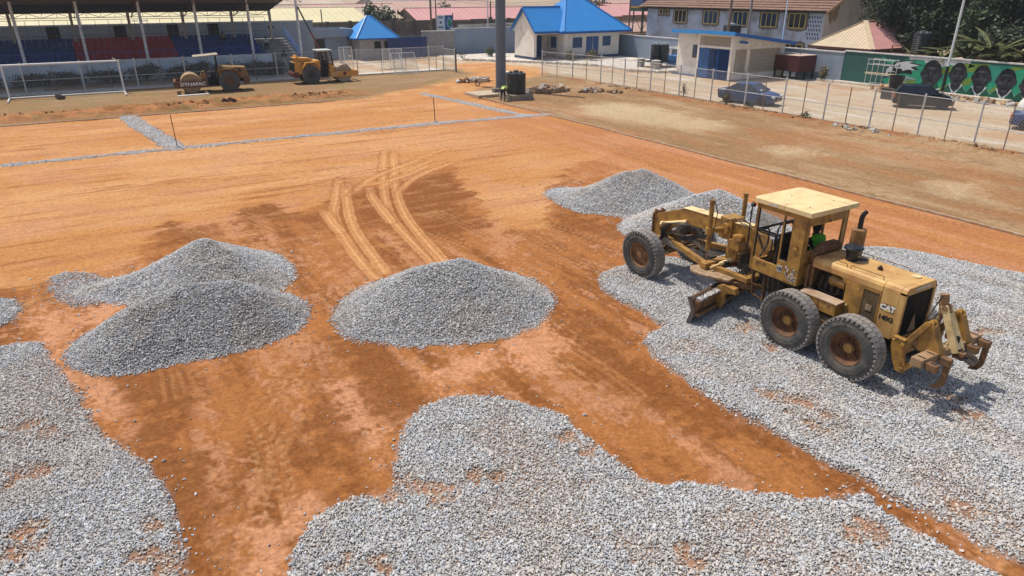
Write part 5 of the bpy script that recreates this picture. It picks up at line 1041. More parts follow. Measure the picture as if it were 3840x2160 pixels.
# pavilion: hipped main block with a gabled porch wing
PV = thing('pavilion','cream pavilion with a bright blue hipped roof and a gabled porch','building',(50.3,71.5,0))
W_ = lambda mb,n,m,**k: mb.build(n,m,PV,world=True,**k)
x0,x1,y0,y1,hw = 50.3,58.7,71.5,79.5,3.2
mb = MB(); mb.box(x0,x1,y0,y1,0,hw); W_(mb,'wall',CREAM)
mb = MB(); mb.box(x0-.03,x1+.03,y0-.03,y1,0,.42); W_(mb,'skirting',SKIRT)
mb = MB(); mb.prism([(72.3,0),(72.3,3.30),(71.75,3.25),(74.5,5.72),(77.25,3.25),(76.7,3.30),(76.7,0)],46.5,46.85,'X'); W_(mb,'gable_wall',CREAM)
mb = MB(); mb.box(46.47,46.88,72.27,76.73,0,.42); W_(mb,'skirting',SKIRT)
mb = MB(); mb.box(46.85,50.3,75.3,75.6,0,3.3); W_(mb,'porch_wall',CREAM)
mb = MB(); mb.box(46.85,50.28,72.3,75.3,0,.22); W_(mb,'porch_floor',CEMENT)
mb = MB(); mb.box(46.85,50.3,72.4,72.6,2.95,3.3); W_(mb,'porch_beam',CREAM)
GLZ = M('window_glass_blue',(.035,.075,.14),rough=.15,var=.3,spec=.6); DOORB = M('door_blue',(.03,.10,.26),rough=.5,var=.15)
mb = MB(); mb.box(48.6,49.5,75.25,75.29,.22,2.65); W_(mb,'door',M('porch_door_blue',(.012,.06,.22),rough=.5,var=.2))
def win(mbx, x0,x1,z0,z1,Y,n=2,root=None,fm=None,gm=None):
    mb = MB(); mb.box(x0,x1,Y-.05,Y+.01,z0,z0+.06); mb.box(x0,x1,Y-.05,Y+.01,z1-.06,z1)
    for i in range(n+1): x = x0+(x1-x0-.05)*i/n; mb.box(x,x+.05,Y-.05,Y+.01,z0+.06,z1-.06)
    f = mb.build('window',fm or BLUEP,root or PV,world=True)
    g = MB(); r = (root or PV).location; g.box(x0+.02-r.x,x1-.02-r.x,Y-.02-r.y,Y-.012-r.y,z0+.04,z1-.04); g.build('pane',gm or GLZ,f)
win(None,51.55,52.95,1.35,2.55,71.5); win(None,56.1,57.35,1.45,2.60,71.5)
mb = MB(); mb.box(53.6,55.45,71.44,71.5,.42,2.60); dd = W_(mb,'double_door',DOORB); mb = MB(); mb.box(3.3+.9,3.3+.94,-.09,-.06,.42,2.6); mb.box(4.15,4.3,-.1,-.06,1.35,1.6); mb.build('door_pull',M('steel_bright',(.5,.5,.5),rough=.4,metal=.5),dd)
# window on the side that faces the porch
mb = MB(); mb.box(50.24,50.3,73.15,74.3,1.3,2.55); f = W_(mb,'window',BLUEP); mb = MB(); mb.box(-.075,-.062,1.72,2.73,1.37,2.48); mb.build('pane',GLZ,f)
# roof
ex0,ex1,ey0,ey1,ez = 49.65,60.1,70.8,80.2,3.28; ra, rb = (53.1,75.5,7.0), (55.6,75.5,7.0)
mb = MB(); mb.add([(ex0,ey0,ez),(ex1,ey0,ez),(ex1,ey1,ez),(ex0,ey1,ez),ra,rb],[(0,1,5,4),(1,2,5),(2,3,4,5),(3,0,4),(3,2,1,0)]); W_(mb,'hip_roof',RBLUE)
wz, wr = 3.30, 5.95
mb = MB(); mb.add([(46.2,71.7,wz),(51.6,71.7,wz),(51.6,74.5,wr),(46.2,74.5,wr),(46.2,77.3,wz),(51.6,77.3,wz)],[(0,1,2,3),(3,2,5,4)]); sm = W_(mb,'wing_roof',RBLUE); md = sm.modifiers.new('s','SOLIDIFY'); md.thickness = .06; md.offset = 1
mb = MB(); hip_ribs(mb,[(ex0,ey0,ez),(ex1,ey0,ez)],ra,rb,.42); hip_ribs(mb,[(ex0,ey1,ez),(ex0,ey0,ez)],ra,ra,.42); ribs(mb,[(46.3,71.7,wz+.06),(51.0,71.7,wz+.06),(51.0,74.45,wr+.06),(46.3,74.45,wr+.06)],.42); W_(mb,'roof_rib',RBLUE,kind='stuff')
mb = MB(); mb.bar(ra,rb,.25,.10); mb.cut(); mb.bar((ex0,ey0,ez+.05),(ra[0],ra[1],ra[2]+.05),.22,.08); mb.cut(); mb.bar((ex1,ey0,ez+.05),(rb[0],rb[1],rb[2]+.05),.22,.08); mb.cut(); mb.bar((46.2,74.5,wr+.08),(51.6,74.5,wr+.08),.22,.08)
for i in range(2): pass
q = MB(); q.__dict__.update(mb.__dict__); W_(q,'ridge_cap',RBLUE)
FASC = M('fascia_blue',(.012,.10,.36),rough=.5,var=.1)
mb = MB(); mb.box(ex0,ex1,ey0-.03,ey0,ez-.25,ez); mb.cut(); mb.box(ex0-.03,ex0,ey0,71.7,ez-.25,ez); mb.cut(); mb.box(46.2,49.65,71.66,71.7,wz-.22,wz+.02); mb.cut(); mb.bar((46.17,71.68,wz-.05),(46.17,74.5,wr-.05),.04,.24,(1,0,0)); mb.cut(); mb.bar((46.17,77.32,wz-.05),(46.17,74.5,wr-.05),.04,.24,(1,0,0)); W_(mb,'fascia',FASC)

# ticket block with openwork walls
HB = thing('ticket_block','cream block with openwork vent bricks, blue grilled entrance and blue-edged lean-to roof','building',(51.1,46,0))
def hw_(mb,n,m,**k): return mb.build(n,m,HB,world=True,**k)
hx,hy0,hy1,hx1 = 51.1,46.0,50.35,58.3
zr = lambda x: 4.05-(x-51.1)*.125
# left face (x = hx) with entrance and vent panel, left out as openings
mb = MB(); mb.box(hx,hx+.2,hy0,hy0+.28,0,4.0); mb.box(hx,hx+.2,hy1-.22,hy1,0,4.0); mb.box(hx,hx+.2,hy0+.28,hy1-.22,3.85,4.0); mb.box(hx,hx+.2,hy0+.28,hy1-.22,2.78,2.98); hw_(mb,'front_wall',CREAM)
mb = MB(); mb.box(52.2,52.4,50.35,54.2,0,3.95); mb.box(52.4,58,54.0,54.2,0,3.3); hw_(mb,'side_wall',CREAM)
mb = MB(); mb.box(52.15,52.2,51.0,52.05,1.65,2.85); f = hw_(mb,'window',M('brown_frame',(.16,.12,.09),rough=.8)); mb = MB(); mb.box(1.02,1.045,5.1,5.95,1.75,2.75); mb.build('pane',GLZ,f)
vx0,vx1,vx2,vx3 = hx+.45,hx+2.05,hx+2.4,hx1-.55; vz0,vz1 = .62,2.78
mb = MB(); mb.box(hx+.2,vx0,hy0,hy0+.2,0,3.1); mb.box(vx1,vx2,hy0,hy0+.2,0,3.1); mb.box(vx3,hx1,hy0,hy0+.2,0,3.1); mb.box(vx0,vx1,hy0,hy0+.2,0,vz0); mb.box(vx2,vx3,hy0,hy0+.2,0,vz0); mb.box(vx0,vx1,hy0,hy0+.2,vz1,3.1); mb.box(vx2,vx3,hy0,hy0+.2,vz1,3.1)
mb.prism([(hx+.2,3.1),(hx1,3.1),(hx1,zr(hx1)),(hx+.2,zr(hx+.2))],hy0,hy0+.2,'Y'); hw_(mb,'end_wall',CREAM)
mb = MB(); mb.box(hx-.05,hx1+.05,hy0-.05,hy0+.25,-.05,.14); hw_(mb,'plinth',CEMENT)
mb = MB(); mb.box(57.6,57.8,46.3,53.9,0,3.1); hw_(mb,'back_wall',M('inner_shade_wall',(.06,.055,.05),rough=.9))  # near-black colour stands in for interior shade behind the vent holes
mb = MB(); mb.box(51.6,53.0,50.0,50.1,0,3.2); hw_(mb,'partition',M('white_tile',(.55,.58,.62),rough=.5,var=.1))
mb = MB(); mb.box(53.1,57.6,47.0,47.1,0,3.1); hw_(mb,'dark_vent_backing',M('inner_shade_wall',(.06,.055,.05)))  # invented partition, added close behind the vents so their holes look dark
mb = MB(); mb.box(51.7,51.75,46.25,50.2,2.8,3.95); hw_(mb,'upper_vent_backing',M('inner_shade_wall',(.06,.055,.05)))  # thin dark sheet behind the upper vents, interior shade put into its colour
mb = MB(); mb.box(51.3,57.6,46.25,53.9,0,.05); hw_(mb,'inner_floor',SKIRT)
def vent_mesh(w,h,axis):
    mb = MB(); t = .028
    for q in (((0,0),(w,0)),((0,h),(w,h)),((0,0),(0,h)),((w,0),(w,h))):
        A, B = [((p[0],0,p[1]) if axis == 'Y' else (0,p[0],p[1])) for p in q]; mb.bar(A,B,.055,.06,(0,1,0) if axis=='Y' else (1,0,0))
    for (a,b) in (((0,0),(w*.42,h*.5)),((w,0),(w*.58,h*.5)),((0,h),(w*.42,h*.5)),((w,h),(w*.58,h*.5)),((w*.5,0),(w*.5,h*.3)),((w*.5,h),(w*.5,h*.7))):
        A, B = ((a[0],0,a[1]),(b[0],0,b[1])) if axis == 'Y' else ((0,a[0],a[1]),(0,b[0],b[1]))
        mb.bar(A,B,.10 if axis=='Y' else t,t if axis=='Y' else .10,(0,0,1) if abs(a[0]-b[0])>.01 else (1,0,0)) if False else mb.bar(A,B,t,.06,(0,1,0) if axis=='Y' else (1,0,0))
    return mb.mesh('breeze_block', M('breeze_cream',(.74,.65,.52),rough=.9,var=.12,dirt=(.40,.26,.13),amt=.35,dscale=3))
def vents(a0,a1,z0,z1,nc,nr,axis):
    w, h = (a1-a0)/nc, (z1-z0)/nr; me = vent_mesh(w,h,axis)
    for i in range(nc):
        for j in range(nr):
            loc = (a0+i*w-51.1, .1, z0+j*h) if axis == 'Y' else (.1, a0+i*w-46, z0+j*h); inst('breeze_block', me, HB, loc)
vents(vx0,vx1,vz0,vz1,4,7,'Y'); vents(vx2,vx3,vz0,vz1,12,7,'Y'); vents(hy0+.28,hy1-.22,2.98,3.85,12,3,'X')
mb = MB()
for y in (46.3,47.7,49.1,50.05): mb.bar((hx+.06,y,.1),(hx+.06,y,2.76),.07)
for k in range(28): y = 46.35+k*.135; mb.bar((hx+.08,y,.1),(hx+.08,y,2.76),.016)
for k in range(17): z = .2+k*.155; mb.bar((hx+.08,46.3,z),(hx+.08,50.1,z),.016)
hw_(mb,'entrance_grille',BLUEP,kind='stuff')
mb = MB(); mb.box(hx+.03,hx+.05,48.8,50.1,.1,2.75); hw_(mb,'grille_door',DOORB)
mb = MB(); mb.slab([(hx-.5,45.5,zr(hx-.5)+.22),(hx1+.9,45.5,zr(hx1+.9)+.22),(hx1+.9,54.6,zr(hx1+.9)+.22),(hx-.5+1.0,54.6,zr(hx-.5+1)+.22),(hx+.5,50.9,zr(hx+.5)+.22),(hx-.5,50.9,zr(hx-.5)+.22)],.06); hw_(mb,'lean_to_roof',RBLUE)
mb = MB(); mb.bar((hx-.5,45.48,zr(hx-.5)+.07),(hx1+.9,45.48,zr(hx1+.9)+.07),.05,.30); hw_(mb,'fascia',M('fascia_shade',(.018,.13,.44),rough=.5,var=.1))
mb = MB(); mb.box(hx-.55,hx-.50,45.45,50.95,zr(hx-.5)-.08,zr(hx-.5)+.24); mb.cut(); mb.box(hx+.45,hx+.5,50.9,54.6,zr(hx+.5)-.08,zr(hx+.5)+.24); hw_(mb,'fascia',RBLUE)
mb = MB(); mb.tube((51.9,45.9,3.42),(52.7,45.75,3.36),.10,12); hw_(mb,'drain_pipe',BLUEP,smooth=True)

# red water tank on legs
RT = thing('steel_tank','dark red square steel water tank on short legs beside the ticket block','water tank',(58.4,44.7,0)); TRED = M('tank_red',(.085,.018,.022),rough=.6,var=.25,dirt=(.05,.02,.015),amt=.4)
mb = MB(); mb.box(-1.25,1.25,-1.4,1.4,.75,2.16); mb.build('tank_body',TRED,RT,bevel=.03); mb = MB(); mb.box(-1.28,1.28,-1.43,1.43,2.16,2.2); mb.build('tank_lid',M('lid_beige',(.55,.42,.33),rough=.9,var=.2,dirt=(.3,.16,.1),amt=.4),RT)
mb = MB(); mb.tube((.2,-.3,2.2),(.2,-.3,2.26),.09,10); mb.build('tank_cap',TRED,RT)
for x in (-1.15,0,1.15):
    for y in (-1.25,1.25): mb = MB(); mb.bar((x,y,0),(x,y,.75),.13); mb.build('leg',DARK,RT)

# ------------------------------------------------------------------ boundary walls
def wall(name,label,x0,x1,y0,y1,h,m,cop=True):
    t = thing(name,label,'wall',((x0+x1)/2,(y0+y1)/2,0)); mb = MB(); mb.box(x0,x1,y0,y1,-.3,h); mb.build('wall_body',m,t,world=True)
    if cop: mb = MB(); mb.box(x0-.06,x1+.06,y0-.06,y1+.06,h,h+.10); mb.build('coping',COPING,t,world=True)
    return t
WALLG = M('green_render',(.028,.10,.085),rough=.9,var=.12,scale=.8,dirt=(.05,.09,.09),amt=.3)
wall('boundary_wall','blue-grey boundary wall with pale coping behind the round shrubs',42.6,59.9,86.2,86.45,3.15,WALLB)
wall('boundary_wall','rough grey end of the boundary wall beside the blue gate',38.0,42.55,85.4,85.65,2.95,M('rough_render',(.27,.26,.25),rough=.95,var=.2,scale=1.5,bump=.01))
wall('boundary_wall','blue-grey boundary wall between the pavilion and the ticket block',60.2,60.45,54,86.4,2.55,WALLB)
wall('boundary_wall','blue-grey wall with white coping behind the red steel tank',60.0,60.25,40.75,53.9,2.52,WALLB)
MW = wall('mural_wall','long wall painted with a green mural of an eagle and portraits',60.0,60.25,10,40.7,2.66,WALLG)
# mural: flat paint on the wall face, seen from the yard
MY = lambda px: 40.7 - px    # distance along the wall from its left end
def mural():
    o = MW.location; X0 = 60.0; mp = lambda pts: [((a-5.2)*.60+3.5,z) for a,z in pts]
    def poly(name, pts, m, lift, split=False):
        mb = MB(); x = X0-.002-.003*lift
        for q in (pts if isinstance(pts[0][0],(list,tuple)) else [pts]):
            n0 = len(mb.v); mb.v += [(x-o.x,40.7-a-o.y,z) for a,z in q]+[(X0-.0005-o.x,40.7-a-o.y,z) for a,z in q]; n = len(q)
            mb.f += [tuple(n0+i for i in range(n)), tuple(n0+2*n-1-i for i in range(n))]+[(n0+i,n0+(i+1)%n,n0+n+(i+1)%n,n0+n+i) for i in range(n)]; mb.mi += [0]*(n+2)
        mb.build(name, m, MW, kind='stuff' if isinstance(pts[0][0],(list,tuple)) else None)
    ell = lambda cx,cz,rx,rz,n=20,a0=0: [(cx+rx*math.cos(a0+2*math.pi*i/n)*(1-.10*max(0,-math.sin(a0+2*math.pi*i/n))),cz+rz*math.sin(a0+2*math.pi*i/n)) for i in range(n)]
    GRN = M('mural_green',(.022,.30,.17),rough=.85,var=.12); TEAL = M('mural_teal',(.03,.24,.18),rough=.85,var=.1); LIME = M('mural_lime',(.15,.25,.04),rough=.85,var=.1); WHT = M('mural_white',(.52,.55,.56),rough=.85,var=.12)
    FACE = M('mural_face',(.020,.020,.025),rough=.9,var=.45,scale=5,dirt=(.05,.053,.062),amt=.5,dscale=4); FDK = M('mural_face_dark',(.009,.009,.011),rough=.9,var=.3); FLT = M('mural_face_light',(.065,.07,.085),rough=.9,var=.3); JER = M('mural_jersey',(.012,.09,.055),rough=.9,var=.2); SLV = M('mural_grey',(.33,.36,.38),rough=.85,var=.15)
    poly('mural_ground',mp([(5.2,2.62),(6.2,2.25),(8.2,2.2),(9.5,2.5),(30,2.5),(30,.15),(7,.15),(6,.6),(8.5,1.2),(9.2,1.7),(7,1.9),(5.6,2.2)]),GRN,0)
    poly('mural_sky',mp([(9.3,2.62),(9.6,2.38),(11.4,2.45),(12.0,2.2),(13.0,2.42),(14.3,2.0),(15.0,2.28),(16.2,2.15),(17.6,2.35),(17.7,2.62)]),WHT,1)
    for q in ([(7.6,.2),(11.0,.95),(11,.15)],[(13.2,1.2),(18.4,2.3),(17.2,2.5),(13.4,1.75)],[(13.6,.25),(18.6,1.55),(18.2,.9),(14.6,.15)],[(17.6,2.45),(20.2,2.55),(19.0,1.9),(17.4,1.8)],[(22.5,2.0),(24.3,2.5),(23,2.5),(21.8,2.1)],[(20.4,.5),(23.4,1.9),(23.4,1.4),(21.2,.5)]): poly('mural_ray',mp(q),LIME,2)
    for q in ([(13.3,1.05),(17.2,2.05),(17.2,1.75),(14,.9)],[(20.0,2.5),(22.3,2.5),(21.2,1.2),(20.0,1.2)]): poly('mural_ray',mp(q),TEAL,3)
    # eagle head
    ec = lambda pts: [(3.25+a*.98,.42+z*1.02) for a,z in pts]
    poly('eagle_outline',ec([(.9,.5),(.95,1.0),(1.3,1.45),(1.9,1.78),(2.7,1.88),(3.5,1.95),(3.1,1.72),(4.1,1.60),(3.4,1.42),(3.9,1.2),(3.2,1.15),(3.4,.8),(2.6,.85),(1.8,.7),(1.4,.85),(1.2,.75),(1.15,.35)]),FDK,4)
    poly('eagle_crest',ec([(1.65,1.25),(1.8,1.62),(2.6,1.78),(3.3,1.86),(2.9,1.66),(3.9,1.55),(3.1,1.36),(3.6,1.12),(2.9,1.16),(2.5,1.0),(2.3,1.2),(1.9,1.15)]),WHT,5)
    poly('eagle_beak',ec([(.98,.55),(1.0,1.0),(1.25,1.28),(1.6,1.22),(1.5,.95),(2.0,.84),(1.5,.86),(1.2,.80),(1.15,.45)]),WHT,5)
    poly('eagle_eye',ec([(1.75,1.38),(2.2,1.5),(2.15,1.3),(1.9,1.26)]),FDK,6); poly('eagle_eye',ec([(1.88,1.40),(2.08,1.44),(2.04,1.33),(1.92,1.31)]),SLV,7)
    poly('eagle_feather',[ec([(1.9,.62),(3.0,.62),(3.9,.40),(3.1,.42),(2.2,.5)]),ec([(2.3,.42),(3.3,.30),(2.4,.28)])],SLV,5)
    # portraits of players in jerseys, kept plain
    for k,(cx,cz,rx,rz,jz,tilt) in enumerate(((8.15,1.42,.90,1.04,.15,0),(10.25,1.58,.70,.84,.40,0),(12.05,1.50,.73,.88,.42,0),(13.85,1.40,.73,.88,.40,0),(15.55,1.2,.72,.92,.3,0),(17.6,1.3,.7,.85,.3,0))):
        sh = .92
        poly('mural_jersey',[(cx-sh,.08),(cx-sh*.9,.42),(cx-rx*.7,.72),(cx+rx*.7,.72),(cx+sh*.9,.42),(cx+sh,.08)],JER,8+k*.1)
        poly('mural_collar',[[(cx-rx*.82,.82),(cx-rx*.55,.86),(cx+.02,.22),(cx-.12,.10)],[(cx+rx*.82,.82),(cx+rx*.55,.86),(cx-.02,.22),(cx+.12,.10)],[(cx-sh,.3),(cx-sh*.85,.46),(cx-rx*.9,.70),(cx-rx*.95,.60)],[(cx+sh,.3),(cx+sh*.85,.46),(cx+rx*.9,.70),(cx+rx*.95,.60)]] if k else [[(cx+.2,.1),(cx+.9,.4),(cx+1.0,.34),(cx+.5,.08)]],WHT,9+k*.1)
        poly('mural_neck',[(cx-rx*.6,.85),(cx+rx*.6,.85),(cx+rx*.45,.5),(cx,.22),(cx-rx*.45,.5)],FACE,10+k*.1)
        poly('mural_head',ell(cx,cz,rx*.88,rz),FACE,11+k*.1)
        poly('mural_hair',[(cx+rx*.90*math.cos(t),cz+.02+rz*1.04*math.sin(t)) for t in np.linspace(.18,math.pi-.18,14)]+[(cx-rx*.72,cz+rz*.40),(cx-rx*.3,cz+rz*.58),(cx+rx*.3,cz+rz*.58),(cx+rx*.72,cz+rz*.40)],FDK,12+k*.1)
        poly('mural_ear',[ell(cx-rx*.90,cz-.02,.10,.2,8),ell(cx+rx*.90,cz-.02,.10,.2,8)],FACE,10.5+k*.1)
        poly('mural_eyes',[ell(cx-rx*.34,cz+.10,.17,.06,8),ell(cx+rx*.34,cz+.10,.17,.06,8),ell(cx,cz-.26,.18,.06,8),ell(cx,cz-.50,.30,.075,8),[(cx-rx*.6,cz+.26),(cx-rx*.12,cz+.22),(cx-rx*.12,cz+.28),(cx-rx*.6,cz+.34)],[(cx+rx*.6,cz+.26),(cx+rx*.12,cz+.22),(cx+rx*.12,cz+.28),(cx+rx*.6,cz+.34)]],FDK,13+k*.1)
        poly('mural_highlight',[ell(cx-.02,cz-.06,.07,.22,8),ell(cx-rx*.42,cz-.16,.14,.10,8),ell(cx+rx*.42,cz-.16,.14,.10,8),ell(cx-.05,cz+.44,.30,.10,8),ell(cx,cz-.74,.2,.06,8)],FLT,13.5+k*.1)
mural()
mb = MB(); mb.box(59.2,59.95,26,41,0,.14); o = mb.build('wall_footing',M('footing',(.60,.55,.47),rough=.95,var=.2,dirt=(.4,.27,.16),amt=.4)); o['kind'] = 'structure'
# blue sheet gate
BGt = thing('sheet_gate','dark blue sheet metal gate topped with small spikes','gate',(35.1,83.6,0))
for i in range(6): mb = MB(); x = -2.6+i*.87; mb.box(x,x+.85,-.03,.03,.05,2.5); mb.build('gate_panel',M('gate_blue',(.010,.035,.15),rough=.6,var=.2),BGt)
for i in range(16): mb = MB(); x = -2.5+i*.33; mb.tube((x,0,2.5),(x,0,2.66),.02,5,.004); mb.build('spike',GALV,BGt)
# guard house with pyramid roof
GH = thing('guard_house','small guard house with a steep bright blue pyramid roof','building',(31.1,86.1,0)); GHW = M('guard_grey',(.36,.34,.33),rough=.9,var=.12)
mb = MB(); mb.box(-1.9,2.2,-1.9,1.9,0,2.5); mb.build('wall',GHW,GH)
for x in (-.1,1.2): mb = MB(); mb.box(x,x+.85,-1.95,-1.9,1.25,2.1); f = mb.build('window',M('win_dark_frame',(.08,.08,.09),rough=.6),GH); mb = MB(); mb.box(x+.06,x+.79,-1.965,-1.952,1.31,2.04); mb.build('pane',DARK,f)
e0,e1,f0,f1,z = -2.55,2.95,-2.6,2.6,2.5; A, B = (-.15,.0,4.95), (.35,.0,4.95)
mb = MB(); mb.add([(e0,f0,z),(e1,f0,z),(e1,f1,z),(e0,f1,z),A,B],[(0,1,5,4),(1,2,5),(2,3,4,5),(3,0,4),(3,2,1,0)]); mb.build('pyramid_roof',RBLUE,GH)
for p,q in (((e0,f0,z+.04),A),((e1,f0,z+.04),B)): mb = MB(); mb.bar(p,(q[0],q[1],q[2]+.04),.16,.07); mb.build('hip_cap',RBLUE,GH)
mb = MB(); mb.box(e0,e1,f0-.03,f0,z-.16,z); mb.cut(); mb.box(e0-.03,e0,f0,f1,z-.16,z); mb.build('fascia',FASC,GH)
for x in (2.55,): mb = MB(); mb.tube((x,-2.2,0),(x,-2.2,2.4),.10,8); mb.build('porch_post',WALLW,GH)

# ------------------------------------------------------------------ two-storey house
HS = thing('two_storey_house','two-storey weathered blue-grey house with brown tiled roof and yellow-framed windows','building',(68,49.2,0))
def S_(mb,n,m,**k): return mb.build(n,m,HS,world=True,**k)
HWALL = M('weathered_blue_wall',(.42,.49,.60),rough=.95,var=.14,scale=.7,dirt=(.20,.18,.165),amt=.50,dscale=.45,bump=.004); HWALL2 = M('gable_wall_render',(.47,.46,.46),rough=.95,var=.12,scale=.7,dirt=(.30,.27,.24),amt=.35,dscale=.5)
mb = MB(); mb.box(68,78.6,49.4,77,-.5,6.0); S_(mb,'wall',HWALL)
mb = MB(); mb.prism([(68.0,-.5),(68.0,6.0),(73.3,8.6),(78.6,6.0),(78.6,-.5)],49.2,49.39,'Y'); S_(mb,'gable_wall',HWALL2)
TILE = M('roof_tile_brown',(.24,.135,.09),rough=.8,var=.25,scale=3,dirt=(.12,.07,.05),amt=.4,dscale=2)
for k in range(12):      # overlapping courses of tile on the slope towards the stadium
    t0, t1 = k/12, (k+1)/12; xa, za = 67.2+(73.3-67.2)*t0, 5.75+(8.75-5.75)*t0; xb, zb = 67.2+(73.3-67.2)*t1, 5.75+(8.75-5.75)*t1
    mb = MB(); mb.slab([(xa-.05,48.5,za+.10),(xb,48.5,zb+.03),(xb,78,zb+.03),(xa-.05,78,za+.10)],.06); S_(mb,'tile_course',TILE)
mb = MB(); mb.slab([(73.3,48.5,8.78),(79.4,48.5,5.75),(79.4,78,5.75),(73.3,78,8.78)],.08); S_(mb,'rear_roof',TILE)
BARGE = M('barge_board',(.40,.27,.17),rough=.9,var=.2); mb = MB(); mb.bar((67.1,48.45,5.62),(73.3,48.45,8.70),.06,.28); mb.cut(); mb.bar((79.5,48.45,5.62),(73.3,48.45,8.70),.06,.28); S_(mb,'barge_board',BARGE)
mb = MB(); mb.box(67.3,67.95,48.6,78,5.55,5.68); S_(mb,'soffit',M('soffit_dark',(.05,.04,.035),rough=.9))
WY = M('yellow_window_frame',(.55,.46,.16),rough=.7,var=.12); RGH = M('rough_plaster',(.16,.135,.12),rough=.95,var=.3,scale=4,bump=.01); GLD = M('dark_pane',(.010,.010,.012),rough=.12,var=.3,spec=.6)
def hwin(yc,w,z0,z1,n=3):
    mb = MB(); r = random.Random(int(yc*10)); k = 18; out = []
    for i in range(k):
        a = 2*math.pi*i/k; c, s = math.cos(a), math.sin(a); m = max(abs(c),abs(s)); out.append((yc+(w/2+.28+r.uniform(-.07,.09))*c/m,(z0+z1)/2+((z1-z0)/2+.28+r.uniform(-.07,.09))*s/m))
    mb.prism(out,67.985,68.0,'X'); S_(mb,'plaster_patch',RGH)
    mb = MB(); mb.box(67.93,67.985,yc-w/2,yc+w/2,z0,z0+.08); mb.box(67.93,67.985,yc-w/2,yc+w/2,z1-.08,z1)
    for i in range(n+1): y = yc-w/2+(w-.08)*i/n; mb.box(67.93,67.985,y,y+.08,z0+.08,z1-.08)
    f = S_(mb,'window',WY); l = HS.location
    for i in range(n):
        g = MB(); ya = yc-w/2+(w-.08)*i/n+.08; yb = yc-w/2+(w-.08)*(i+1)/n; g.box(67.955-l.x,67.975-l.x,ya-l.y,yb-l.y,z0+.08,z1-.08); g.build('pane',GLD,f)
for yc,w in ((70.6,2.2),(65.3,2.3),(60.6,2.2),(56.4,2.2),(52.6,2.2)): hwin(yc,w,3.95,5.5)
for yc in (74.3,73.2): hwin(yc,.62,4.9,5.55,1)
hwin(52.6,2.4,1.3,2.35,3)
for i in range(6):
    for j in range(5): mb = MB(); y = 50.95-.0*i-j*.33; mb.box(67.985,68.0,y-.06+(i%2)*.16,y+.06+(i%2)*.16,2.9+i*.42,3.15+i*.42) if 49.6 < y < 51.2 else mb.box(67.985,68.0,y-.06,y+.06,2.9+i*.42,3.15+i*.42); S_(mb,'wall_vent',DARK) if y > 49.5 else None
mb = MB(); mb.box(76.3,78.1,49.13,49.2,4.3,5.75); S_(mb,'window',GLD)
# stains of old plaster on the gable
mb = MB(); mb.prism([(68.1,5.9),(69.6,6.6),(70.2,6.4),(70.0,5.2),(69.6,4.6),(69.3,5.0),(69.0,4.4),(68.6,4.9),(68.4,5.6)],49.19,49.2,'Y'); S_(mb,'bare_plaster',M('bare_plaster',(.22,.17,.13),rough=.95,var=.3))
# bungalow with pink and beige hipped sheets
BG = thing('hip_roof_bungalow','bungalow with a hipped roof of faded pink and beige sheets','building',(63.5,40.3,0))
SAND = M('beige_sheet',(.56,.43,.28),rough=.6,var=.1,scale=1.2); PINKS_ = M('pink_sheet',(.66,.34,.30),rough=.6,var=.12,scale=1)
a0,a1,b0,b1,zz = 63.0,73.5,40.0,47.0,2.72; P0, P1 = (66.4,43.5,5.05), (70.6,43.5,5.05)
mb = MB(); mb.box(63.6,72.9,40.6,46.4,0,2.6); mb.build('wall',M('brown_wall',(.12,.06,.045),rough=.9,var=.2),BG,world=True)
mb = MB(); mb.add([(a0,b0,zz),(a0,b1,zz),P0],[(0,2,1)]); s1 = mb.build('hip_slope',SAND,BG,world=True); mb = MB(); mb.add([(a0,b0,zz),(a1,b0,zz),P1,P0],[(0,1,2,3)]); s2 = mb.build('main_slope',PINKS_,BG,world=True)
mb = MB(); mb.add([(a1,b1,zz),(a0,b1,zz),P0,P1,(a1,b0,zz)],[(0,1,2,3),(4,0,3)]); s3 = mb.build('back_slope',SAND,BG,world=True)
mb = MB(); hip_ribs(mb,[(a0,b1,zz),(a0,b0,zz)],P0,P0,.35,.035,.03); mb.build('roof_rib',SAND,BG,world=True,kind='stuff'); mb = MB(); hip_ribs(mb,[(a0,b0,zz),(a1,b0,zz)],P0,P1,.35,.035,.03); mb.build('roof_rib',PINKS_,BG,world=True,kind='stuff')
mb = MB(); mb.bar((a0,b0,zz+.04),(P0[0],P0[1],P0[2]+.04),.42,.05); mb.cut(); mb.bar((a0,b1,zz+.04),(P0[0],P0[1],P0[2]+.04),.2,.05); mb.cut(); mb.bar(P0,P1,.3,.08); mb.build('hip_cap',SAND,BG,world=True)
mb = MB(); mb.bar((a0,b0-.02,zz-.10),(a1,b0-.02,zz-.10),.04,.25); mb.cut(); mb.bar((a0-.02,b0,zz-.10),(a0-.02,b1,zz-.10),.04,.25); mb.build('fascia',M('fascia_brown',(.11,.04,.03),rough=.9),BG,world=True)
B2 = thing('sheet_roof_house','house with a pale beige sheet roof behind the banana plants at the right edge','building',(66,24,0))
mb = MB(); mb.add([(63.5,20,2.75),(63.5,28.5,2.75),(69,28.5,5.0),(69,18,5.0),(63.5,14,2.75)],[(0,3,2,1),(4,3,0)]); q = mb.build('roof',M('pale_sheet',(.52,.44,.34),rough=.6,var=.12),B2,world=True); md = q.modifiers.new('s','SOLIDIFY'); md.thickness = .06
mb = MB(); ribs(mb,[(63.5,28.5,2.75),(63.5,16,2.75),(69,16,5.0),(69,28.5,5.0)],.35,.035,.03); mb.build('roof_rib',M('pale_sheet',(.52,.44,.34)),B2,world=True,kind='stuff')
mb = MB(); mb.box(64.2,72,12,28,0,2.6); mb.build('wall',M('brown_wall',(.12,.06,.045)),B2,world=True)
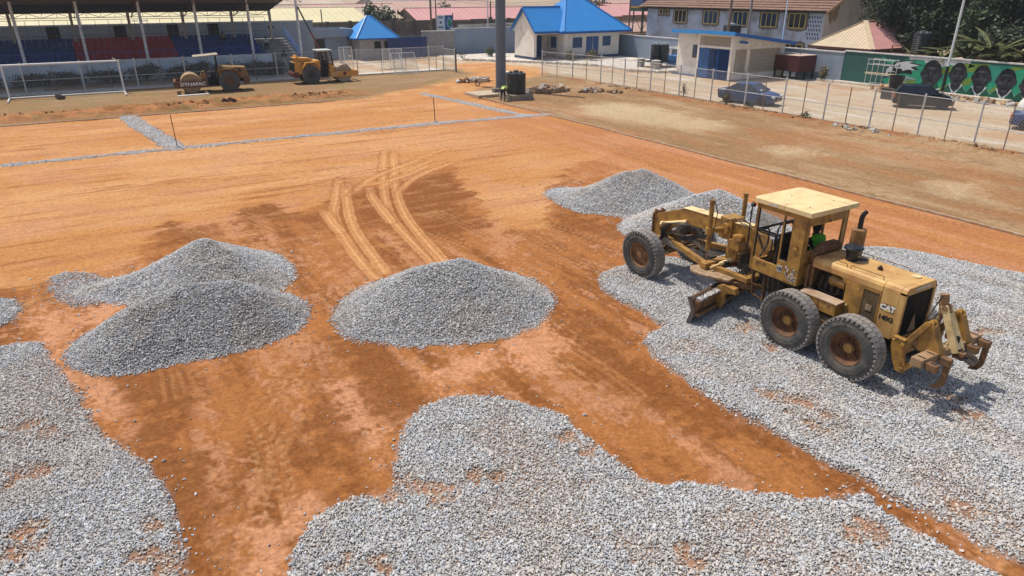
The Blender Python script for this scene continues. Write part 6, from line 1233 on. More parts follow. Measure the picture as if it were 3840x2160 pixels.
# ------------------------------------------------------------------ road rollers
def roller(label, loc, rz, kind, paint, dark, text):
    R = thing('road_roller', label, 'road roller', loc, rz, 'road rollers by the fence'); closed = kind == 'cab'
    DRUM = M('drum_steel_'+kind, (.40,.27,.15) if not closed else (.46,.36,.25), rough=.6, var=.2, scale=3, dirt=(.22,.12,.06), amt=.45)
    mb = MB(); mb.lathe([(.72,-1.02),(.77,-1.02),(.77,1.02),(.72,1.02),(.70,.98),(.0,.9)],36,(0,1.62,.77),axis='X',cap=False); mb.lathe([(.70,-.98),(0,-.9)],36,(0,1.62,.77),axis='X',cap=False); mb.build('drum',DRUM,R,smooth=True)
    mb = MB()
    for s in (-1,1): mb.cut(); mb.box(min(s*1.06,s*1.20),max(s*1.06,s*1.20),.35,2.72,.50,1.0)
    mb.cut(); mb.box(-1.2,1.2,2.72,2.92,.55,1.0); mb.cut(); mb.box(-1.06,1.06,.30,.62,.55,1.15); mb.build('drum_frame',dark if not closed else paint,R,bevel=.02)
    mb = MB(); mb.prism([(.35,1.0),(.95,1.0),(.62,1.55),(.35,1.60)],-.95,-.55,'X'); mb.cut(); mb.prism([(.35,1.0),(.95,1.0),(.62,1.55),(.35,1.60)],.55,.95,'X'); mb.build('scraper_mount',paint,R,bevel=.02)
    mb = MB(); mb.box(-.35,.35,-.9,.4,.45,.95); mb.build('articulation',DARK,R)
    tm = MB(); tm.lathe([(.36,-.22),(.5,-.27),(.68,-.26),(.76,-.2),(.79,0),(.76,.2),(.68,.26),(.5,.27),(.36,.22)],32,axis='X',close=True); tm.m = 1
    for i in range(22):
        for s in (-1,1): a = 2*math.pi*(i+.25*s)/22; tm.cbox((s*.12,.79*math.cos(a),.79*math.sin(a)),(.22,.12,.05),rx=a+math.pi/2,rz=0)
    wm = tm.mesh('wheel',[RUB,TREAD],True); rm = MB(); rm.lathe([(.38,.18),(.35,.14),(.16,.08),(.14,.16),(0,.16)],24,axis='X',cap=False); rmm = rm.mesh('rim',M('roller_rim_'+kind,(.16,.07,.03) if not closed else (.05,.05,.05),rough=.8,var=.3),True)
    for s in (-1,1): w = inst('wheel',wm,R,(s*.88,-1.35,.79),(0,0,0 if s > 0 else math.pi)); inst('rim',rmm,w)
    # engine body
    mb = MB()
    if not closed: mb.prism([(-.62,1.05),(-.55,1.95),(-.9,2.0),(-2.75,1.88),(-2.95,1.05),(-2.2,1.02),(-1.95,1.45),(-1.35,1.66),(-.9,1.5)],-.80,.80,'X')
    else: mb.prism([(-.45,1.05),(-.45,1.98),(-2.75,1.86),(-2.82,.80),(-2.15,.85),(-1.95,1.40),(-1.35,1.66),(-.85,1.4)],-.82,.82,'X')
    mb.build('engine_hood',paint,R,bevel=.04)
    mb = MB(); mb.box(-.7,.7,-2.7,-.6,.75,1.1); mb.build('rear_frame',DARK,R)
    mb = MB()
    for s in (-1,1): mb.cut(); mb.prism([(-.55,1.5),(-.62,1.62),(-1.0,1.78),(-1.75,1.78),(-2.05,1.6),(-2.35,1.20),(-2.42,1.20),(-2.1,1.70),(-1.8,1.88),(-.95,1.88),(-.5,1.7)],s*.80,s*1.10,'X') if not closed else mb.prism([(-.55,1.45),(-.9,1.78),(-1.75,1.78),(-2.2,1.2),(-2.28,1.2),(-1.82,1.87),(-.85,1.87),(-.45,1.5)],s*.80,s*1.10,'X')
    mb.build('fender',paint,R,bevel=.02)
    mb = MB(); mb.prism([(-2.45,.62),(-2.45,1.05),(-2.95,1.05),(-3.0,.85),(-2.8,.55)],-.95,.95,'X') ; mb.build('counterweight',dark if not closed else M('maroon_weight',(.12,.03,.03),rough=.7,var=.3,dirt=(.2,.11,.05),amt=.4),R,bevel=.03)
    if not closed:
        mb = MB(); mb.box(-.8,.8,-.65,.45,1.0,1.12); mb.build('platform',DARK,R)
        mb = MB(); mb.box(-.28,.28,-.45,.05,1.35,1.48); mb.box(-.28,.28,-.55,-.42,1.4,2.05); mb.box(-.15,.15,-.35,0,1.1,1.36); mb.build('seat',BLACKP,R,bevel=.03)
        mb = MB(); mb.box(-.3,.3,.28,.42,1.1,1.75); mb.bar((0,.35,1.7),(0,.15,1.95),.05); pts = [(.2*math.cos(t),.12+.06*math.sin(t),1.97+.19*math.sin(t)*.7) for t in np.linspace(0,6.283,17)]; mb.path(pts,.018,6,False); mb.build('steering_column',BLACKP,R)
        for s in (-1,1): mb = MB(); mb.path([(s*.78,-.4,1.1),(s*.78,-.4,1.75),(s*.78,.35,1.75),(s*.78,.40,1.1)],.025,6); mb.build('guard_rail',DARK,R)
        for s in (-1,1): mb = MB(); mb.bar((s*.62,-.62,1.1),(s*.62,-.55,2.85),.10); mb.build('canopy_post',DARK,R)
        mb = MB(); mb.slab([(-.95,-.75,2.98),(.95,-.75,2.98),(.95,1.15,2.84),(-.95,1.15,2.84)],.07); mb.build('canopy',M('canopy_tan',(.38,.32,.24),rough=.85,var=.2),R)
        mb = MB(); mb.tube((.45,-1.7,1.95),(.45,-1.7,2.12),.06,10); mb.build('exhaust_pipe',RUST,R); mb = MB(); mb.box(-.82,-.803,-2.35,-1.95,1.5,1.8); mb.build('vent_panel',GRIME,R)
    else:
        mb = MB(); mb.box(-.72,.72,-.45,.75,.95,1.15); mb.prism([(-.42,1.15),(-.42,1.75),(-.3,1.75),(.35,1.2),(.35,1.15)],-.72,.72,'X'); mb.build('cab_base',DARK,R)
        CF = M('cab_frame_dark',(.025,.022,.02),rough=.7,var=.3); mb = MB()
        for x in (-.70,.70):
            for p,q in (((x,-.42,1.1),(x,-.42,2.72)),((x,.25,1.15),(x,.18,2.72)),((x,.80,1.45),(x,.62,2.72)),((x,.35,1.1),(x,.80,1.5)),((x,-.42,1.72),(x,.22,1.72))): mb.bar(p,q,.08)
        for y,z in ((-.42,2.70),(.62,2.70),(.78,1.5),(-.42,1.72)): mb.bar((-.7,y,z),(.7,y,z),.08)
        mb.build('cab_frame',CF,R); CG = glass('cab_glass',(.25,.27,.28),.30,.1)
        mb = MB(); mb.slab([(-.66,.79,1.55),(.66,.79,1.55),(.66,.63,2.66),(-.66,.63,2.66)],.01); mb.build('windscreen',CG,R)
        for x in (-.70,.70): mb = MB(); mb.slab([(x,.30,1.75),(x,.74,1.75),(x,.60,2.66),(x,.22,2.66)],.01); mb.build('cab_window',CG,R)
        mb = MB(); mb.slab([(-.82,-.58,2.84),(.82,-.58,2.84),(.82,.75,2.84),(-.82,.75,2.84)],.12); mb.build('cab_roof',M('roof_grey_white',(.50,.50,.48),rough=.7,var=.15),R,bevel=.04)
        mb = MB(); mb.prism([(-2.55,1.90),(-2.45,2.42),(-2.35,2.42),(-2.25,2.15),(-1.1,2.10),(-1.0,1.95)],-.62,.62,'X'); mb.build('air_box',paint,R,bevel=.03); mb = MB(); mb.cbox((0,-2.0,2.20),(1.4,1.45,.05),rx=-.06); mb.build('box_lid',paint,R)
        mb = MB()
        for k in range(6): mb.box(-.78,.78,-2.86-.0*k,-2.80,.98+k*.15,1.07+k*.15)
        mb.build('rear_grille',BLACKP,R,kind='stuff'); mb = MB(); mb.box(-.8,.8,-2.80,-2.6,.9,1.85); mb.build('grille_housing',GRIME,R)
        mb = MB(); mb.box(-.16,.30,-.30,.15,1.3,1.45); mb.box(-.16,.30,-.38,-.27,1.4,2.0); mb.build('seat',BLACKP,R); mb = MB(); mb.bar((.05,.62,1.2),(.05,.42,1.9),.06); pts = [(.05+.19*math.cos(t),.40-.08*math.sin(t),1.93+.17*math.sin(t)) for t in np.linspace(0,6.283,17)]; mb.path(pts,.018,6,False); mb.build('steering_wheel',BLACKP,R)
        mb = MB(); mb.lathe([(.17,1.06),(.17,1.22)],10,(0,0,0)); 
        for s in (-1,1):
            e = MB(); pts = []
            for i in range(16): t = 2*math.pi*i/16; r = .13 if i%2 else .20; pts.append((1.62+r*math.cos(t),.76+r*math.sin(t)))
            e.prism(pts,s*1.20,s*1.212,'X'); e.build('emblem',M('emblem_maroon',(.14,.02,.05),rough=.7),R)
            e = MB(); e.box(min(s*1.20,s*1.21),max(s*1.20,s*1.21),.45,1.0,.78,.86); e.cut(); e.box(min(s*1.20,s*1.21),max(s*1.20,s*1.21),.45,.95,.62,.70); e.build('frame_stripe',M('stripe_pale',(.5,.42,.3),rough=.7),R)
    for s in (-1,1):
        X = s*1.204 if not closed else s*.825
        xa = (0,s,0); c = (X,1.50,.75) if not closed else (X,-1.55,1.74)
        letters('maker_letters',text,WHITEP if not closed else BLACKP,R,.36 if not closed else .24,frameM(c,xa,(0,0,1)),.002,.012,.15,1.12)
    return R
OCH = M('weathered_ochre',(.27,.15,.05),rough=.7,var=.2,scale=3,dirt=(.14,.07,.03),amt=.5,dscale=3); OCHD = M('brown_frame_rust',(.12,.052,.022),rough=.8,var=.25,dirt=(.22,.12,.06),amt=.35)
ORG = M('roller_orange',(.64,.31,.05),rough=.5,var=.12,scale=2,dirt=(.36,.18,.06),amt=.3,dscale=3)
roller('brown road roller with an open driver seat under a flat canopy by the fence',(9.0,63.75,0),math.radians(90-6),'canopy',OCH,OCHD,'DYNAPAC')
roller('orange road roller with a closed dark cab in front of the stairs',(18.9,65.2,0),math.radians(-90),'cab',ORG,OCHD,'DYNAPAC')
R2p = dict(SIT); R2p.update(lwr=(-.13,.42,.52), rwr=(.13,.42,.52))
person('person in dark clothes sitting in the closed cab of the orange roller', R2p, None, [('shirt',DARKCL,BS['torso']+BS['long'],.012),('trousers',DARKCL,BS['leg'],.012)], (18.9-.05,65.2-.05,1.36), math.radians(-90))

# ------------------------------------------------------------------ cars
def car(name, label, loc, rz, st, paint, wheel_r, wheels_y, tw, roofz, belt, hatch, lamps=True):
    """st: stations (y, z of bonnet/boot line, half width); greenhouse between hatch[0] and hatch[3]"""
    c = thing(name, label, 'car', loc, rz); ring = []
    mb = MB(); k = 10
    for (y,zt,hw,zb) in st: ring.append([(-hw*.90,y,zb),(-hw*.99,y,zb+.14),(-hw,y,zb+.30),(-hw*.97,y,zt-.10),(-hw*.84,y,zt-.01),(hw*.84,y,zt-.01),(hw*.97,y,zt-.10),(hw,y,zb+.30),(hw*.99,y,zb+.14),(hw*.90,y,zb)])
    for r in ring: mb.v += r
    n = len(ring); mb.f = [(i*k+j,i*k+(j+1)%k,(i+1)*k+(j+1)%k,(i+1)*k+j) for i in range(n-1) for j in range(k)]+[tuple(range(k-1,-1,-1)),tuple((n-1)*k+j for j in range(k))]; mb.mi = [0]*len(mb.f)
    b = mb.build('body',paint,c,smooth=True)
    y0,y1,y2,y3 = hatch; hw = tw*.47; rw = tw*.36
    q = lambda y,z,w:[(-w,y,z),(w,y,z)]
    GLS = M('car_glass',(.012,.016,.022),rough=.06,var=.1,spec=.8)
    mb = MB(); a = [(-hw,y0,belt),(hw,y0,belt),(hw,y3,belt),(-hw,y3,belt),(-rw,y1,roofz-.02),(rw,y1,roofz-.02),(rw,y2,roofz-.02),(-rw,y2,roofz-.02)]
    mb.add(a,[(0,1,5,4),(1,2,6,5),(2,3,7,6),(3,0,4,7),(4,5,6,7)]); mb.build('glasshouse',GLS,c)
    mb = MB(); mb.add([(-rw-.03,y1-.05,roofz-.035),(rw+.03,y1-.05,roofz-.035),(rw+.03,y2+.05,roofz-.035),(-rw-.03,y2+.05,roofz-.035),(-rw*.8,y1+.1,roofz+.03),(rw*.8,y1+.1,roofz+.03),(rw*.8,y2-.1,roofz+.03),(-rw*.8,y2-.1,roofz+.03)],[(0,1,5,4),(1,2,6,5),(2,3,7,6),(3,0,4,7),(4,5,6,7)]); mb.build('roof',paint,c,smooth=True)
    for s in (-1,1):
        for (p,r) in (((y0,belt),(y1,roofz-.03)),((y3,belt),(y2,roofz-.03)),(((y0+y3)/2-.05,belt),((y1+y2)/2-.02,roofz-.03))): mb = MB(); mb.bar((s*hw,p[0],p[1]),(s*(rw+.01),r[0],r[1]),.07,.06,(1,0,0)); mb.build('pillar',paint,c)
        mb = MB(); mb.cbox((s*(hw+.10),y3-.15,belt+.06),(.16,.10,.12)); mb.build('mirror',paint,c,bevel=.03)
    wm = MB(); w = .20; wm.lathe([(wheel_r*.66,-w/2),(wheel_r*.92,-w/2),(wheel_r,-w*.3),(wheel_r,w*.3),(wheel_r*.92,w/2),(wheel_r*.66,w/2)],24,axis='X',close=True); wmesh = wm.mesh('wheel',M('car_tyre',(.02,.02,.02),rough=.9),True)
    rm = MB(); rm.lathe([(wheel_r*.68,.085),(wheel_r*.60,.06),(wheel_r*.60,-.05)],24,axis='X',cap=False)
    for i in range(7): t = 2*math.pi*i/7; rm.bar((.075,0,0),(.08,wheel_r*.62*math.cos(t),wheel_r*.62*math.sin(t)),.05,.02,(1,0,0))
    rm.tube((.05,0,0),(.09,0,0),.05,10); rmm = rm.mesh('rim',M('alloy',(.55,.55,.56),rough=.35,metal=.5,var=.1))
    for y in wheels_y:
        for s in (-1,1): u = inst('wheel',wmesh,c,(s*(tw/2-.10),y,wheel_r),(0,0,0 if s > 0 else math.pi)); inst('rim',rmm,u); mb = MB(); mb.tube((s*(tw/2-.24),y,wheel_r),(s*(tw/2+.004),y,wheel_r),wheel_r*1.13,20); mb.build('wheel_arch',DARK,c)
    yf, yb = st[-1][0], st[0][0]
    for s in (-1,1):
        mb = MB(); mb.ball((s*tw*.36,yf-.10,.68),.15,10,8,(1.1,.9,.75)); mb.build('headlight',M('lamp_clear',(.75,.78,.80),rough=.15,spec=.8),c,smooth=True)
        mb = MB(); mb.ball((s*tw*.42,yb+.06,.82),.12,10,8,(.8,.6,1.5)); mb.build('tail_lamp',M('lamp_red',(.45,.10,.03),rough=.3),c,smooth=True)
    mb = MB(); mb.box(-tw*.28,tw*.28,yf-.03,yf+.012,.42,.62); mb.build('grille',DARK,c); mb = MB(); mb.box(-.24,.24,yf+.012,yf+.02,.44,.56); mb.build('number_plate',M('plate_orange',(.45,.28,.12),rough=.6),c)
    return c
CARB = M('car_blue',(.010,.050,.17),rough=.35,var=.06,spec=.45,coat=.25); CARK = M('car_black',(.005,.007,.013),rough=.3,var=.05,spec=.4,coat=.25)
sedan = [(-2.25,.82,.70,.35),(-2.15,.98,.80,.28),(-1.4,1.02,.86,.22),(0,.98,.88,.20),(.9,.97,.88,.20),(1.5,.90,.85,.22),(2.05,.78,.78,.26),(2.25,.62,.66,.34)]
blue_car = car('parked_car','metallic blue saloon car parked behind the chain link fence',(42.25,35.85,0),math.radians(180+14),sedan,CARB,.32,(-1.35,1.35),1.76,1.46,.97,(-1.55,-.75,.35,1.15))
mb = MB(); mb.cbox((.32,1.0,1.06),(.22,.12,.01),rx=-.5); mb.build('windscreen_paper',M('paper_white',(.8,.8,.78),rough=.8),blue_car)
hatchb = [(-1.95,.80,.68,.38),(-1.88,1.02,.78,.30),(-1.3,1.04,.83,.24),(0,1.02,.84,.22),(.8,1.0,.84,.22),(1.35,.95,.81,.24),(1.80,.80,.72,.30),(1.95,.62,.62,.38)]
car('parked_car','black hatchback with silver alloy wheels parked in front of the mural',(51.2,28.0,0),math.radians(180+36),hatchb,CARK,.32,(-1.22,1.22),1.70,1.56,1.02,(-1.90,-1.45,.25,1.05))
car('parked_car','dark blue car at the right edge of the frame beside the white round tank',(48.9,18.6,0),math.radians(180+20),sedan,CARB,.32,(-1.35,1.35),1.76,1.46,.97,(-1.55,-.75,.35,1.15))

# ------------------------------------------------------------------ plastic tanks
TNK = M('tank_black',(.016,.020,.024),rough=.45,var=.15,dirt=(.12,.11,.10),amt=.25)
def ptank(label, loc, r, h, ribbed=True, lid=(.55,.57,.58), group=None, base=None):
    t = thing('water_tank',label,'water tank',loc,0,group); prof = [(r*.96,0),(r,.05)]
    if ribbed:
        n = int(h/.16)
        for i in range(n): z = .08+(h-.3)*i/n; d = (h-.3)/n; prof += [(r,z+.05*d),(r*.955,z+.3*d),(r*.955,z+.5*d),(r,z+.8*d)]
    else: prof += [(r*.985,h*.3),(r*.97,h*.32),(r*.985,h*.34),(r*.985,h*.64),(r*.97,h*.66),(r*.985,h*.68)]
    prof += [(r,h-.18),(r*.98,h-.12),(r*.30,h),(0,h)]
    mb = MB(); mb.lathe(prof,28); mb.build('tank_body',TNK,t,smooth=True)
    mb = MB(); mb.lathe([(r*.26,h-.02),(r*.26,h+.08),(r*.20,h+.10),(0,h+.11)],18); mb.build('tank_lid',M('lid_'+str(lid[0]),lid,rough=.5,var=.1),t,smooth=True)
    for i in range(6): a = i*math.pi/3; mb = MB(); mb.cbox((r*.62*math.cos(a),r*.62*math.sin(a),h-.05),(.16,.10,.12),rz=a); mb.build('lifting_lug',TNK if not ribbed else M('lug_grey',(.40,.42,.43),rough=.6),t)
    return t
ptank('dark green-black plastic water tank on a block base beside the tall grey mast',(28.45,46.75,.42),.76,1.62,False,(.05,.055,.06))
BK = thing('block_base','low base of grey concrete blocks under the black water tank','block base',(28.45,46.75,0)); BLK = M('sandcrete',(.33,.28,.22),rough=.95,var=.2,scale=5,bump=.006,dirt=(.25,.15,.08),amt=.3)
bm_ = MB(); bm_.box(-.22,.22,-.11,.11,0,.20); bmesh_ = bm_.mesh('block',BLK)
for z in (0,.21):
    for i in range(4):
        u = -.72+i*.465+(.1 if z else 0)
        for (x,y,r) in ((u,-.85,0),(u,.85,0),(-.93,u,math.pi/2),(.93,u,math.pi/2)): inst('block',bmesh_,BK,(x,y,z),(0,0,r+random.uniform(-.03,.03)))
mb = MB(); mb.box(-.8,.8,-.74,.74,0,.40); mb.build('fill',BLK,BK)
ptank('black ribbed water tank on the house side of the boundary wall',(63.5,57.6,2.0),1.0,2.3,True)
ptank('black water tank on a steel stand in front of the pink roofed bungalow',(62.6,35.4,2.75),.72,1.75,True,(.10,.10,.10))
TS = thing('tank_stand','brown steel stand under the black tank by the bungalow','stand',(62.6,35.4,0))
for x in (-.9,.9):
    for y in (-.9,.9): mb = MB(); mb.bar((x,y,0),(x,y,2.7),.08); mb.build('leg',RUSTB,TS)
for p,q in (((-1,-.9,2.7),(1,-.9,2.7)),((-1,.9,2.7),(1,.9,2.7)),((-.9,-1,2.7),(-.9,1,2.7)),((.9,-1,2.7),(.9,1,2.7)),((0,-1,2.7),(0,1,2.7)),((-.9,1.0,3.3),(-.9,2.0,3.3)),((-.9,2.0,3.3),(-.9,2.0,2.7)),((-.9,1,2.7),(-.9,2,2.7))): mb = MB(); mb.bar(p,q,.08); mb.build('beam',RUSTB,TS)
for i,(dx,dy) in enumerate(((0,0),(.75,-.55))):
    ptank('left of two black tanks standing together on grey piers' if i == 0 else 'right of two black tanks standing together on grey piers',(53.6+dx,59.0+dy,.75),.50,1.75,True)
for i,(x,y) in enumerate(((52.2,59.6),(52.0,57.0),(54.6,60.2))):
    t = thing('concrete_pier',['grey pier left of the twin tanks','grey pier in front of the twin tanks','grey pier behind the twin tanks'][i],'pier',(x,y,0)); mb = MB(); mb.box(-.28,.28,-.28,.28,0,.95); mb.build('shaft',CEMENT,t); mb = MB(); mb.box(-.36,.36,-.36,.36,.95,1.02); mb.build('cap',COPING,t)
t = thing('support_frame','steel frame carrying the twin black tanks','stand',(53.9,58.7,0)); mb = MB(); mb.box(-1.7,1.4,-1.5,1.2,.68,.74); mb.build('deck',DARK,t); mb = MB(); mb.box(-.3,.3,-.3,.3,.0,.68); mb.build('pillar',CEMENT,t)
mb = MB(); mb.box(-.9,.9,-.7,.7,0,1.15); o = mb.build('storage_bin',M('bin_blue',(.04,.15,.36),rough=.6,var=.2),bevel=.04); o.location = (56.4,58.4,.1); tag(o,'square blue bin behind the twin black tanks','bin')
# low grey outbuilding with little white columns
ob = thing('pump_shed','low grey shed with white corner columns behind the blue bin','shed',(58.0,59.8,0)); mb = MB(); mb.box(-1.2,1.9,-2.2,2.0,0,1.75); mb.build('wall',WALLB,ob); mb = MB(); mb.box(-1.4,2.0,-2.4,2.2,1.75,1.85); mb.build('roof',CEMENT,ob)
for x,y in ((-1.25,-2.25),(-1.25,0),(-1.25,2.0)): mb = MB(); mb.box(x-.15,x+.15,y-.15,y+.15,0,1.75); mb.build('column',COPING,ob)
for i in range(5): mb = MB(); y = -2.2+i*1.0; mb.path([(-1.3,y,1.85),(-1.3,y,2.2),(-1.45,y,2.4)],.03,6); mb.build('wire_arm',GALV,ob)
wt = thing('round_tank','white round tank lying behind the fence at the right edge','tank',(51.3,21.0,0)); mb = MB(); mb.ball((0,0,.86),.84,20,14); mb.build('tank_body',M('tank_white',(.66,.64,.60),rough=.6,var=.12,dirt=(.45,.36,.26),amt=.4),wt,smooth=True); mb = MB(); mb.box(-.6,.6,-.5,.5,0,.22); mb.build('cradle',RUST,wt)
br = thing('white_drum','white barrel behind the foot of the tall mast','barrel',(32.4,55.2,0)); mb = MB(); mb.lathe([(.38,0),(.40,.05),(.40,.95),(.38,1.0)],20); mb.build('barrel_body',M('barrel_grey',(.40,.38,.36),rough=.7,var=.15),br,smooth=True); mb = MB(); mb.lathe([(.42,1.0),(.42,1.08),(0,1.12)],20); mb.build('lid',M('lid_bright',(.78,.80,.82),rough=.4),br)

# ------------------------------------------------------------------ mast, poles, goal, frames
MS = thing('floodlight_mast','tall thick grey floodlight mast rising out of the frame','mast',(30.05,51.85,0)); MG = M('mast_galvanised',(.13,.165,.205),rough=.5,metal=.25,var=.12,scale=1,dirt=(.13,.13,.14),amt=.3)
mb = MB(); mb.lathe([(.44,0),(.43,3),(.41,8),(.34,16)],16); mb.build('shaft',MG,MS,smooth=False); mb = MB(); mb.lathe([(.62,0),(.62,.06),(.45,.06)],16); mb.build('base_flange',MG,MS); mb = MB(); mb.box(-.2,.2,-.46,-.40,.6,1.5); mb.build('service_door',MG,MS)
def pole(label, x, y, h, r, m, r2=None, base=0, cat='pole', name='utility_pole'):
    t = thing(name,label,cat,(x,y,base)); mb = MB(); mb.tube((0,0,0),(0,0,h),r,10,r2 or r*.8); mb.build('shaft',m,t,smooth=True); mb = MB(); mb.tube((0,0,-.2),(0,0,.05),r*1.4,10); mb.build('footing',CEMENT,t); return t
WOOD = M('pole_wood',(.20,.14,.10),rough=.9,var=.25,scale=4); WPL = M('pole_white',(.62,.64,.66),rough=.5,var=.08)
p = pole('white pole with a black lower part standing before the mural',59.1,30.9,7.1,.10,WPL,.085); mb = MB(); mb.tube((0,0,.0),(0,0,2.2),.115,12); mb.build('black_sleeve',BLACKP,p,smooth=True)
pole('dark twin pole left of the lean-to roof behind the boundary wall',61.5,56.3,9,.16,WOOD); pole('grey post of the power line beside the black ribbed tank',63.2,55.0,9,.15,M('pole_grey',(.27,.25,.23),rough=.9,var=.2))
pole('thin pale pole rising behind the blue-edged roof',59.2,47.2,9,.07,WPL); pole('dark pole at the corner of the two-storey house',66.5,79.0,8,.13,WOOD); pole('slim pale mast behind the banana plants at the right',64.5,24.6,9,.05,M('pole_dull',(.30,.28,.26),rough=.8))
pole('brown pole behind the grandstand stairs',28.5,96.5,6.5,.09,WOOD,None,-1); pole('brown power pole right of the round tree',43.0,93.5,9,.16,WOOD,None,-1); pole('thin pale pole behind the razor wire',49.0,88.0,7.5,.09,GALV); pole('dark pole behind the billboard',51.5,110,8,.12,WOOD,None,-1.6); pole('brown pole in front of the far pink roof',54.5,97,8,.12,WOOD,None,-1.6)
pole('grey pole right of the pavilion roof',66.5,91,8,.16,M('pole_grey',(.27,.25,.23)),None,-1); pole('orange-brown pole near the far pink roof end',73.5,95,8,.12,M('pole_orange',(.34,.20,.10),rough=.9),None,-1); pole('white pole of the verge at the right edge',62.5,21.5,3.0,.06,WPL)
GL = thing('goal_frame','white football goal frame moved aside by the far fence','goal',(-1.4,66.6,0)); GW = M('goal_white',(.78,.78,.76),rough=.4,var=.06)
for x in (-3.95,3.95): mb = MB(); mb.tube((x,0,.05),(x,0,2.5),.07,12); mb.build('post',GW,GL,smooth=True); mb = MB(); mb.path([(x,.05,.08),(x,-2.4,.08)],.06,10); mb.build('ground_bar',GW,GL,smooth=True)
mb = MB(); mb.tube((-4.02,0,2.5),(4.02,0,2.5),.075,12); mb.build('crossbar',GW,GL,smooth=True); mb = MB(); mb.tube((-3.95,0,.08),(3.95,0,.08),.06,12); mb.build('base_bar',GW,GL,smooth=True)
mb = MB(); mb.bar((3.95,0,2.5),(3.6,-.3,2.75),.06); mb.build('net_hook',GW,GL)
def panelframe(label, x, y, w, h, lean, rz, mid=True):
    t = thing('mesh_panel',label,'fence panel',(x,y,0),rz,'loose white mesh panels'); a = lambda u,v:(u,v*math.sin(lean),.04+v*math.cos(lean))
    for p,q in ((a(0,0),a(w,0)),(a(0,h),a(w,h)),(a(0,0),a(0,h)),(a(w,0),a(w,h)),(a(w*.36,0),a(w*.36,h))): mb = MB(); mb.bar(p,q,.055); mb.build('frame_bar',GW,t)
    mb = MB(); n = int((w+h)/.14)
    for i in range(n):
        for s in (0,1):
            u0 = -h+i*.14; u1 = u0+h; v0, v1 = 0,h
            if u0 < 0: v0 -= u0; u0 = 0
            if u1 > w: v1 -= u1-w; u1 = w
            if u1-u0 < .05: continue
            mb.path([a(u0,v0),a(u1,v1)] if s == 0 else [a(u0,h-v0),a(u1,h-v1)],.008,3,False)
    mb.build('chain_link',WIRE,t,kind='stuff'); return t
panelframe('white mesh panel leaning on the far fence beside the sand track',26.9,67.6,2.55,2.15,math.radians(28),0)
panelframe('upright white mesh gate leaf standing behind the far fence',22.8,72.2,1.35,2.4,math.radians(4),0); panelframe('white mesh panel set behind the leaning panel near the gate',27.6,72.6,2.2,2.0,math.radians(5),0)
dp = thing('fence_end_post','dark end post of the short fence beside the sand track','post',(33.05,66.2,0)); mb = MB(); mb.bar((0,0,0),(0,0,2.25),.10); mb.build('shaft',M('post_brown',(.09,.06,.045),rough=.9),dp); mb = MB(); mb.box(-.12,.12,-.12,.12,-.05,.08); mb.build('footing',CEMENT,dp)
for i,(x,y,h) in enumerate(((3.45,40.5,1.75),(18.55,40.4,1.55))):
    t = thing('marker_stake',['thin brown survey stake on the left gravel corner','dark survey stake on the far gravel line'][i],'stake',(x,y,0)); mb = MB(); mb.bar((0,0,0),(-.04,0,h),.04); mb.build('rod',M('stake_brown',(.12,.055,.03),rough=.9),t); mb = MB(); mb.ball((0,-.1,.05),.13,8,6,(1.2,.9,.6)); mb.build('stone_heap',CEMENT,t)
# billboard behind the wall
BB = thing('billboard','small billboard, half white and half blue, above the far wall','billboard',(42.9,89,0))
for x in (-1.25,1.25): mb = MB(); mb.bar((x,0,0),(x,0,5.0),.10); mb.build('leg',WOOD,BB)
mb = MB(); mb.box(-1.2,.02,-.05,0,2.9,4.75); mb.build('white_sheet',M('board_white',(.62,.66,.68),rough=.6,var=.06),BB); mb = MB(); mb.box(.04,1.2,-.05,0,2.9,4.75); mb.build('blue_sheet',M('board_blue',(.03,.09,.26),rough=.6,var=.1),BB)
mb = MB(); mb.prism([(.45,3.7),(.8,4.3),(1.1,3.9),(.75,3.35)],-.06,-.052,'Y'); mb.build('green_patch',M('board_green',(.04,.30,.08),rough=.6),BB)
for a,b in (((.3,3.6),(.62,4.5)),((.62,4.5),(1.12,3.95)),((.3,3.6),(.72,3.1)),((.72,3.1),(1.15,3.4))): mb = MB(); mb.bar((a[0],-.055,a[1]),(b[0],-.055,b[1]),.05,.01,(0,1,0)); mb.build('white_line',GW,BB)
for z,w in ((4.55,.8),(4.42,.6),(3.3,.85),(3.18,.7)): mb = MB(); mb.box(-.6-w/2,-.6+w/2,-.056,-.051,z-.045,z+.045); mb.build('print_line',M('print_navy',(.03,.05,.14),rough=.7),BB)
mb = MB(); mb.tube((-.6,-.056,3.85),(-.6,-.05,3.85),.16,14); mb.build('print_seal',M('print_navy',(.03,.05,.14)),BB)
# razor wire on the wall
rw = thing('razor_wire','coil of razor wire along the top of the boundary wall','razor wire',(50,86.3,3.3)); mb = MB(); pts = [(-6.5+t*.022,.22*math.cos(t*1.05),.24+.22*math.sin(t*1.05)) for t in range(0,640)]; mb.path(pts[::2],.014,3,False); mb.build('wire_coil',M('wire_bright',(.55,.57,.58),rough=.4),rw); 
for x in (-6,-3,0,3,6): mb = MB(); mb.bar((x,0,0),(x,0,.45),.04); mb.build('stay',GALV,rw)

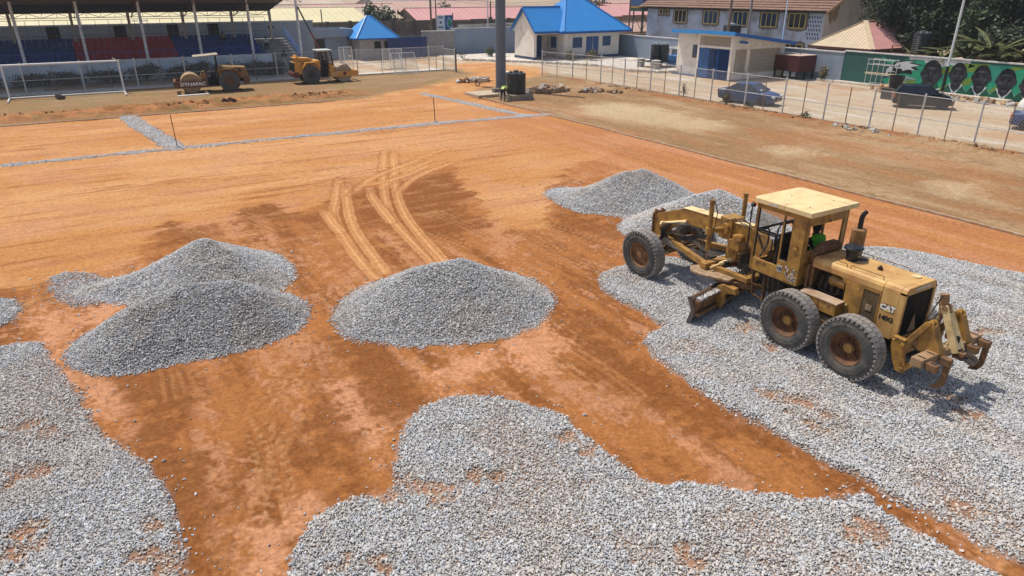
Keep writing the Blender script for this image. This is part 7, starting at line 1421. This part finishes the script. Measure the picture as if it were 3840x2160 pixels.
# ------------------------------------------------------------------ scaffold and debris in the yard
sf = thing('scaffold_frame','light tubular scaffold frame with one plank standing before the painted eagle','scaffold',(59.0,36.2,0))
for y in (-1.0,.2,1.2):
    for x in (-.4,.4): mb = MB(); mb.tube((x,y,0),(x,y,2.35),.026,6); mb.build('upright',GALV,sf)
for z in (.3,1.1,1.9,2.3): 
    for x in (-.4,.4): mb = MB(); mb.tube((x,-1.1,z),(x,1.25,z),.022,6); mb.build('ledger',GALV,sf)
mb = MB(); mb.box(-.3,.2,-1.6,1.5,1.14,1.19); mb.build('plank',M('plank_tan',(.48,.36,.22),rough=.9,var=.2),sf)
mb = MB(); mb.lathe([(.42,0),(.55,.9),(.52,.9),(.40,.06)],18,cap=False); mb.lathe([(.41,.05),(0,.05)],18,cap=False); o = mb.build('feed_bucket',M('bin_dark',(.022,.022,.022),rough=.6)); o.location = (53.6,31.6,.85); tag(o,'open black tub on top of the dark box behind the hatchback','tub')
mb = MB(); mb.box(-.75,.75,-.6,.6,0,.85); o = mb.build('plant_box',M('box_dark',(.06,.055,.05),rough=.8,var=.3),bevel=.05); o.location = (53.6,31.6,0); tag(o,'dark square box beside the black hatchback','box')
def rubble(name,label,cx,cy,rx,ry,n,s0,s1,cols,h=.25,seed=1,cat='rubble'):
    t = thing(name,label,cat,(cx,cy,0)); r = random.Random(seed); protos = []
    for k in range(4):
        mb = MB(); vs = []
        for i in range(8): vs.append(tuple((.5 if (i>>b)&1 else -.5)*r.uniform(.6,1.15) for b in range(3)))
        bm = bmesh.new(); [bm.verts.new(v) for v in vs]; bmesh.ops.convex_hull(bm,input=bm.verts); me = bpy.data.meshes.new('stone'); bm.to_mesh(me); bm.free(); me.materials.append(cols[k%len(cols)]); protos.append(me)
    for i in range(n):
        a = r.uniform(0,6.283); q = math.sqrt(r.random()); s = r.uniform(s0,s1); inst('stone',protos[r.randrange(4)],t,(rx*q*math.cos(a),ry*q*math.sin(a),h*(1-q)*r.random()+s*.25),(r.uniform(-.6,.6),r.uniform(-.6,.6),r.uniform(0,6.28)),(s*1.2,s,s*.75))
    return t
RB1 = M('rubble_tan',(.40,.26,.14),rough=.95,var=.3); RB2 = M('rubble_brown',(.26,.15,.08),rough=.95,var=.3); RB3 = M('rubble_grey',(.36,.33,.30),rough=.95,var=.3)
rubble('rubble_heap','heap of brown stones and broken blocks right of the tank',32.9,48.9,2.0,1.0,80,.18,.55,[RB1,RB2,RB1,RB3],.5,1); rubble('rubble_heap','small heap of darker rubble between two fence posts',35.9,46.9,1.2,.6,36,.12,.35,[RB2,RB3,RB2,RB1],.35,2); rubble('rubble_heap','pale stones at the end of the rubble row',37.2,45.4,.7,.5,22,.1,.3,[RB3,RB3,RB1,RB2],.2,3)
rubble('rubble_heap','broken sacks and planks on the ground left of the mast',30.6,57.8,1.6,.8,30,.15,.5,[RB3,RB2,M('sack_white',(.6,.58,.54),rough=.9),RB2],.3,4); rubble('rubble_heap','grey slabs thrown down along the fence foot on the right',39.5,24.9,.7,2.2,26,.12,.36,[RB3,RB2,RB3,RB3],.12,5)
rubble('rubble_heap','sand and rubble heap beside the scaffold frame',57.8,33.6,1.6,2.4,60,.15,.45,[RB1,RB1,M('rubble_orange',(.50,.29,.12),rough=.95,var=.3),RB2],.9,6); rubble('rubble_heap','planks and rubble lying in front of the portraits',57.6,27.8,.8,3.6,36,.2,.5,[RB1,RB3,RB1,RB2],.15,7)
rubble('dirt_clods','clods of brown soil along the fence foot by the parked car',39.7,33.0,.5,5.5,120,.06,.22,[RB2,RB2,RB1,RB2],.1,8,'soil clods'); rubble('dirt_clods','clods of brown soil along the near end of the fence',40.1,18.5,.5,5.0,120,.06,.22,[RB2,RB2,RB1,RB2],.12,9,'soil clods'); rubble('dirt_clods','clods of brown soil along the far end of the fence',39.3,46.5,.5,5.0,110,.06,.20,[RB2,RB2,RB1,RB2],.1,10,'soil clods')
for i,(x0,y0,n_) in enumerate(((-4,55.6,110),(6,55.8,110),(14.5,56.2,70))): rubble('dirt_clods',['clods on the left part of the clay bank','clods on the middle of the clay bank','clods on the right end of the clay bank'][i],x0,y0,5,1.8,n_*2,.06,.20,[M('clay_clod',(.34,.15,.06),rough=1,var=.3),M('clay_mid',(.27,.12,.05),rough=1,var=.3),M('clay_dark',(.20,.10,.045),rough=1,var=.3),M('clay_clod',(.34,.15,.06))],.40,11+i,'soil clods')
o = rubble('boulder','pair of dark maroon boulders lying on the clay bank',8.6,55.0,.35,.2,3,.55,.75,[M('boulder_maroon',(.075,.025,.02),rough=.9,var=.3)],.1,20,'boulder'); o = rubble('boulder','small dark stone on the verge in front of the goal',-2.0,64.7,.1,.1,2,.4,.5,[M('boulder_grey',(.10,.08,.07),rough=.9)],.1,21,'boulder')
mb = MB(); mb.slab([(-1.2,-.5,.05),(1.2,-.4,.05),(1.2,-.1,.07),(-1.2,-.2,.07)],.05); o = mb.build('board',M('board_pale',(.60,.58,.54),rough=.8)); o.location = (7.2,62.1,0); tag(o,'pale board lying in the shadow of the brown roller','board')
mb = MB(); mb.box(-1.35,1.35,-1.2,1.2,0,.22); o = mb.build('concrete_slab',M('slab_tan',(.48,.38,.27),rough=.95,var=.2)); o.location = (27.4,49.6,0); tag(o,'flat concrete slab at the foot of the mast','slab')
mb = MB(); mb.box(-.3,.3,-.2,.2,0,.3); o = mb.build('cinder_block',M('block_dark',(.22,.19,.16),rough=.95)); o.location = (28.2,49.4,.22); tag(o,'dark hollow block lying on the concrete slab','block')
wb = thing('wheelbarrow','grey wheelbarrow tipped beside the tall mast','wheelbarrow',(29.8,54.4,0),.6); mb = MB(); mb.add([(-.35,-.45,.75),(.35,-.45,.75),(.30,.5,.80),(-.30,.5,.80),(-.2,-.25,.42),(.2,-.25,.42),(.18,.3,.42),(-.18,.3,.42)],[(0,1,5,4),(1,2,6,5),(2,3,7,6),(3,0,4,7),(4,5,6,7)]); q = mb.build('tray',M('tray_grey',(.40,.43,.46),rough=.4,metal=.4),wb); q.modifiers.new('s','SOLIDIFY').thickness = .02
mb = MB(); mb.lathe([(.16,-.05),(.22,-.05),(.22,.05),(.16,.05)],16,(0,.6,.22),axis='X',close=True); mb.build('wheel',RUB,wb); [MB().path([(s*.06,.6,.22),(s*.22,0,.40),(s*.28,-.9,.6)],.02,6).build('handle',RUST,wb) for s in (-1,1)]
# pale blocks edging the wall foot and the yard beds
kb = MB().box(-.42,.42,-.09,.09,0,.2).mesh('kerb_stone',M('kerb_pale',(.66,.60,.52),rough=.9,var=.15,dirt=(.4,.28,.18),amt=.35))
KB = thing('kerb_row','row of pale kerb stones along the foot of the mural wall','kerb',(58.9,36,0))
for i in range(17): inst('kerb_stone',kb,KB,(random.uniform(-.04,.04),6-i*.92,0),(0,0,math.pi/2+random.uniform(-.05,.05)))
KB = thing('kerb_row','row of pale kerb stones edging the bed before the pavilion','kerb',(44,72,0))
for (a,b) in zip(ISLAND[:7],ISLAND[1:8]):
    l = math.hypot(b[0]-a[0],b[1]-a[1]); n = int(l/.92)
    for i in range(n): t = (i+.5)/n; inst('kerb_stone',kb,KB,(a[0]+(b[0]-a[0])*t-44,a[1]+(b[1]-a[1])*t-72,.06),(0,0,math.atan2(b[1]-a[1],b[0]-a[0])))

# ------------------------------------------------------------------ plants
def leaf_cloud(n, blobs, size, seed, flat=.5):
    """many leaf faces in clumps; blobs: (x,y,z,rx,ry,rz)"""
    r = np.random.default_rng(seed); V = []; F = []
    vol = np.array([b[3]*b[4]*b[5] for b in blobs])**.67; pick = r.choice(len(blobs), n, p=vol/vol.sum()); B = np.array(blobs)[pick]
    d = r.normal(size=(n,3)); d /= np.linalg.norm(d,axis=1)[:,None]; rad = r.random(n)**.38
    lump = 1+.22*np.sin(d[:,0]*5+B[:,0]*3)+.2*np.sin(d[:,1]*6+B[:,1]*2)+.16*np.sin(d[:,2]*7)
    C = B[:,:3]+d*B[:,3:6]*(rad*lump)[:,None]
    nrm = d*.7+r.normal(size=(n,3))*flat+np.array([0,0,.35]); nrm /= np.linalg.norm(nrm,axis=1)[:,None]
    a = np.cross(nrm,r.normal(size=(n,3))); a /= np.linalg.norm(a,axis=1)[:,None]; b = np.cross(nrm,a); s = size*np.exp(r.normal(0,.3,n))
    P = np.stack([C-a*s[:,None],C+b*s[:,None]*.45-nrm*s[:,None]*.1,C+a*s[:,None],C-b*s[:,None]*.45-nrm*s[:,None]*.1],1).reshape(-1,3); return P
def foliage(name, parent, P, cols, label=None):
    me = bpy.data.meshes.new(name); n = len(P); me.vertices.add(n); me.vertices.foreach_set('co',P.astype(np.float32).ravel()); me.loops.add(n); me.loops.foreach_set('vertex_index',np.arange(n,dtype=np.int32))
    me.polygons.add(n//4); me.polygons.foreach_set('loop_start',np.arange(0,n,4,dtype=np.int32)); me.polygons.foreach_set('loop_total',np.full(n//4,4,dtype=np.int32))
    for c in cols: me.materials.append(c)
    me.update(calc_edges=True); me.polygons.foreach_set('material_index',rng.integers(0,len(cols),n//4).astype(np.int32)); o = bpy.data.objects.new(name,me); COL.objects.link(o)
    if parent: adopt(o,parent)
    return o
def leafmat(name, c, rough=.55): return M(name, c, rough=rough, var=.45, scale=2.5, spec=.35)
LF_D = [leafmat('leaf_dark_a',(.022,.038,.011)),leafmat('leaf_dark_b',(.040,.060,.018)),leafmat('leaf_dark_c',(.014,.024,.009))]; LF_M = [leafmat('leaf_mid_a',(.060,.095,.028)),leafmat('leaf_mid_b',(.085,.12,.035)),leafmat('leaf_mid_c',(.035,.060,.020))]
LF_Y = [leafmat('leaf_dry_a',(.16,.13,.06)),leafmat('leaf_dry_b',(.10,.10,.04)),leafmat('leaf_dry_c',(.22,.17,.09))]; LF_R = [leafmat('leaf_red',(.14,.045,.02)),leafmat('leaf_dark_b',(.045,.070,.020))]
BARK = M('bark',(.12,.09,.065),rough=.95,var=.3)
def tree(name, label, x, y, z0, h, w, n, cols, seed, size=.28, trunk=True, cat='tree', group=None):
    r = random.Random(seed); t = thing(name,label,cat,(x,y,z0),0,group); blobs = []
    for i in range(11): a = r.uniform(0,6.28); q = r.uniform(.15,.62)*w; blobs.append((q*math.cos(a),q*math.sin(a),h*r.uniform(.45,.85),w*r.uniform(.28,.5),w*r.uniform(.28,.5),h*r.uniform(.13,.24)))
    blobs.append((0,0,h*.66,w*.7,w*.7,h*.26))
    if trunk:
        mb = MB(); mb.path([(0,0,-.3),(.05*h*.2,0,h*.2),(.0,.04*h,h*.45)],[.05*h*.55,.04*h*.5,.025*h*.5],8)
        for i in range(6): a = r.uniform(0,6.28); mb.path([(0,0,h*.25),(.3*w*math.cos(a),.3*w*math.sin(a),h*.5),(.6*w*math.cos(a),.6*w*math.sin(a),h*.72)],[.02*h,.012*h,.005*h],6)
        mb.build('trunk',BARK,t,smooth=True)
    foliage('crown',t,leaf_cloud(n,blobs,size,seed),cols); return t
tree('round_tree','round dark green tree behind the guard house',38.4,101,-1.5,7.5,2.7,5200,LF_D[:2]+[LF_M[0]],2,.22)
for i,(x,y,h,w,n,c,l) in enumerate(((72,42,12.5,6.0,30000,LF_D,'big dark tree behind the bungalow, right of the two-storey house'),(73,33,12.5,6.5,30000,LF_D,'big dark tree behind the black tank on its stand'),(74,24,12,6.5,26000,LF_D,'dark tree filling the upper right corner'),(82,40,14,7,18000,LF_D,'tall dark tree at the back of the grove on the right'),(80,28,14,7,18000,LF_D,'tall dark tree at the back in the upper right corner'),(68.5,27,7.5,3.0,11000,LF_D,'lower dense tree behind the banana plants'),(70,38.5,7.0,3.2,11000,LF_D,'dark bushy tree just behind the tank on its stand'),(66.5,30.5,5.6,2.6,9000,LF_D,'dark thicket tree straight behind the white pole'),(66.5,26.5,5.6,2.6,9000,LF_D,'dark thicket tree right of the white pole'),(70,20,8,4,12000,LF_D,'dark tree over the pale sheet roof'),(76,30,8,6.0,14000,LF_D,'low spreading dark tree filling the gap behind the banana plants'),(69,34,8,3.0,11000,[LF_D[1],LF_M[0],LF_D[0]],'lower green tree with lighter leaves behind the bungalow'))):
    tree('shade_tree',l,x,y,0,h,w,n,c,30+i,.17,True,'tree','dark trees on the right')
tree('red_leaved_shrub','rust-red leaved bush among the dark trees',67.2,25.6,2.0,4.6,1.0,700,LF_R,51,.2,True)
for i,(x,y,h,w,c,l) in enumerate(((14,150,9,6,LF_D,'dark tree on the far left skyline'),(30,152,9,5,LF_D,'dark bushy tree behind the beige roofs'),(37,150,8,5,LF_M,'lighter tree behind the beige roofs'),(44,155,9,5,LF_D,'dark tree left of the far pink roof'),(63,132,7.5,4.5,LF_D,'dark tree above the middle of the pink roof'),(72,135,5,3.2,LF_D,'low dark bush behind the pink roof'),(88,125,7,5,LF_D,'dark tree right of the pavilion roof'),(97,128,8,5.5,LF_D,'broad dark tree behind the far pink roof end'),(24,100,4.6,1.8,LF_D,'dark tree seen through the grandstand'),(80,112,5.0,2.0,LF_Y,'dry bare-looking bush before the pink roof'),(62.5,104,3.7,1.7,LF_Y,'dry brown bush left of the mast'))):
    tree('far_tree',l,x,y,-1.6,h,w,1600 if h > 4.9 else 1000,c,60+i,.32,True,'tree','trees among the far roofs')
def shrub(name,label,x,y,h,w,n,cols,seed,size=.09,group=None,z=0):
    t = thing(name,label,'shrub',(x,y,z),0,group); r = random.Random(seed); bl = [(r.uniform(-.4,.4)*w,r.uniform(-.4,.4)*w,h*r.uniform(.32,.7),w*.5,w*.5,h*.34) for i in range(5)]
    mb = MB()
    for i in range(4): a = r.uniform(0,6.28); mb.path([(0,0,-.1),(.1*w*math.cos(a),.1*w*math.sin(a),h*.3),(.4*w*math.cos(a),.4*w*math.sin(a),h*.7)],[.03,.02,.01],5)
    mb.build('stem',BARK,t); foliage('foliage',t,leaf_cloud(n,bl,size,seed),cols); return t
HG = [leafmat('hedge_a',(.016,.022,.011)),leafmat('hedge_b',(.03,.036,.016)),leafmat('hedge_c',(.06,.058,.028))]
HGL = ['first hedge shrub from the left under the grandstand wall','second hedge shrub from the left under the grandstand wall','third hedge shrub from the left under the grandstand wall','fourth hedge shrub, below the red seats','fifth hedge shrub, taller, left of the brown roller','hedge shrub behind the brown roller','hedge shrub right of the brown roller','hedge shrub left of the orange roller','hedge shrub before the foot of the stairs','hedge shrub behind the orange roller tail']
for i,x in enumerate((-6.6,-3.9,-1.4,1.6,4.9,7.4,9.6,12.3,14.4,16.6)): shrub('hedge_shrub',HGL[i],x,74.5+.2*math.sin(i*2),1.25+.35*(i in (4,6,8)),2.0+.25*math.sin(i),1500,HG,200+i,.10,'hedge shrubs under the stand')
for i,(x,y,h,w,c,l) in enumerate(((44.6,79.6,1.5,.75,LF_M,'left of two round shrubs before the blue-grey wall'),(45.8,79.0,1.5,.75,LF_M,'right of two round shrubs before the blue-grey wall'),(48.6,76.4,1.6,.8,LF_D,'round shrub just left of the mast'),(40.3,79.2,1.0,.9,LF_M,'low green shrub by the end of the wall'),(50.1,70.0,1.4,1.1,LF_Y,'dry brown bush before the pavilion corner'),(52.2,68.5,1.4,1.2,LF_Y,'dry brown bush before the blue double door'),(55.6,55.6,1.5,1.4,LF_Y,'bushy dry shrub beside the ticket block'),(59.0,41.9,1.5,.6,LF_Y,'dry shrub between the red tank and the wall'),(39.8,29.0,.6,.4,LF_Y,'small dry weed at the fence foot'),(40.0,15.4,1.2,.8,LF_Y,'dry weed at the near end of the fence'),(40.3,36.3,1.3,.8,LF_Y,'tall dry weed at the fence by the blue car'),(40.5,40.9,1.2,.5,LF_Y,'thin dry weed at a fence post'),(40.6,34.2,.5,.5,LF_M,'bright green weed under the fence near the blue car'),(20.5,73.2,1.0,1.8,LF_M,'green weeds behind the orange roller'),(23.5,75.5,1.1,2.0,HG,'dark bush bed left of the guard house'))):
    shrub('garden_shrub',l,x,y,h,w,420 if not 38 < x < 41 else 110,c,300+i,.10 if not 38 < x < 41 else .07)
# banana plants behind the mural wall
BAN = M('banana_leaf',(.040,.058,.016),rough=.45,var=.35,scale=3,dirt=(.17,.13,.05),amt=.45,dscale=4); BANY = M('banana_stalk',(.24,.24,.07),rough=.6,var=.3)
def banana(label, x, y, h, n, seed):
    t = thing('banana_plant',label,'banana plant',(x,y,0),0,'banana plants behind the mural wall'); r = random.Random(seed); mb = MB(); mb.tube((0,0,0),(0,0,h*.55),.14,8,.09); mb.build('stalk',M('banana_trunk',(.16,.13,.06),rough=.8,var=.3),t,smooth=True)
    for i in range(n):
        a = i*2.4+r.uniform(-.4,.4); L_ = h*r.uniform(.5,.8); lift = r.uniform(.5,1.25); droop = r.uniform(.5,1.3); pts = []
        for k in range(8): u = k/7; rad = L_*u*math.cos(lift*(1-u*.5)); z = h*.5+L_*(u*math.sin(lift)-droop*u*u*.55); pts.append(Vector((rad*math.cos(a),rad*math.sin(a),z)))
        side = Vector((-math.sin(a),math.cos(a),0)); mb = MB()
        for k,p in enumerate(pts): w = .30*math.sin(math.pi*min(1,.10+k/7*.92))**.7; w *= r.uniform(.75,1.05); mb.v += [tuple(p-side*w-Vector((0,0,w*.35))),tuple(p),tuple(p+side*w-Vector((0,0,w*.35)))]
        for k in range(7): mb.f += [(3*k,3*k+1,3*k+4,3*k+3),(3*k+1,3*k+2,3*k+5,3*k+4)]
        mb.mi = [0]*len(mb.f); lf = mb.build('leaf',BAN,t); s = MB(); s.path([tuple(p+Vector((0,0,.01))) for p in pts],[.035,.03,.028,.024,.02,.016,.012,.008],5,False); s.build('midrib',BANY,lf)
    return t
for i,(x,y,h,l) in enumerate(((62.4,33.4,4.2,'banana plant right of the black tank on its stand'),(62.6,31.4,5.2,'tall banana plant left of the white pole'),(62.8,29.6,5.6,'tallest banana plant just behind the white pole'),(62.3,27.8,4.8,'banana plant right of the white pole'),(62.5,26.2,4.6,'banana plant with yellowing stalk right of the pole'),(62.2,24.4,4.2,'banana plant drooping over the pale sheet roof'),(62.0,34.9,3.2,'small banana plant in front of the tank stand'),(62.0,22.6,3.4,'low banana plant at the right edge'))): banana(l,x,y,h,13,400+i)

# ------------------------------------------------------------------ people
UPA = dict(STAND); UPA.update(lel=(-.27,.02,1.12), lwr=(-.14,.18,1.05), rel=(.27,.02,1.12), rwr=(.14,.18,1.05))
FULL = lambda top, leg: [('shirt',top,BS['torso']+BS['sleeve'],.014),('trousers',leg,BS['leg'],.016),('shoes',DARKCL,BS['shoe'],.014)]
pz = 2.9
pm = person('person in a cap and pale yellow vest standing at the top of the stand', UPA, None, [('shirt',DARKCL,BS['torso']+BS['long'],.012),('vest',YELV,BS['torso'],.028),('trousers',DARKCL,BS['leg'],.016),('shoes',DARKCL,BS['shoe'],.014)], (18.6,82.5,pz), math.pi)
mb = MB(); mb.lathe([(.115,1.66),(.11,1.74),(.05,1.78),(0,1.78)],14,(0,.03,0)); mb.box(-.08,.08,.12,.22,1.66,1.68); mb.build('cap',DARKCL,pm)
person('person in a black top and pale grey trousers standing at the foot of the stairs', UPA, None, FULL(DARKCL,M('pale_trousers',(.50,.50,.50),rough=.9)), (18.0,75.5,.45), math.radians(150))
person('person in a white top sitting on the upper stairs of the stand', SIT, None, FULL(WHITECL,DARKCL), (17.4,80.2,2.35), math.radians(170)); person('person in blue sitting at the end of the upper seat row', SIT, None, FULL(BLUECL,BLUECL), (15.8,80.3,2.55), math.radians(175)); person('person in dull yellow clothes sitting by the wall at the top row', SIT, None, FULL(M('ochre_cloth',(.20,.15,.05),rough=.9),DARKCL), (13.3,81.4,2.9), math.radians(185))
wk = person('worker in a striped bright vest bending down beside the black tank', BEND, None, [('shirt',DARKCL,BS['torso']+BS['sleeve'],.012),('vest',M('vest_lime',(.52,.62,.16),rough=.7,var=.1),BS['torso'],.030),('shorts',DARKCL,BS['short'],.020)], (26.95,46.15,0), math.radians(-62))
mb = MB(); [mb.bar((x,-.02,1.135),(x*1.05,.40,1.13),.05,.012) for x in (-.11,.11)]; mb.build('vest_stripe',HIVIS,wk)

# ------------------------------------------------------------------ houses beyond the stadium
def gable_house(label, x0, x1, y0, y1, ze, zr_, m, wm, zb=-1.8, group='far houses with sheet roofs', name='far_house', axis='X', windows=0):
    t = thing(name,label,'house',((x0+x1)/2,(y0+y1)/2,zb),0,group); ym = (y0+y1)/2; xm = (x0+x1)/2
    mb = MB(); mb.prism([(y0+.4,zb),(y0+.4,ze),(ym,zr_-.1),(y1-.4,ze),(y1-.4,zb)],x0+.3,x1-.3,'X') if axis == 'X' else mb.prism([(x0+.4,zb),(x0+.4,ze),(xm,zr_-.1),(x1-.4,ze),(x1-.4,zb)],y0+.3,y1-.3,'Y'); mb.build('wall',wm,t,world=True)
    q = [[(x0,y0,ze),(x1,y0,ze),(x1,ym,zr_),(x0,ym,zr_)],[(x1,y1,ze),(x0,y1,ze),(x0,ym,zr_),(x1,ym,zr_)]] if axis == 'X' else [[(x0,y1,ze),(x0,y0,ze),(xm,y0,zr_),(xm,y1,zr_)],[(x1,y0,ze),(x1,y1,ze),(xm,y1,zr_),(xm,y0,zr_)]]
    for s in q: mb = MB(); mb.slab(s,.08); mb.build('roof_slope',m,t,world=True)
    mb = MB(); ribs(mb,q[0],.9,.06,.04); mb.build('roof_rib',m,t,world=True,kind='stuff')
    mb = MB(); mb.bar((x0,ym,zr_),(x1,ym,zr_),.4,.06) if axis == 'X' else mb.bar((xm,y0,zr_),(xm,y1,zr_),.4,.06); mb.build('ridge_cap',m,t,world=True)
    for i in range(windows): x = x0+1.5+i*(x1-x0-3)/max(1,windows-1); mb = MB(); mb.box(x-.5,x+.5,y0+.36,y0+.40,ze-1.5,ze-.5); mb.build('window',DARK,t,world=True)
    return t
RY_ = M('sheet_cream_yellow',(.66,.58,.34),rough=.65,var=.06,scale=.4,dirt=(.58,.46,.28),amt=.2,dscale=.3); RP = M('sheet_pink',(.62,.31,.29),rough=.65,var=.07,scale=.4,dirt=(.58,.36,.30),amt=.35,dscale=.25); RT1 = M('sheet_tan',(.54,.43,.32),rough=.7,var=.12,scale=.4,dirt=(.42,.28,.20),amt=.4,dscale=.3); RT2 = M('sheet_rust_pink',(.50,.33,.26),rough=.7,var=.15,scale=.4,dirt=(.56,.27,.25),amt=.4,dscale=.2)
MUD = M('mud_wall',(.24,.18,.13),rough=.95,var=.2,scale=.8); MUDP = M('pale_wall',(.45,.40,.36),rough=.95,var=.15)
gable_house('long pale yellow roof behind the grandstand',-38,36.0,98.5,113,3.85,5.55,RY_,MUD)
sp = thing('solar_panel','solar panel set lying on the pale yellow roof','solar panel',(7.2,100.5,4.35)); 
for i in range(2): mb = MB(); mb.slab([(-1.2+i*1.1,0,.0),(-.2+i*1.1,0,.0),(-.2+i*1.1,1.5,.22),(-1.2+i*1.1,1.5,.22)],.05); mb.build('panel',M('pv_blue',(.05,.09,.16),rough=.2),sp)
gable_house('tan sheet roof behind the yellow roof, left part',-30,8,118,132,3.4,5.6,RT1,MUD,windows=0); gable_house('beige sheet roof with skylights behind the yellow roof',10,33,117,128,4.1,5.5,RT1,MUDP); gable_house('faded rust and pink roof behind the round tree',31,52,124,136,3.9,5.6,RT2,MUD)
gable_house('small gabled beige roof standing on the tan roof line',30.0,34,112.5,117,4.1,5.0,RT1,MUD,axis='Y')
gable_house('long pink sheet roof with a dark gable end',47.6,90,109,119,3.35,5.15,RP,MUD); gable_house('pale beige roof between the round tree and the pink roof',36,47,113,124,3.6,5.2,RT1,MUDP)
gable_house('tan roof left of the grandstand gable',-60,-32,104,118,3.2,5.2,RT1,MUD)
gable_house('rusty tan roof far behind the pink one',50,76,130,142,4.4,6.0,RT2,MUDP); gable_house('pale roof in the far distance above the grandstand',-20,20,140,155,3.8,6.2,RT1,MUDP); gable_house('beige far roof beyond the tan ones',22,48,142,156,4.2,6.2,RT1,MUDP,windows=3)
gable_house('pink roof far right beyond the pavilion',92,112,112,124,3.4,5.4,RP,MUD); gable_house('grey-white far house behind the trees',56,84,150,162,5.2,6.6,M('sheet_grey',(.42,.42,.44),rough=.7,var=.15),MUDP,windows=5); gable_house('brown far house left of the two-storey house',100,124,132,146,4.8,6.6,RT2,MUDP,windows=4)
gable_house('rust roof beyond the yard wall right of the pavilion',70,84,86,92,2.0,3.3,RT2,MUD)
mb = MB(); mb.box(-2,2,0,.3,0,3); o = None
# bare block wall behind the guard house, course by course too small to pick apart
bw = thing('block_wall','dark unrendered block wall with piers behind the guard house','wall',(45,95.5,-1.6)); BKD = M('dark_blocks',(.135,.105,.085),rough=.95,var=.3,scale=1.4,dirt=(.22,.16,.11),amt=.4,dscale=.9,bump=.01)
rr = random.Random(5)
for i in range(15): x = -19+i*3.1; h = 5.35+rr.uniform(-.22,.22); mb = MB(); mb.box(x,x+2.7,0,.25,0,h); mb.build('bay',BKD,bw); mb = MB(); mb.box(x+2.7,x+3.1,-.12,.35,0,h+.2); mb.build('pier',M('pier_dark',(.09,.07,.06),rough=.95,var=.3),bw); 
for i in range(15):
    for z in (4.2,3.3,2.4): x = -19+i*3.1; mb = MB(); mb.box(x,x+2.7,-.03,-.001,z,z+.04); mb.build('bed_joint',M('joint_dark',(.06,.05,.04),rough=1),bw)
fr = thing('palisade_fence','grey steel palisade behind the blue gate','fence',(38.2,91,-.8))
for i in range(46): mb = MB(); x = -5.6+i*.30; mb.bar((x,0,0),(x,0,3.25),.10,.03); mb.build('pale',M('palisade_grey',(.12,.13,.15),rough=.8,var=.3),fr)
for z in (.6,2.6): mb = MB(); mb.bar((-5.8,.04,z),(8.2,.04,z),.05); mb.build('rail',DARK,fr)
# small green-topped tower left of the house, and lumber
tw = thing('water_tower','small steel tower with a green and orange deck left of the two-storey house','tower',(70.2,80.5,-.5))
for x in (-1,1):
    for y in (-1,1): mb = MB(); mb.bar((x,y,0),(x*.9,y*.9,5.6),.12); mb.build('leg',M('tower_dark',(.05,.05,.05),rough=.9),tw)
for a,b in (((-1,-1,.3),(1,-1,3)),((1,-1,.3),(-1,-1,3)),((-1,-1,3),(1,-1,5.4)),((1,-1,3),(-1,-1,5.4)),((-1,1,.3),(-1,-1,3)),((-1,-1,3),(-1,1,5.4))): mb = MB(); mb.bar(a,b,.06); mb.build('brace',M('tower_dark',(.05,.05,.05)),tw)
mb = MB(); mb.box(-1.4,1.4,-1.4,1.4,5.6,6.0); mb.build('deck',M('deck_green',(.02,.07,.05),rough=.8),tw); mb = MB(); mb.box(-1.42,1.42,-1.42,1.42,6.0,6.25); mb.build('deck_edge',M('deck_orange',(.42,.22,.06),rough=.8),tw); mb = MB(); mb.box(-1.3,1.3,-1.3,1.3,6.25,7.2); mb.build('tank',M('tower_blue',(.04,.09,.22),rough=.7),tw)
cr = thing('timber_crate','open timber crate frame under the small tower','crate',(66.6,77.4,0))
for z in (.1,1.2,2.3):
    for p,q in (((-.8,-.8,z),(.8,-.8,z)),((-.8,.8,z),(.8,.8,z)),((-.8,-.8,z),(-.8,.8,z)),((.8,-.8,z),(.8,.8,z))): mb = MB(); mb.bar(p,q,.09); mb.build('slat',M('timber',(.36,.25,.14),rough=.9,var=.2),cr)
for x in (-.8,0,.8): mb = MB(); mb.bar((x,-.8,0),(x,-.8,2.4),.09); mb.build('slat',M('timber',(.36,.25,.14)),cr); mb = MB(); mb.bar((-.8,x,0),(-.8,-x,2.4),.08); mb.build('slat',M('timber',(.36,.25,.14)),cr)
# overhead wires
for i,(a,b,l) in enumerate((((43,93.5,7.3),(66.5,91,6.8),'upper power line between the far poles'),((43,93.5,7.0),(66.5,91,6.5),'lower power line between the far poles'),((61.5,56.3,8.7),(66.5,91,6.8),'power line running to the twin pole'))):
    mb = MB(); pts = [tuple(Vector(a).lerp(Vector(b),t)-Vector((0,0,.9*4*t*(1-t)))) for t in np.linspace(0,1,14)]; mb.path(pts,.018,4,False); tag(mb.build('power_line',DARK),l,'wire')
# ------------------------------------------------------------------ dry-season haze
mb = MB(); mb.box(-960,1560,-130,1860,-9.5,17.5)
hm = bpy.data.materials.new('haze'); hm.use_nodes = True; t = hm.node_tree; t.nodes.clear(); out = t.nodes.new('ShaderNodeOutputMaterial'); pv = t.nodes.new('ShaderNodeVolumePrincipled')
pv.inputs['Color'].default_value = (.93,.95,1,1); pv.inputs['Density'].default_value = .00042; pv.inputs['Anisotropy'].default_value = .3; t.links.new(pv.outputs[0], out.inputs['Volume'])
o = mb.build('haze', hm); o['kind'] = 'stuff'
SC.cycles.volume_bounces = 0
